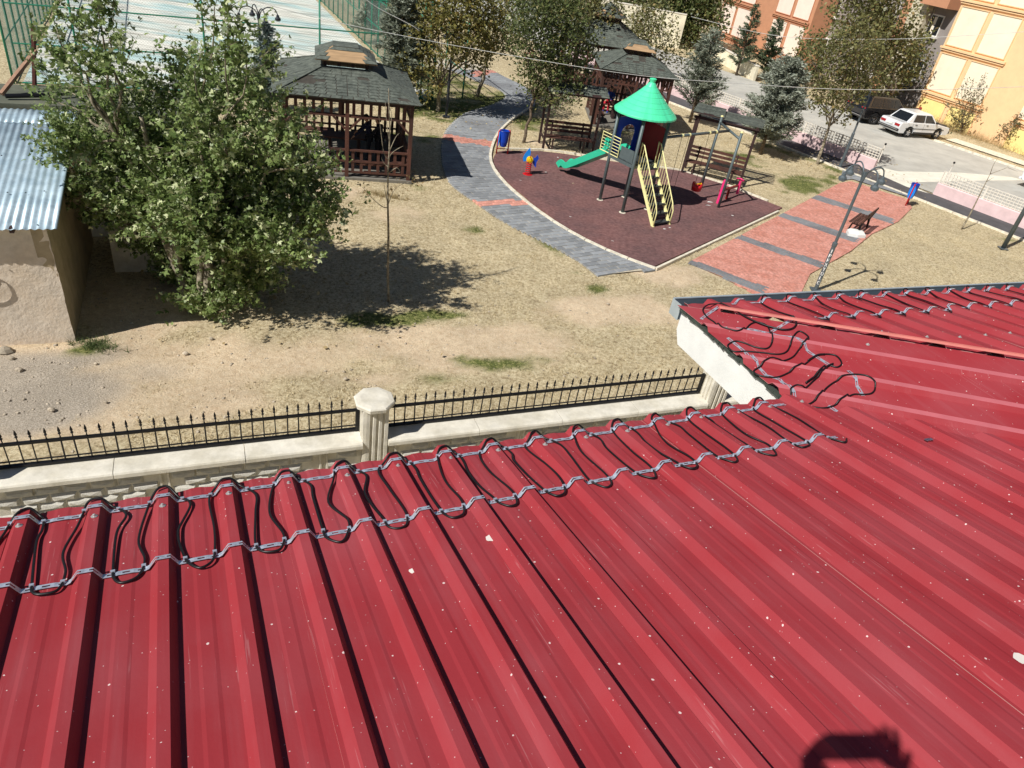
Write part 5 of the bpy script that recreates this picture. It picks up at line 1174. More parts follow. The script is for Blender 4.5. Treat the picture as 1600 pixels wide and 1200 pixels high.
green_fence(CT(s_near + 1.2, -2.6), cx1, 30, 3.4, 2.9, (1.2, 2.4, 3.3), 'second green fence of posts and rails standing outside the right side of the court', meshed=False)
green_fence(CT(s_near, d_left + .3), cx1, 30, 4.2, 1.5, (.06, 1.45, 2.8, 4.1), 'green mesh fence along the left side of the court at the top left', rr=.045)
gd = G(64, 118); 
# ------------------------------------------------------------------ pink roadside wall with white lattice
M_pk = mat('pale_pink_wall', lin(224, 196, 196), .85, var=.08, scale=3, bump=.2); M_wl = mat('white_lattice', lin(222, 216, 204), .8, var=.1)
def lattice(p0, p1, lab, hb=.52, ht=1.08):
    d = (p1 - p0); L_ = d.length; root = empty('lattice_wall', p0, lab, 'wall', 'pink walls with white lattice along the road', math.atan2(d.y, d.x))
    obj('pink_base', MB().prism([(0, -.09, -.1), (0, .09, -.1), (0, .09, hb), (0, .05, hb + .03), (0, -.05, hb + .03), (0, -.09, hb)], (L_, 0, 0)), M_pk, root)
    n = max(1, round(L_ / 2.0)); w_ = L_ / n
    for k in range(n):
        m_ = MB(); x0 = k * w_ + .03; x1 = (k + 1) * w_ - .03
        for z in np.linspace(hb + .07, ht, 5): m_.box(((x0 + x1) / 2, 0, z), (x1 - x0, .05, .028))
        nv = int((x1 - x0) / .15)
        for j in range(nv + 1): m_.box((x0 + (x1 - x0) * j / nv, 0, (hb + ht) / 2 + .02), (.028, .044, ht - hb))
        obj('lattice_panel', m_, M_wl, root)
        if k: obj('lattice_post', MB().box((k * w_, 0, (hb + ht) / 2), (.05, .07, ht - hb + .06)), M_wl, root)
    return root
def pole_ball(px, top, lab):
    p = G(*px); H_ = HZ(p, *top); root = empty('wall_end_pole', p, lab, 'pole', 'white end poles of the lattice walls')
    obj('pole', MB().tube([(0, 0, 0), (0, 0, H_ - .05)], .03, 8), M_wl, root); obj('ball', MB().lathe((0, 0, H_), [(.01, -.055), (.045, -.035), (.055, 0), (.045, .035), (.01, .055)], 10), M_black, root, smooth=True)
def onW(x, y): p = G(x, y); return WA + wd * (p - WA).dot(wd)
gA, gB = onW(1372, 266), onW(1464, 302)
lattice(WA - wd * 12, onW(1196, 203), 'pink wall with white lattice at the far end of the road behind the spruces'); lattice(onW(1198, 204), gA, 'pink wall with white lattice partly in tree shade left of the gate opening')
lattice(gB, WB + wd * 8, 'pink wall with white lattice right of the gate opening at the picture edge')
pole_ball((1368, 262), (1379, 224), 'white pole with a dark ball at the left side of the gate opening'); pole_ball((1472, 293), (1490, 254), 'white pole with a dark ball at the right side of the gate opening')
# cream yard walls beyond the road
M_cream = mat('cream_yard_wall', lin(240, 232, 206), .9, var=.1, scale=.8, col2=lin(214, 206, 184), mixscale=1.2, bump=.2)
c0 = G(1097, 82); c1 = G(1176, 126); hcw = HZ(c0, 1097, 62); hc2 = HZ(c1, 1177, 102); print('cream', hcw, hc2)
cdv = (c1 - c0).normalized()
def yard_wall(p0, p1, h, lab):
    d = p1 - p0; root = empty('yard_wall', p0, lab, 'wall', 'cream yard walls beyond the road', math.atan2(d.y, d.x)); obj('wall', MB().box((d.length / 2, .1, h / 2 - .1), (d.length, .2, h + .2)), M_cream, root)
    obj('coping', MB().box((d.length / 2, .1, h + .03), (d.length + .04, .28, .06)), M_wl, root)
    for k in range(1, int(d.length / 3)): obj('pilaster', MB().box((k * 3.0, -.03, h / 2 - .1), (.3, .06, h + .18)), M_cream, root)
yard_wall(c0, c1, (hcw + hc2) / 2, 'cream yard wall beyond the road between the blue grey spruces')
f0_, f1_ = PD(935, 30, 60), PD(1060, 55, 60); f0_.z = f1_.z = 0
w0_ = G(930, 52); w1_ = G(1060, 76); yard_wall(w0_, w1_, HZ(w0_, 932, -2), 'long cream yard wall above the farthest gazebo')
yard_wall(G(1190, 118), G(1232, 134), 1.1, 'short cream wall by the brown apartment block corner')
# ------------------------------------------------------------------ apartment blocks
M_orl = mat('orange_render', lin(240, 202, 156), .9, var=.05, scale=2, bump=.15); M_orb = mat('terracotta_render', lin(196, 142, 110), .9, var=.06, scale=2, bump=.15)
M_pan = mat('cream_render_panel', lin(245, 232, 208), .9, var=.05, scale=1.5); M_pan2 = mat('pinkish_render_panel', lin(240, 222, 208), .9, var=.05, scale=1.5); M_yelr = mat('yellow_render', lin(246, 224, 150), .9, var=.06, scale=1)
M_greyr = mat('grey_render', lin(150, 142, 138), .9, var=.08, scale=1.5, bump=.2); M_line = mat('render_groove', lin(150, 120, 84), .9)
M_pvc = mat('white_window_frame', lin(235, 232, 226), .5)
def facade(root, org, ux_, nn, z0, rows, cols, mt_wall, mt_panel, total, first=None, fh=2.9):
    """cols = [(x0, x1)] panels; every panel recessed between proud bands"""
    pass
def block(name_lab, org, az, L_, D_, H_, wallm, panelm, cols, floors, z_first, fh, base_mat=None, flip=1):
    root = empty('apartment_block', org, name_lab, 'building', None, math.radians(az))
    # local x runs along the facade away from the corner, y into the building
    obj('wall', MB().box((L_ / 2, D_ / 2, H_ / 2 - .5), (L_, D_, H_ + 1)), wallm, root)
    for k in range(floors):
        z = z_first + k * fh; last = None
        xs_ = [c for c in cols]
        for (a_, b_) in xs_:
            mt = (base_mat or panelm) if k == 0 else panelm
            obj('render_panel', MB().prism([(a_, -.02, z + .34), (b_, -.02, z + .34), (b_, -.02, z + fh - .16), (a_, -.02, z + fh - .16)], (0, .03, 0)), mt, root)
            fr = MB()
            for p, q_ in (((a_, z + .34), (b_, z + .34)), ((a_, z + fh - .16), (b_, z + fh - .16))): fr.beam((p[0] - .05, -.03, p[1]), (q_[0] + .05, -.03, q_[1]), .07, .05)
            for x in (a_, b_): fr.beam((x, -.03, z + .34), (x, -.03, z + fh - .16), .07, .05, V(1, 0, 0))
            obj('panel_frame', fr, wallm, root)
        groups = []
        for c in sorted(cols):
            if groups and c[0] - groups[-1][1] < 1.0: groups[-1][1] = c[1]
            else: groups.append([c[0], c[1]])
        for a_, b_ in groups:
            cor = MB(); cor.box(((a_ + b_) / 2, -.08, z + .16), (b_ - a_ + .5, .16, .12)); cor.box(((a_ + b_) / 2, -.05, z + .02), (b_ - a_ + .4, .10, .07)); obj('cornice', cor, wallm, root)
    return root
B0 = G(1426, 179); azB = -60.; hB = [HZ(B0, 1441, 145), HZ(B0, 1474, 76), HZ(B0, 1502, 4)]; print('hB', hB)
fhB = (hB[2] - hB[0]) / 2
# frame: x along the facade (towards the right of the picture), y away from the viewer
def bx(px, py): d = G(px, py); return (d - B0).dot(vec(azB))
zB1 = hB[0]
def fx_at(px, py, z, base, az_):                      # along-facade coordinate of what is seen at a pixel, facade plane vertical through base
    r_ = Vector(ray(px, py)); u_ = vec(az_); n_ = V(-u_.y, u_.x, 0); t_ = (base - V(0, 0, CAM_H)).dot(n_) / r_.dot(n_); P = V(0, 0, CAM_H) + r_ * t_; return (P - base).dot(u_), P.z
for nm_, q_ in (('p1 L', (1479, 68)), ('p1 R', (1519, 79)), ('p2 L', (1525, 82)), ('p2R', (1567, 95)), ('low p1 L', (1447, 137)), ('p1lowR', (1476, 147)), ('top1', (1505, 12)), ('top2', (1545, 20))): print(nm_, [round(v_, 2) for v_ in fx_at(*q_, 0, B0, azB)])
colsB = [(.17, 2.1), (2.42, 4.38), (6.9, 8.9), (9.2, 11.2)]
for q_ in ((1583, 190), (1598, 165), (1590, 200)): print('B next', fx_at(*q_, 0, B0, azB) if 'fx_at' in globals() else '')
blkB = block('orange rendered apartment block with cream panels at the top right', B0, azB, 22, 12, 14, M_orl, M_pan, colsB, 4, zB1 - fhB, fhB, M_yelr)
A0 = G(1243, 108); azA = azB - 6
for nm_, q_ in (('A p R bot', (1264, 33)), ('A pLbot', (1212, 18)), ('A mid', (1237, 24)), ('A2 R', (1242, 92)), ('A2 left pan', (1120, 45)), ('A2 l R', (1140, 52)), ('A corner left', (1118, 50)), ('l2', (1156, 10)), ('lp R', (1178, 18)), ('lp2R', (1160, 58))): print(nm_, [round(v_, 2) for v_ in fx_at(*q_, 0, A0, azA)])
L_A = 12.9; A_org = A0 - vec(azA) * L_A
block('terracotta rendered apartment block with pinkish panels at the top, left of the grey block', A_org, azA, L_A, 11, 14, M_orb, M_pan2, [(.1, 2.35), (2.6, 4.95), (8.05, 10.1), (10.45, 12.5)], 4, .36, 2.87)
# recessed grey block between the two
bk = V(-vec(azA).y, vec(azA).x, 0); Gb = A0 + bk * 2.0; GL = (B0 - A0).length - .1
gblk = empty('grey_apartment_block', Gb, 'grey rendered apartment block with white framed windows set back between the orange blocks', 'building', None, math.radians(azA))
obj('wall', MB().box((GL / 2, 4, 6.5), (GL, 8, 14)), M_greyr, gblk)
def window(x, z, w_=1.1, h_=1.35):
    f = obj('window', MB().box((x, -.02, z), (w_, .08, h_)), M_pvc, gblk); ch = lambda nm, b_, mt: obj(nm, b_, mt, f)
    for q_ in (-1, 1): ch('pane', MB().box((x + q_ * w_ * .235, -.065, z), (w_ * .40, .012, h_ * .86)), M_glass)
    ch('sill', MB().box((x, -.1, z - h_ / 2 - .05), (w_ + .24, .26, .06)), M_pvc); ch('curtain', MB().box((x - w_ * .1, -.073, z + .05), (w_ * .16, .006, h_ * .7)), M_pan)
u1, z1_ = fx_at(1306, 12, 0, Gb, azA); u2, z2_ = fx_at(1461, 40, 0, Gb, azA); print('win', u1, z1_, u2, z2_)
for f_ in range(-2, 2):
    for u_, z_ in ((u1, z1_), (u2, z2_), ((u1 + u2) / 2, z1_)):
        if z_ + f_ * 2.85 > .7: window(u_, z_ + f_ * 2.85)
us_, zs_ = fx_at(1415, 30, 0, Gb, azA)
obj('terracotta_stripe', MB().box((us_, -.12, 6), (.9, .25, 13)), M_orb, gblk); obj('cream_pier', MB().box((us_ + 1.3, -.25, 6), (1.5, .5, 13)), mat('stained_cream_render', lin(205, 196, 172), .9, var=.2, scale=1), gblk); obj('white_downpipe', MB().tube([(us_ - .9, -.12, 0), (us_ - .9, -.12, 12)], .1, 8), M_pvc, gblk)
ub, zb = fx_at(1478, 8, 0, Gb, azA)
obj('balcony', MB().box((ub, -.55, zb + .3), (2.4, 1.1, .9)), M_orb, gblk)
# low fence rail and weeds in front of the orange block
rfr = empty('low_rail_fence', G(1530, 208), 'low dark rail fence before the orange block at the right edge', 'fence', None, math.radians(-55)); [obj('post', MB().box((k * 1.5, 0, .35), (.06, .06, .8)), M_wooddark, rfr) for k in range(6)]
for z in (.3, .6): obj('rail', MB().box((4, 0, z), (8.4, .04, .05)), M_wooddark, rfr)

# ------------------------------------------------------------------ cars
M_carw = mat('white_car_paint', (.72, .74, .76), .25, spec=.6, var=.03, coat=.5); M_card = mat('dark_car_paint', lin(38, 36, 38), .2, .4, .6, var=.03, coat=.8)
M_chrome = mat('chrome', (.6, .6, .62), .15, 1.0, var=.02); M_tail = mat('tail_light_red', (.35, .01, .015), .2, var=.02); M_plate = mat('number_plate', (.75, .75, .72), .5, var=.02); M_trim = mat('black_trim', (.02, .02, .022), .5)
def car(loc_, az, lab, paint, kind='sedan', name='parked_car'):
    root = empty(name, loc_, lab, 'car', None, math.radians(az)); suv = kind == 'suv'
    Lc, Wc = (4.3, .80) if not suv else (4.45, .90); h0 = .24 if not suv else .32; hb = .86 if not suv else 1.02; ht = 1.38 if not suv else 1.62; wr = .29 if not suv else .35; ax_ = (-1.2, 1.22)
    out = [(-2.08, .42), (-2.1, .62), (-2.04, hb - .04), (-1.95, hb)] if not suv else [(-2.1, .45), (-2.14, .8), (-2.08, hb)]
    top = out + ([(-1.2, hb + .03), (.95, hb), (1.9, hb - .14), (2.08, .62), (2.1, .4), (2.0, h0)] if not suv else [(.95, hb + .02), (1.9, hb - .12), (2.12, .7), (2.14, .45), (2.0, h0)])
    under = []
    for a_ in (ax_[1], ax_[0]):
        under += [(a_ + (wr + .07) * math.cos(q_), max(h0, wr + (wr + .07) * math.sin(q_))) for q_ in np.linspace(-.2, math.pi + .2, 11)]
    prof_ = top + under + [(-1.98, h0)]
    o = obj('body', MB().prism([(x, -Wc, z) for x, z in prof_], (0, 2 * Wc, 0)), paint, root); bevel(o, .045, 3)
    obj('inner_body', MB().box((0, 0, .55), (3.7, Wc * 1.7, .5)), M_trim, root)
    gx = (-1.55, -1.0, .35, .95) if not suv else (-2.0, -1.75, .25, 1.0)
    ring = lambda z, x0, x1, w_: [V(x0, -w_, z), V(x1, -w_, z), V(x1, w_, z), V(x0, w_, z)]
    g = obj('cabin', MB().loft([ring(hb - .02, gx[0], gx[3], Wc - .05), ring(ht - .05, gx[1] - .04, gx[2] + .05, Wc - .19), ring(ht, gx[1] + .1, gx[2] - .1, Wc - .26)]), paint, root); bevel(g, .03, 2)
    def quad(a_, b_, c_, d_, off, nm, mt, par): obj(nm, MB().prism([a_, b_, c_, d_], off), mt, par)
    zt_, zb_ = ht - .09, hb + .04
    def side(x0b, x1b, x0t, x1t, s_):
        wb_, wt = Wc - .05, Wc - .185; f = lambda x, z: V(x, s_ * (wb_ + (wt - wb_) * (z - hb) / (ht - .05 - hb) + .004), z); quad(f(x0b, zb_), f(x1b, zb_), f(x1t, zt_), f(x0t, zt_), (0, s_ * .008, 0), 'side_window', M_glass, root)
    for s_ in (-1, 1):
        if suv: side(-1.75, -.95, -1.62, -.95, s_); side(-.88, -.05, -.88, -.05, s_); side(.02, .78, .02, .3, s_)
        else: side(-1.3, -.98, -1.0, -.93, s_) if False else None; side(-1.12, -.2, -.95, -.2, s_); side(-.13, .72, -.13, .3, s_)
        for x in (-.2, -1.12 if not suv else -.95): obj('door_gap', MB().box((x + .03, s_ * (Wc + .0005), (h0 + hb) / 2 + .08), (.012, .006, hb - h0 - .2)), M_trim, root)
        for x in (-.95, -.02): obj('door_handle', MB().box((x + .12, s_ * (Wc + .012), hb - .1), (.16, .03, .03)), M_trim, root)
        obj('sill_trim', MB().box((0, s_ * (Wc - .005), h0 + .06), (1.7, .03, .12)), M_trim, root); obj('side_moulding', MB().box((0, s_ * (Wc + .004), .55), (3.2, .02, .035)), M_trim, root)
        obj('mirror', MB().box((.72, s_ * (Wc + .07), hb + .08), (.08, .14, .1)), M_trim, root)
    rw = Wc - .2
    quad(V(gx[0] + .06, -rw, hb + .03), V(gx[0] + .06, rw, hb + .03), V(gx[1] - .07, rw - .08, ht - .09), V(gx[1] - .07, -rw + .08, ht - .09), (-.03, 0, .012), 'rear_window', M_glass, root)
    quad(V(gx[3] - .06, -rw, hb + .03), V(gx[3] - .06, rw, hb + .03), V(gx[2] + .08, rw - .08, ht - .09), V(gx[2] + .08, -rw + .08, ht - .09), (.03, 0, .012), 'windscreen', M_glass, root)
    for s_ in (-1, 1):
        obj('tail_light', MB().box((-2.085, s_ * (Wc - .25), .68 if not suv else .9), (.06, .36, .13)), M_tail, root); obj('headlight', MB().box((2.085, s_ * (Wc - .2), .62), (.05, .28, .13)), M_lens, root)
        obj('exhaust', MB().tube([(-2.0, .3, .26), (-2.16, .3, .26)], .03, 8), M_chrome, root) if s_ > 0 else None
    obj('number_plate', MB().box((-2.115, 0, .66 if not suv else .78), (.02, .46, .11)), M_plate, root)
    for x in (-2.13, 2.13): b_ = obj('bumper', MB().box((x, 0, .42), (.13, Wc * 2 - .02, .14)), M_trim if not suv else paint, root); bevel(b_, .03, 2); obj('bumper_strip', MB().box((x + (.065 if x > 0 else -.065), 0, .45), (.015, Wc * 2 - .1, .035)), M_chrome, root)
    for a_ in ax_:
        for s_ in (-1, 1):
            c_ = V(a_, s_ * (Wc - .1), wr); w = obj('wheel', MB().lathe(c_, [(wr * .55, -.09), (wr * .95, -.09), (wr, -.05), (wr, .05), (wr * .95, .09), (wr * .62, .09), (wr * .6, .05)], 20, (V(1, 0, 0), UP, V(0, s_, 0))), M_tyre, root)
            r_ = MB().lathe(c_, [(wr * .05, .06), (wr * .12, .085), (wr * .2, .07)], 8, (V(1, 0, 0), UP, V(0, s_, 0)))
            for k in range(5): q_ = math.radians(72 * k + 10); d = V(math.cos(q_), 0, math.sin(q_)); r_.beam(c_ + V(0, s_ * .07, 0) + d * wr * .1, c_ + V(0, s_ * .065, 0) + d * wr * .62, .07, .02, V(0, 1, 0))
            r_.lathe(c_, [(wr * .57, .045), (wr * .62, .085), (wr * .66, .088), (wr * .66, .05)], 20, (V(1, 0, 0), UP, V(0, s_, 0))); obj('rim', r_, M_chrome, w)
    return root
ra_, rb_ = G(1416, 215.5), G(1457, 217.5); azc = math.degrees(math.atan2((rb_ - ra_).y, (rb_ - ra_).x)); hd = vec(azc); lf = vec(azc + 90); print('car az', azc, (rb_ - ra_).length)
car(ra_ + hd * 1.2 + lf * .8, azc, 'white boxy sedan parked by the road with a person at its bonnet', M_carw)
rs_ = G(1365, 196); car(rs_ + hd * 1.2 + lf * .9, azc - 4, 'dark brown hatchback parked beyond the white sedan', M_card, 'suv')
azr = math.degrees(math.atan2(kd.y, kd.x)); car(G(1589, 290) + vec(azr) * 2.1 + vec(azr + 90) * .8, azr, 'white car cut off by the right edge of the picture', M_carw, 'suv')
ls_ = G(1338, 170); car(G(1352, 172) + hd * 2 + lf * 2.6, azc - 4, 'grey hatchback mostly hidden in tree shade behind the dark car', mat('grey_car_paint', lin(120, 116, 112), .3, .4, .5, var=.03, coat=.5), 'suv') if False else None

# ------------------------------------------------------------------ people
def at_head(px, py, hz): p = G(px, py, hz); return V(p.x, p.y, 0)
M_navy = mat('navy_cloth', lin(34, 38, 62), .9, var=.15); M_redc = mat('red_cloth', lin(196, 44, 60), .9, var=.12); M_bluec = mat('blue_cloth', lin(44, 70, 150), .9, var=.12)
P1_ = dict(STAND); P1_.update(head=(.12, .02, 1.56), chest=(.06, 0, 1.29), neck=(.09, 0, 1.45), lsh=(.05, .19, 1.4), rsh=(.05, -.19, 1.4), lel=(.28, .3, 1.2), lwr=(.5, .34, 1.02), rel=(.25, -.22, 1.15), rwr=(.42, -.12, 1.05), look=(.8, 0, 1.2))
person(at_head(578, 183, 1.6), 195, 'person in dark clothes standing and reaching to the left inside the nearest gazebo', P1_, (M_navy, M_trou, M_skin, M_hairb))
P2_ = dict(STAND); P2_.update(head=(.08, 0, 1.5), neck=(.05, 0, 1.38), chest=(.02, 0, 1.22), lsh=(0, .18, 1.33), rsh=(0, -.18, 1.33), lel=(.16, .24, 1.08), lwr=(.36, .16, 1.1), rel=(.12, -.24, 1.06), rwr=(.34, -.16, 1.08), look=(.7, .1, 1.3))
person(at_head(594, 189, 1.5), 170, 'shorter person in dark clothes standing close behind the reaching one in the gazebo', P2_, (M_jack, M_trou, M_skin, M_hairb))
person(at_head(957, 137, 1.2), 250, 'person in a blue top and red trousers sitting in the second gazebo', SIT, (M_bluec, M_redc, M_skin, M_hairb))
PB = dict(STAND); PB.update(chest=(.28, 0, 1.2), neck=(.42, 0, 1.28), head=(.54, 0, 1.3), look=(1.0, 0, .8), lsh=(.33, .19, 1.24), rsh=(.33, -.19, 1.24), lel=(.5, .26, 1.02), rel=(.5, -.26, 1.02), lwr=(.68, .16, .95), rwr=(.68, -.16, .95), pelvis=(-.05, 0, .95))
person(ra_ + hd * 2.2 + lf * 2.25, azc - 95, 'person in a dark jacket bending over the bonnet of the white sedan', PB, (M_jack, M_trou, M_skin, mat('reddish_cap', lin(150, 50, 44), .8)))
# the photographer: stands behind the camera on the roof and holds the phone with both hands
fz = (OA.z + math.tan(RS) * ((V(0, -.5, 0) - V(OA.x, OA.y, 0)).dot(inn)) + .03); k_ = (CAM_H - fz)
body_h = k_ / 1.62; rel = lambda x, y, z: (x, y, z)
hl = pc - cx * .15; hr = pc + cx * .12
org = V(-.02, -.52, fz)
def lo(p): return (p.y - org.y, -(p.x - org.x), p.z - org.z)
PH = dict(STAND); sc_ = 1.04
PH = {k: (v[0] * sc_, v[1] * sc_, v[2] * sc_) for k, v in PH.items()}
lw, rw_ = lo(hl - V(0, .06, .05)), lo(hr - V(0, .06, .05))
PH.update(lwr=lw, rwr=rw_, lel=(lw[0] * .55, lw[1] + .16, lw[2] - .26), rel=(rw_[0] * .55, rw_[1] - .16, rw_[2] - .26), look=(2.0, 0, 1.0), head=(.04, 0, k_ + .02), neck=(.02, 0, k_ - .13), chest=(0, 0, k_ - .32), lsh=(.02, .19, k_ - .2), rsh=(.02, -.19, k_ - .2))
person(org, 90, 'person in dark clothes on the red roof holding up a phone, shadow at lower right', PH, (M_jack, M_trou, M_skin, M_hairb))
# ------------------------------------------------------------------ trees
def kite(P, D, N_, s, w_):                            # quads: base, side, tip, side
    S = np.cross(D, N_); S /= np.linalg.norm(S, axis=1)[:, None] + 1e-9; s = s[:, None]
    a = P; b_ = P + D * s * .45 + S * s * w_; c = P + D * s + N_ * s * -.08; d = P + D * s * .45 - S * s * w_
    return np.stack([a, b_, c, d], 1)
def unit(n, r): v = r.normal(size=(n, 3)); return v / np.linalg.norm(v, axis=1)[:, None]
def leafcloud(name, bl, dens, size, pal, parent, seed=1, per=6, spread=.16, lobes=1, hole=.42, matx=None, up=.55, minz=.05):
    r = np.random.default_rng(seed); Q, Cc = [], []
    for c, rad in bl:
        n = max(4, int(dens * rad * rad)); u = unit(n, r); rr = rad * (.35 + .65 * r.random(n) ** .5)
        T = np.array(c) + u * rr[:, None] * np.array([1, 1, .9])
        f = fbm(T[:, 0] + T[:, 2] * .7, T[:, 1] - T[:, 2] * .6, max(.35, rad * .55), seed + 3); T = T[f > hole]; u = u[f > hole]
        if len(T) == 0: continue
        TD = u * .7 + np.array([0, 0, up]) + r.normal(size=T.shape) * .3; TD /= np.linalg.norm(TD, axis=1)[:, None]
        k = per; P = np.repeat(T, k, 0) + np.repeat(TD, k, 0) * (r.random(len(T) * k) * spread * 2.2)[:, None] + r.normal(size=(len(T) * k, 3)) * spread * .45
        D = np.repeat(TD, k, 0) * .5 + unit(len(P), r) * .8; D /= np.linalg.norm(D, axis=1)[:, None]
        N_ = unit(len(P), r) * .7 + np.array([0, 0, .9]); N_ -= D * (N_ * D).sum(1)[:, None]; N_ /= np.linalg.norm(N_, axis=1)[:, None]
        s = size * (.4 + .8 * r.random(len(P))); keep = P[:, 2] > minz; P, D, N_, s = P[keep], D[keep], N_[keep], s[keep]
        pi = r.random(len(P)); col = np.array(pal[0])[None] * (1 - pi[:, None]) + np.array(pal[1])[None] * pi[:, None]
        odd = r.random(len(P)) < .1; col[odd] = np.array(pal[2]); col *= (.75 + .5 * r.random(len(P)))[:, None]
        S = np.cross(D, N_)
        if lobes == 1: Q.append(kite(P, D, N_, s, .34)); Cc.append(col)
        else:
            for a_, l_ in ((0, 1), (.95, .8), (-.95, .8)):
                D2 = D * math.cos(a_) + S * math.sin(a_); Q.append(kite(P, D2, N_, s * l_, .24)); Cc.append(col)
    Q = np.concatenate(Q); Cc = np.concatenate(Cc); nq = len(Q)
    me = np_mesh(name, Q.reshape(-1, 3), np.arange(nq * 4).reshape(nq, 4), matx or LEAF, Cc)
    o = obj(name, me, None, parent, kind='stuff'); o.matrix_parent_inverse = Matrix.Translation(-Vector(parent.location)); return nq
def limb(a_, b_, r0, r1, bend=.12, n=5):
    a_, b_ = Vector(a_), Vector(b_); L_ = (b_ - a_).length; pts = [a_.lerp(b_, k / n) + (V(random.uniform(-1, 1), random.uniform(-1, 1), random.uniform(-.3, .6)) * L_ * bend * math.sin(math.pi * k / n) if 0 < k < n else V(0, 0, 0)) for k in range(n + 1)]
    return catmull(pts, 2), [r0 + (r1 - r0) * k / (n * 2) for k in range(n * 2 + 1)]
TOTAL = 0
def tree(name, base, bl, lab, cat, group, dens, size, pal, r0=.12, seed=1, trunk_h=None, mt=None, fork=None, **kw):
    global TOTAL
    root = empty(name, base, lab, cat, group); random.seed(seed)
    cen = sum((Vector(c) for c, _ in bl), V(0, 0, 0)) / len(bl); zf = fork or max(.5, min(c[2] for c, _ in bl) * .8)
    F = base + (cen - base) * (zf / max(cen.z, .1)) * .6; F.z = zf
    pts, rs = limb(base + V(0, 0, -.1), F, r0, r0 * .72, .04); obj_ = obj('trunk', MB().tube(pts, rs, 9), mt or M_bark, root, smooth=True); child(obj_, root)
    for c, rad in sorted(bl, key=lambda q_: -q_[1])[:26]:
        pts, rs = limb(F, Vector(c), r0 * .45, .012, .1); child(obj('branch', MB().tube(pts, rs, 6), mt or M_bark, root, smooth=True), root)
        for k in range(3):
            e_ = Vector(c) + V(*unit(1, rng)[0]) * rad * .85; e_.z = max(e_.z, .2); p2, r2 = limb(pts[-3], e_, .014, .004, .12, 3); child(obj('twig', MB().tube(p2, r2, 4), mt or M_bark, root), root)
    TOTAL += leafcloud('crown', bl, dens, size, pal, root, seed, **kw); return root
def blobs_px(lst, Y, jit=.0, seed=0):
    r_ = random.Random(seed); out = []
    for x, y, rp in lst:
        Yk = Y + r_.uniform(-jit, jit); c = PD(x, y, Yk); depth = (c - V(0, 0, CAM_H)).dot(Vector(CM[:, 2])); out.append((c, rp * depth / FPX))
    return out
# big multi stemmed plane tree
bigpx = [(150, 0, 36), (90, 55, 32), (165, 45, 42), (115, 110, 46), (180, 115, 48), (75, 150, 24), (90, 130, 30), (200, 175, 50), (140, 190, 40), (110, 240, 42), (125, 300, 34), (335, 10, 28), (352, 60, 40), (305, 100, 34), (385, 100, 42), (340, 140, 62), (285, 170, 50), (400, 175, 50),
         (240, 215, 62), (330, 220, 75), (425, 235, 55), (190, 260, 52), (270, 290, 75), (370, 300, 80), (455, 290, 48), (490, 250, 28), (510, 335, 34), (470, 345, 40), (215, 330, 52), (310, 360, 70), (400, 370, 60), (440, 390, 40), (345, 430, 62), (290, 425, 44), (390, 440, 44), (330, 478, 40), (375, 475, 30), (225, 385, 30), (430, 215, 34), (160, 345, 26)]
big = blobs_px(bigpx, 13.9, .9, 4)
big = [(c, r_) for c, r_ in big]
GP = ((.11, .17, .045), (.25, .32, .11), (.50, .54, .30))
btree = empty('plane_tree', G(318, 480), 'large broad plane tree growing beside the shed and store, its crown reaching the ground', 'tree'); random.seed(5)
b0 = G(318, 478); b1 = b0 + V(-.5, .3, 0)
F1 = PD(330, 330, 13.9); F2 = PD(188, 215, 13.8)
for a_, tips, r_ in ((b0, [c for c, _ in big if c.x > PD(250, 200, 13.9).x], .13), (b1, [c for c, _ in big if c.x <= PD(250, 200, 13.9).x + .2], .11)):
    F_ = F1 if a_ is b0 else F2
    pts, rs = limb(a_ + V(0, 0, -.1), F_, r_, r_ * .6, .03); child(obj('trunk', MB().tube(pts, rs, 10), M_barkp, btree, smooth=True), btree)
    for k in range(2): pts2, rs2 = limb(a_ + V(.15 * k - .1, .1, -.1), F_ + V(random.uniform(-.9, .9), random.uniform(-.4, .4), random.uniform(.3, 1.2)), r_ * .7, .04, .05); child(obj('trunk', MB().tube(pts2, rs2, 8), M_barkp, btree, smooth=True), btree)
    for c in tips:
        pts, rs = limb(F_ if c.z > F_.z - .4 else a_.lerp(F_, .45), c, .04, .008, .07); child(obj('branch', MB().tube(pts, rs, 6), M_barkp, btree, smooth=True), btree)
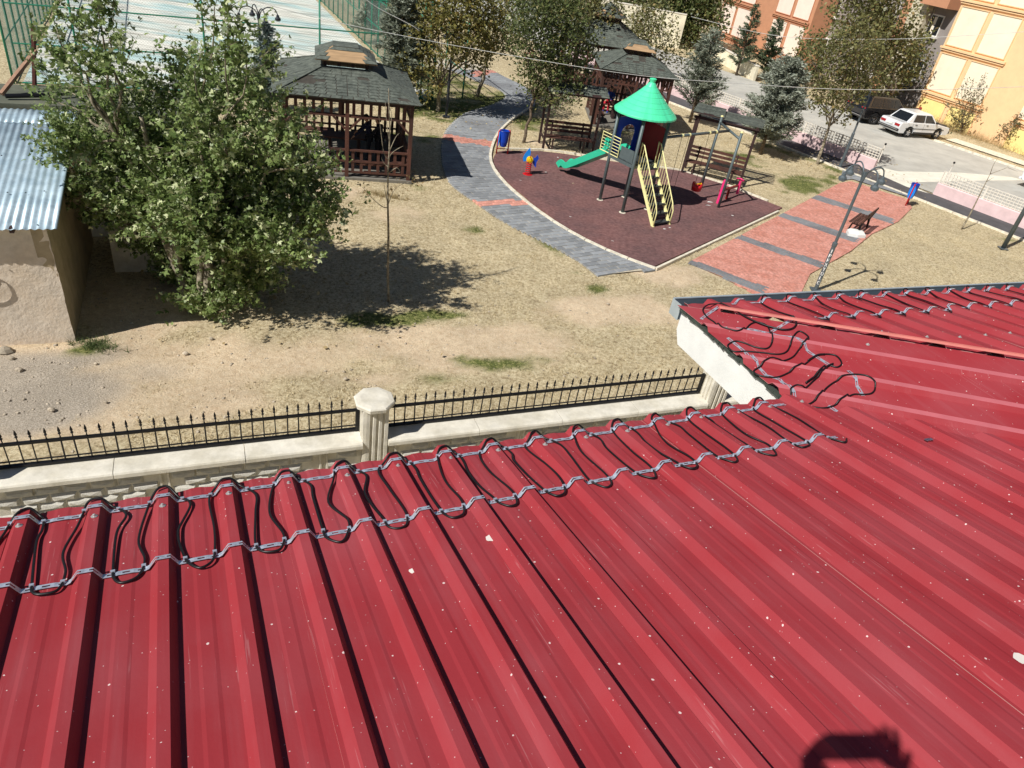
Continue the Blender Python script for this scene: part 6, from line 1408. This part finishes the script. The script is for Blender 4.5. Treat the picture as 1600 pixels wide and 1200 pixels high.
def shootcloud(bl, nsh, lpm, size, pal, parent, seed, matx=None, sag=.0):
    """shoots that leave each bough outwards and upwards, set with leaves along their length"""
    r = np.random.default_rng(seed); Q, Cc = [], []; tw = MB(); cen = np.mean([np.array(c) for c, _ in bl], 0)
    for c, rad in bl:
        c = np.array(c); n = max(5, int(nsh * rad * rad * 4))
        for k in range(n):
            u = unit(1, r)[0]; o_ = c + u * rad * (.15 + .45 * r.random()); out = (o_ - cen); out[2] = 0; out /= np.linalg.norm(out) + .3
            d = u * .75 + np.array([0, 0, .75]) + out * .25 + r.normal(size=3) * .15; d /= np.linalg.norm(d); L_ = rad * (.55 + 1.0 * r.random() ** 1.6) + .15
            m_ = max(4, int(L_ * lpm)); s = r.random(m_) ** .8; bend = unit(1, r)[0] * .15
            P = o_ + d * (s * L_)[:, None] + bend * ((s * L_) ** 2)[:, None] + r.normal(size=(m_, 3)) * .05
            if k % 3 == 0: tw.tube([V(*o_), V(*(o_ + d * L_ * .5 + bend * (L_ * .5) ** 2)), V(*(o_ + d * L_ + bend * L_ ** 2))], [.008, .005, .002], 4)
            D_ = d * .45 + unit(m_, r) * .9; D_ /= np.linalg.norm(D_, axis=1)[:, None]; N_ = unit(m_, r) * .8 + np.array([0, 0, .75]); N_ -= D_ * (N_ * D_).sum(1)[:, None]; N_ /= np.linalg.norm(N_, axis=1)[:, None]
            sz = size * (.45 + .8 * r.random(m_)) * (1.1 - .45 * s); ok = P[:, 2] > .04; P, D_, N_, sz = P[ok], D_[ok], N_[ok], sz[ok]
            pi = r.random((len(P), 1)); col = np.array(pal[0]) * (1 - pi) + np.array(pal[1]) * pi; odd = r.random(len(P)) < .16; col[odd] = pal[2]; col = col * (.7 + .6 * r.random((len(P), 1))); S = np.cross(D_, N_)
            for a_, l_ in ((0, 1), (.95, .8), (-.95, .8)): Q.append(kite(P, D_ * math.cos(a_) + S * math.sin(a_), N_, sz * l_, .25)); Cc.append(col)
    Q = np.concatenate(Q); Cc = np.concatenate(Cc); me = np_mesh('crown', Q.reshape(-1, 3), np.arange(len(Q) * 4).reshape(-1, 4), matx or LEAF, Cc)
    child(obj('crown', me, None, parent, kind='stuff'), parent); child(obj('shoots', tw, M_barkp, parent, kind='stuff'), parent); return len(Q)
TOTAL += shootcloud([q_ for q_ in big if q_[0].z > 3.2], 18, 34, .118, GP, btree, 21)
TOTAL += shootcloud([q_ for q_ in big if q_[0].z <= 3.2], 40, 34, .122, GP, btree, 21)

# deciduous trees of the park and beyond
YG = ((.15, .15, .045), (.24, .21, .06), (.30, .22, .06)); DG = ((.085, .115, .04), (.14, .165, .055), (.24, .22, .08)); OG = ((.13, .14, .05), (.22, .21, .08), (.3, .22, .09))
D = [('park_tree', (684, 173), 33.6, [(655, 55, 30), (645, 100, 26), (665, 130, 24), (685, 15, 44), (690, 60, 40), (728, 30, 46), (735, 70, 36), (765, 8, 40), (770, 55, 34), (705, -15, 45), (740, 95, 22), (640, 25, 30)], 'tree with yellowing leaves and two pale stems left of the curved path', 'park trees by the path', 85, .16, YG, .11),
     ('park_tree', (746, 150), 38.0, [(790, 20, 36), (775, 62, 30), (800, 50, 26), (785, -10, 34)], 'darker slim trunked tree on the grass just right of the yellowing tree', 'park trees by the path', 60, .17, DG, .1),
     ('park_tree', (818, 221), 28.2, [(838, 20, 38), (872, 45, 44), (845, 75, 44), (820, 55, 26), (885, 90, 38), (850, 120, 38), (875, 145, 30), (830, 135, 20), (900, 60, 34), (865, 0, 40), (898, 120, 22)], 'round green tree with a slanting trunk right of the curved path', 'park trees by the path', 105, .14, DG, .07),
     ('roadside_tree', (1278, 256), 36.8, [(1275, 145, 24), (1300, 110, 34), (1330, 90, 40), (1290, 165, 20), (1325, 150, 26), (1355, 115, 34), (1310, 180, 14), (1350, 60, 34), (1265, 80, 18)], 'olive leaved tree with a thin pale trunk beside the lattice wall', 'trees along the road', 75, .16, OG, .08),
     ('yard_tree', (1390, 178), 52.0, [(1340, 25, 40), (1375, 10, 40), (1395, 50, 40), (1370, 85, 40), (1405, 95, 34), (1345, 70, 34), (1385, 125, 26), (1420, 70, 22), (1360, -15, 36), (1345, 140, 24)], 'tall olive tree behind the parked cars in front of the grey block', 'trees of the yards', 26, .26, OG, .16),
     ('yard_tree', (1428, 168), 53.5, [(1432, 105, 22), (1420, 125, 18), (1445, 82, 14)], 'small dark evergreen tree squeezed against the orange block corner', 'trees of the yards', 40, .22, ((.03, .06, .02), (.06, .09, .03), (.09, .11, .04)), .1),
     ('yard_tree', (1278, 140), 60, [(1275, 95, 22), (1262, 75, 16), (1290, 120, 18), (1258, 112, 18), (1300, 70, 16)], 'green bushy tree at the corner of the terracotta block', 'trees of the yards', 26, .25, DG, .12),
     ('park_tree', (1010, 122), 48, [(985, 62, 24), (1012, 48, 26), (1032, 70, 26), (1000, 85, 18), (1050, 88, 20), (1022, 30, 20), (1000, 40, 20)], 'rusty green tree standing between the two farther gazebos and the cream wall', 'park trees by the path', 40, .19, OG, .1),
     ('yard_tree', (1090, 72), 68, [(1000, 5, 34), (1040, 20, 38), (1075, 10, 44), (1100, 38, 34), (1060, 50, 26), (1030, -15, 40), (1110, 0, 36), (1095, -20, 36), (975, 8, 22), (1075, 62, 20)], 'broad green tree mass left of the terracotta block above the cream wall', 'trees of the yards', 20, .32, DG, .2),
     ('yard_tree', (930, 25), 75, [(905, -25, 40), (950, -20, 36), (985, -25, 30)], 'distant dark tree at the top edge above the long cream wall', 'trees of the yards', 16, .32, DG, .2),
     ('park_tree', (900, 130), 44, [(905, 25, 34), (925, 52, 26), (885, 8, 34), (940, 20, 24), (860, -20, 34)], 'brown tinged tree overlapping the farthest gazebo', 'park trees by the path', 38, .2, OG, .1)]
for i_, (nm, bp, Yd, l, lab, grp, dens, size, pal, r0) in enumerate(D):
    b_ = G(*bp); bl = blobs_px(l, b_.y, 1.0 if b_.y < 45 else 1.8, 30 + i_); tree(nm, b_, bl, lab, 'tree', grp, dens * (2.6 if b_.y < 45 else 4.2), size, pal, r0, seed=40 + i_, per=6, spread=.2 if b_.y < 45 else .4, hole=.36, mt=M_barkp if i_ in (0, 1, 3) else None)
# conifers: whorls of drooping branches carrying needle sprays
def conifer(base, H_, R_, lab, grp, seed, pal, dens=1.0, size=.17, shape=.8, low=.12, droop=.25, loose=1.0):
    global TOTAL
    r = np.random.default_rng(seed); root = empty('conifer', base, lab, 'tree', grp); random.seed(seed)
    child(obj('trunk', MB().tube([base + V(0, 0, -.1), base + V(0, 0, H_ * .6), base + V(0, 0, H_)], [.09, .05, .01], 8), M_bark, root, smooth=True), root)
    Q, Cc = [], []; nb = int(95 * dens); brs = MB()
    for k in range(nb):
        t_ = low + (1 - low) * (k + r.random()) / nb; az = r.random() * 2 * math.pi; rad = R_ * ((1 - t_) ** shape) * (.65 + .5 * r.random()) + .06
        o_ = np.array([base.x, base.y, t_ * H_]); d = np.array([math.cos(az), math.sin(az), 0.0]); n = max(5, int(rad * 26)); s = np.linspace(.12, 1, n)
        zz = (s * rad) * (.45 * loose) - droop * (s ** 2) * rad * 1.2
        P = o_ + d * (s * rad)[:, None] + np.array([0, 0, 1.]) * zz[:, None]
        if k % 2 == 0: brs.tube([V(*o_), V(*P[n // 2]), V(*P[-1])], [.02, .012, .004], 4)
        for rep in range(5):
            Pj = P + r.normal(size=P.shape) * .05; side = np.cross(d, [0, 0, 1.]); sg = r.choice([-1, 1], n)[:, None]
            Dd = d * .75 + side * sg * r.random((n, 1)) * .9 + np.array([0, 0, .25]) + r.normal(size=P.shape) * .3; Dd /= np.linalg.norm(Dd, axis=1)[:, None]
            N_ = unit(n, r) + np.array([0, 0, .8]); N_ -= Dd * (N_ * Dd).sum(1)[:, None]; N_ /= np.linalg.norm(N_, axis=1)[:, None]
            Q.append(kite(Pj, Dd, N_, size * (.7 + .6 * r.random(n)), .13)); u = r.random(n)[:, None]; Cc.append((np.array(pal[0]) * (1 - u) + np.array(pal[1]) * u) * (.7 + .6 * r.random((n, 1))))
    Q = np.concatenate(Q); Cc = np.concatenate(Cc); Q[:, :, 2] = np.maximum(Q[:, :, 2], .03); me = np_mesh('needles', Q.reshape(-1, 3), np.arange(len(Q) * 4).reshape(-1, 4), NEEDLE, Cc)
    child(obj('needles', me, None, root, kind='stuff'), root); child(obj('branches', brs, M_bark, root, kind='stuff'), root); TOTAL += len(Q)
SV = ((.17, .20, .145), (.36, .39, .31)); DK = ((.06, .09, .05), (.15, .19, .10))
def conif(bp, top, rpx, lab, seed, pal=SV, **k):
    b_ = G(*bp); H_ = HZ(b_, *top); c = PD(top[0], (bp[1] + top[1]) / 2, b_.y); dep = (c - V(0, 0, CAM_H)).dot(Vector(CM[:, 2])); conifer(b_, H_, rpx * dep / FPX, lab, 'spruces of the park', seed, pal, **k)
conif((1078, 190), (1092, 45), 40, 'silvery spruce with loose branches right of the second gazebo', 1, dens=1.3, loose=1.6, droop=.1, shape=.55)
conif((1188, 240), (1205, 88), 48, 'silvery green spruce beside the road at the lattice wall', 2, dens=2.4, shape=.38, loose=1.3, droop=.1, pal=((.22, .25, .19), (.42, .45, .37)))
conif((622, 165), (640, -30), 44, 'tall silvery conifer behind the right roof corner of the nearest gazebo', 3, dens=1.8, shape=.5, loose=1.2, size=.2)
conif((590, 70), (600, -60), 36, 'silvery conifer at the top edge beyond the green fence', 4, dens=1.2, shape=.5, size=.24)
conif((420, 175), (428, 40), 30, 'small dark spruce between the lamp post and the nearest gazebo', 5, pal=((.07, .11, .1), (.15, .2, .18)), dens=1.0, shape=.6, loose=1.5)
conif((1150, 118), (1158, 2), 26, 'dark thin spruce against the left panels of the terracotta block', 6, pal=DK, dens=.6, shape=.8, size=.2, loose=1.8)
conif((1190, 124), (1205, 28), 26, 'green fir against the middle of the terracotta block', 7, pal=DK, dens=.8, shape=.8, size=.2, loose=1.5)
conif((850, 40), (868, -60), 40, 'distant silvery conifer at the top edge above the curved path', 8, dens=1.0, size=.3)
# shrubs with upright shoots in front of the orange block
def shrub(bp, lst, lab, seed, tips):
    b_ = G(*bp); bl = blobs_px(lst, b_.y, .5, seed); tree('shrub', b_, bl, lab, 'shrub', 'shrubs before the orange block', 60, .15, ((.09, .1, .05), (.16, .16, .08), (.2, .18, .1)), .09, seed=seed, per=5, spread=.15, hole=.4)
    root = bpy.data.objects[-1] if False else [o for o in bpy.data.objects if o.get('label') == lab][0]; m_ = MB(); c0_ = bl[0][0]; L_ = []
    for tx, ty in tips:
        e_ = PD(tx, ty, b_.y + random.uniform(-.4, .4)); m_.tube(catmull([c0_, c0_.lerp(e_, .5) + V(random.uniform(-.1, .1), 0, -.1), e_], 3), .012, 4)
        for k in range(5): q_ = c0_.lerp(e_, .45 + .55 * k / 5); L_.append((q_, .12))
    child(obj('shoots', m_, M_bark, root, kind='stuff'), root); leafcloud('shoot_leaves', L_, 420, .12, ((.09, .1, .05), (.16, .16, .08), (.2, .18, .1)), root, seed + 1, per=2, spread=.06, hole=.0)
shrub((1500, 208), [(1505, 180, 18), (1492, 195, 16), (1522, 168, 14), (1535, 178, 12), (1482, 178, 10), (1515, 195, 14)], 'wild shrub with tall upright shoots beside the white sedan', 71, [(1541, 112), (1522, 122), (1512, 122), (1503, 132), (1493, 140), (1545, 132), (1556, 140), (1568, 160), (1582, 163), (1578, 184), (1530, 130), (1474, 160)])
shrub((1578, 232), [(1580, 205, 14), (1572, 215, 12), (1590, 220, 14), (1568, 202, 9), (1598, 205, 12)], 'leafy shrub before the low rail at the right edge', 72, [(1596, 176), (1601, 190), (1566, 196), (1590, 182)])
def bare(bp, segs, lab, r0, seed=0, leaf=None, mt=None):
    b_ = G(*bp); root = empty('sapling', b_, lab, 'sapling', 'thin young trees'); 
    for k, l in enumerate(segs):
        pts = catmull([PD(x, y, b_.y + .03 * i_ * (1 if k % 2 else -1) * (k > 0)) for i_, (x, y) in enumerate(l)], 3); rr_ = r0 if k == 0 else r0 * .38
        if k == 0: pts[0] = b_ + V(0, 0, -.05)
        child(obj('trunk' if k == 0 else 'twig', MB().tube(pts, [rr_ * (1 - .75 * i_ / (len(pts) - 1)) for i_ in range(len(pts))], 6), mt or M_barkp, root, smooth=True), root)
    if leaf: leafcloud('dry_leaves', blobs_px(leaf, b_.y, .15, 3), 300, .07, ((.3, .2, .09), (.4, .3, .14), (.2, .2, .08)), root, 90 + seed, per=3, spread=.05, hole=.3)
bare((607, 470), [[(607, 470), (606, 420), (607, 370), (606, 320), (606, 280), (608, 240), (609, 200), (608, 170), (607, 138)], [(606, 325), (596, 322), (580, 308), (566, 292)], [(607, 322), (602, 300), (600, 286)], [(607, 318), (614, 300), (624, 290), (640, 284)],
     [(608, 250), (600, 240), (595, 205), (592, 180)], [(609, 235), (618, 215), (624, 208)], [(609, 222), (606, 205), (604, 190), (602, 160)], [(608, 245), (616, 236), (630, 228)], [(608, 262), (600, 255), (596, 246)], [(608, 270), (620, 262), (626, 270)], [(609, 205), (612, 180), (606, 160)]],
     'slender bare sapling standing alone on the dry grass before the nearest gazebo', .032, 1, [(566, 298, 12), (575, 312, 8), (632, 290, 12), (620, 305, 10), (648, 290, 8), (600, 300, 8)])
bare((1503, 357), [[(1503, 357), (1516, 334), (1530, 306), (1541, 284), (1547, 272)], [(1547, 272), (1560, 267), (1573, 262), (1575, 258)], [(1547, 272), (1553, 256), (1561, 245)], [(1575, 262), (1590, 268)], [(1541, 284), (1553, 277)]], 'thin forked bare sapling by the lattice wall at the right', .035, 2)
# ------------------------------------------------------------------ ground cover
def pip(P, x, y):
    c = np.zeros(len(x), bool); n = len(P); j = n - 1
    for i_ in range(n):
        xi, yi, xj, yj = P[i_].x, P[i_].y, P[j].x, P[j].y; cond = ((yi > y) != (yj > y)) & (x < (xj - xi) * (y - yi) / ((yj - yi) + 1e-12) + xi); c ^= cond; j = i_
    return c
road_poly = [WSt + wn * 1.8, WEn + wn * 1.8, R1, R0]; slab = [C1 + vec(18.4) * a_ * 2.2 + vec(108.4) * b_ * 2.2 for a_, b_ in ((-1, -1), (1, -1), (1, 1), (-1, 1))]
courtp = [CT(s_near, 0), CT(34, 0), CT(34, d_left), CT(s_near, d_left)]; storep = [sp_(-13, 0, 0), sp_(0, 0, 0), sp_(0, dep, 0), sp_(-13, dep, 0)]; shedp = [SC + sx * a_ + sy * b_ for a_, b_ in ((-6, 0), (.1, 0), (.1, SD), (-6, SD))]
polys = [[sp_(-2.6, -2.1, 0), sp_(0, -2.1, 0), sp_(0, 0, 0), sp_(-2.6, 0, 0)], path_poly, pad_pts, plz, road_poly, slab, courtp, storep, shedp, q4]
def scatter(n, x0, x1, y0, y1, seed, power=1.0):
    r = np.random.default_rng(seed); x = x0 + (x1 - x0) * r.random(n); y = y0 + (y1 - y0) * r.random(n) ** power; ok = np.ones(n, bool)
    for P in polys: ok &= ~pip(P, x, y)
    wd_ = (x - F0.x) * fnn.x + (y - F0.y) * fnn.y; ok &= wd_ < -.12
    return x[ok], y[ok], r
def tufts(name, x, y, r, h, cols, k=4, spread=.05, kind='stuff', lab=None, cat=None):
    n = len(x); X_ = np.repeat(x, k) + r.normal(size=n * k) * spread; Y_ = np.repeat(y, k) + r.normal(size=n * k) * spread; P = np.stack([X_, Y_, np.full(n * k, -.045)], 1)
    D_ = np.stack([r.normal(size=n * k) * .75, r.normal(size=n * k) * .75, .8 + .5 * r.random(n * k)], 1); D_ /= np.linalg.norm(D_, axis=1)[:, None]; hh = (np.repeat(h, k) * (.5 + 1.0 * r.random(n * k)))[:, None]
    S_ = np.cross(D_, unit(n * k, r)); S_ /= np.linalg.norm(S_, axis=1)[:, None]; T = np.stack([P - S_ * .008, P + S_ * .008, P + D_ * hh], 1)
    u = r.random((n * k, 1)); c = np.array(cols[0]) * (1 - u) + np.array(cols[1]) * u; me = np_mesh(name, T.reshape(-1, 3), np.arange(n * k * 3).reshape(-1, 3), BLADE, c)
    o = obj(name, me, None, kind='stuff'); tag(o, lab, cat)
x, y, r = scatter(90000, -12, 22, 9, 40, 5, 1.25); gr, so, gv = ground_fields(x, y); keep = (r.random(len(x)) > so * .93) & (r.random(len(x)) > gv * .97) & (gr < .6) & (fbm(x, y, .5, 77) > .36)
tufts('dry_grass', x[keep], y[keep], r, .05 + .03 * r.random(keep.sum()), ((.5, .41, .24), (.78, .7, .5)), 4, .04, lab='dry yellow grass covering the park ground', cat='grass')
x, y, r = scatter(60000, -14, 22, 9, 45, 6, 1.1); gr, so, gv = ground_fields(x, y); keep = (gr > .35) & (r.random(len(x)) < gr)
tufts('green_grass', x[keep], y[keep], r, .05 + .04 * r.random(keep.sum()), ((.07, .10, .03), (.20, .22, .08)), 6, .035, lab='patches of green grass on the park ground', cat='grass')
for (px, py), sd in (((150, 540), 3), ((600, 305), 4)):
    c = G(px, py); r = np.random.default_rng(sd); x = c.x + r.normal(size=90) * (.2 if sd == 3 else .35); y = c.y + r.normal(size=90) * .1
    tufts('weeds', x, y, r, .1 + .08 * r.random(90), ((.06, .10, .03), (.16, .2, .07)) if sd == 3 else ((.4, .3, .15), (.5, .42, .25)), 6, .03, lab='green weeds growing at the foot of the shed corner' if sd == 3 else 'dry straw weeds in front of the gazebo floor', cat='weeds')
c = G(1520, 212); r = np.random.default_rng(9); t_ = r.random(1500) * 14 - 5; x = c.x + vec(-52).x * t_ + r.normal(size=1500) * .6; y = c.y + vec(-52).y * t_ + r.normal(size=1500) * .6
tufts('straw_weeds', x, y, r, .35 + .3 * r.random(1500), ((.35, .26, .12), (.55, .45, .26)), 5, .08, lab='tall straw coloured weeds along the foot of the orange block', cat='weeds')
# stones
x, y, r = scatter(9000, -11, 9, 8.5, 17, 8); gr, so, gv = ground_fields(x, y); keep = (r.random(len(x)) < .12 + .75 * gv + .2 * so); x, y = x[keep], y[keep]
def pebbles(name, x, y, r, s0, s1, lab, mt):
    B_ = np.array([(1, 0, 0), (0, 1, 0), (-1, 0, 0), (0, -1, 0), (0, 0, 1), (0, 0, -1)], float); n = len(x); s = s0 + (s1 - s0) * r.random(n) ** 3; vs = B_[None] * s[:, None, None] * (.6 + .8 * r.random((n, 6, 3))); vs[:, :, 2] *= .6
    a_ = r.random(n) * 6.28; ca_, sa_ = np.cos(a_)[:, None], np.sin(a_)[:, None]; X_ = vs[:, :, 0] * ca_ - vs[:, :, 1] * sa_; Y_ = vs[:, :, 0] * sa_ + vs[:, :, 1] * ca_
    vs = np.stack([X_ + x[:, None], Y_ + y[:, None], vs[:, :, 2] - .035], -1); f = np.array([(0, 1, 4), (1, 2, 4), (2, 3, 4), (3, 0, 4), (1, 0, 5), (2, 1, 5), (3, 2, 5), (0, 3, 5)])
    me = np_mesh(name, vs.reshape(-1, 3), (np.arange(n)[:, None, None] * 6 + f[None]).reshape(-1, 3), mt); tag(obj(name, me, None, kind='stuff'), lab, 'stones')
M_stone = mat('pale_stone', lin(176, 164, 146), .9, var=.35, scale=1.5, bump=.3)
pebbles('gravel', x, y, r, .008, .045, 'loose gravel and small stones on the trodden ground', M_stone)
STN = ((8, 548, .14, 'largest pale stone at the left edge in front of the shed'), (30, 578, .07, 'pale stone below the largest one at the left edge'), (18, 560, .06, 'small pale stone tucked between the two stones at the left edge'),
       (290, 552, .06, 'pale stone on the trodden strip under the middle of the plane tree shadow'), (330, 529, .05, 'stone at the lower rim of the plane tree shade'), (1075, 470, .05, 'small stone on bare soil just left of the gutter end'),
       (150, 568, .04, 'dark pebble below the green weeds at the shed corner'), (950, 475, .05, 'pale stone on the bare soil between path end and roof corner'), (80, 640, .06, 'flat pale stone on the gravel left of the railing middle'),
       (540, 592, .05, 'stone on dry ground just left above the capped post'), (165, 628, .04, 'small stone on gravel above the left railing'))
for px, py, s, lb in STN:
    c = G(px, py); ring = []
    for z, k in ((-.3, .8), (0, 1), (.45, .75), (.7, .25)): ring.append([c + V(math.cos(q_) * s * k * random.uniform(.75, 1.2), math.sin(q_) * s * k * random.uniform(.6, 1.0), z * s) for q_ in np.linspace(0, 6.283, 8)[:-1]])
    tag(obj('stone', MB().loft(ring), M_stone), lb, 'stone', 'loose stones on the trodden ground')
# fallen leaves
for (px, py, sd_, n_, lb_) in ((400, 430, 1.7, 420, 'fallen dry leaves under the plane tree'), (720, 170, 3.5, 700, 'fallen yellow leaves under the trees by the path'), (1290, 250, 2.5, 600, 'fallen leaves beside the lattice wall')):
    c = G(px, py); r = np.random.default_rng(px); P = np.stack([c.x + r.normal(size=n_) * sd_, c.y + r.normal(size=n_) * sd_ * .7, np.full(n_, -.01)], 1); D_ = unit(n_, r); D_[:, 2] *= .3; D_ /= np.linalg.norm(D_, axis=1)[:, None]; N_ = unit(n_, r) * .4 + np.array([0, 0, 1.]); N_ -= D_ * (N_ * D_).sum(1)[:, None]; N_ /= np.linalg.norm(N_, axis=1)[:, None]
    P[:, 2] += .03; u = r.random((n_, 1)); Qk = kite(P, D_, N_, .07 + .06 * r.random(n_), .4); me = np_mesh('fallen_leaves', Qk.reshape(-1, 3), np.arange(n_ * 4).reshape(-1, 4), BLADE, np.array((.36, .26, .12)) * (1 - u) + np.array((.55, .46, .28)) * u); tag(obj('fallen_leaves', me, None, kind='stuff'), lb_, 'leaves')
# litter specks on the rubber floor
for k, (px, py) in enumerate(((1046, 357), (1038, 359), (956, 378), (1108, 317), (1104, 322), (852, 270), (871, 247), (890, 340), (1144, 338), (812, 283))):
    c = G(px, py) + V(0, 0, .026); s = .06 if k not in (3, 4) else .16
    tag(obj('litter', MB().prism([c + V(random.uniform(-s, s), random.uniform(-s, s) * .6, 0) for _ in range(2)] + [c + V(s, s * .3, 0), c + V(-s * .2, s * .5, 0)], (0, 0, .01)), M_white), 'small pale scrap lying on the maroon rubber floor', 'litter', 'pale scraps on the rubber floor')
wq_ = G(655, 150); tag(obj('white_sack', MB().loft([[wq_ + V(x * k, y * k, z) for x, y in ((-.45, -.2), (.4, -.25), (.5, .2), (-.4, .25))] for z, k in ((0, .9), (.15, 1), (.32, .7))]), M_white), 'white sack on the grass at the right roof corner of the nearest gazebo', 'sack')
print('leaf faces', TOTAL)
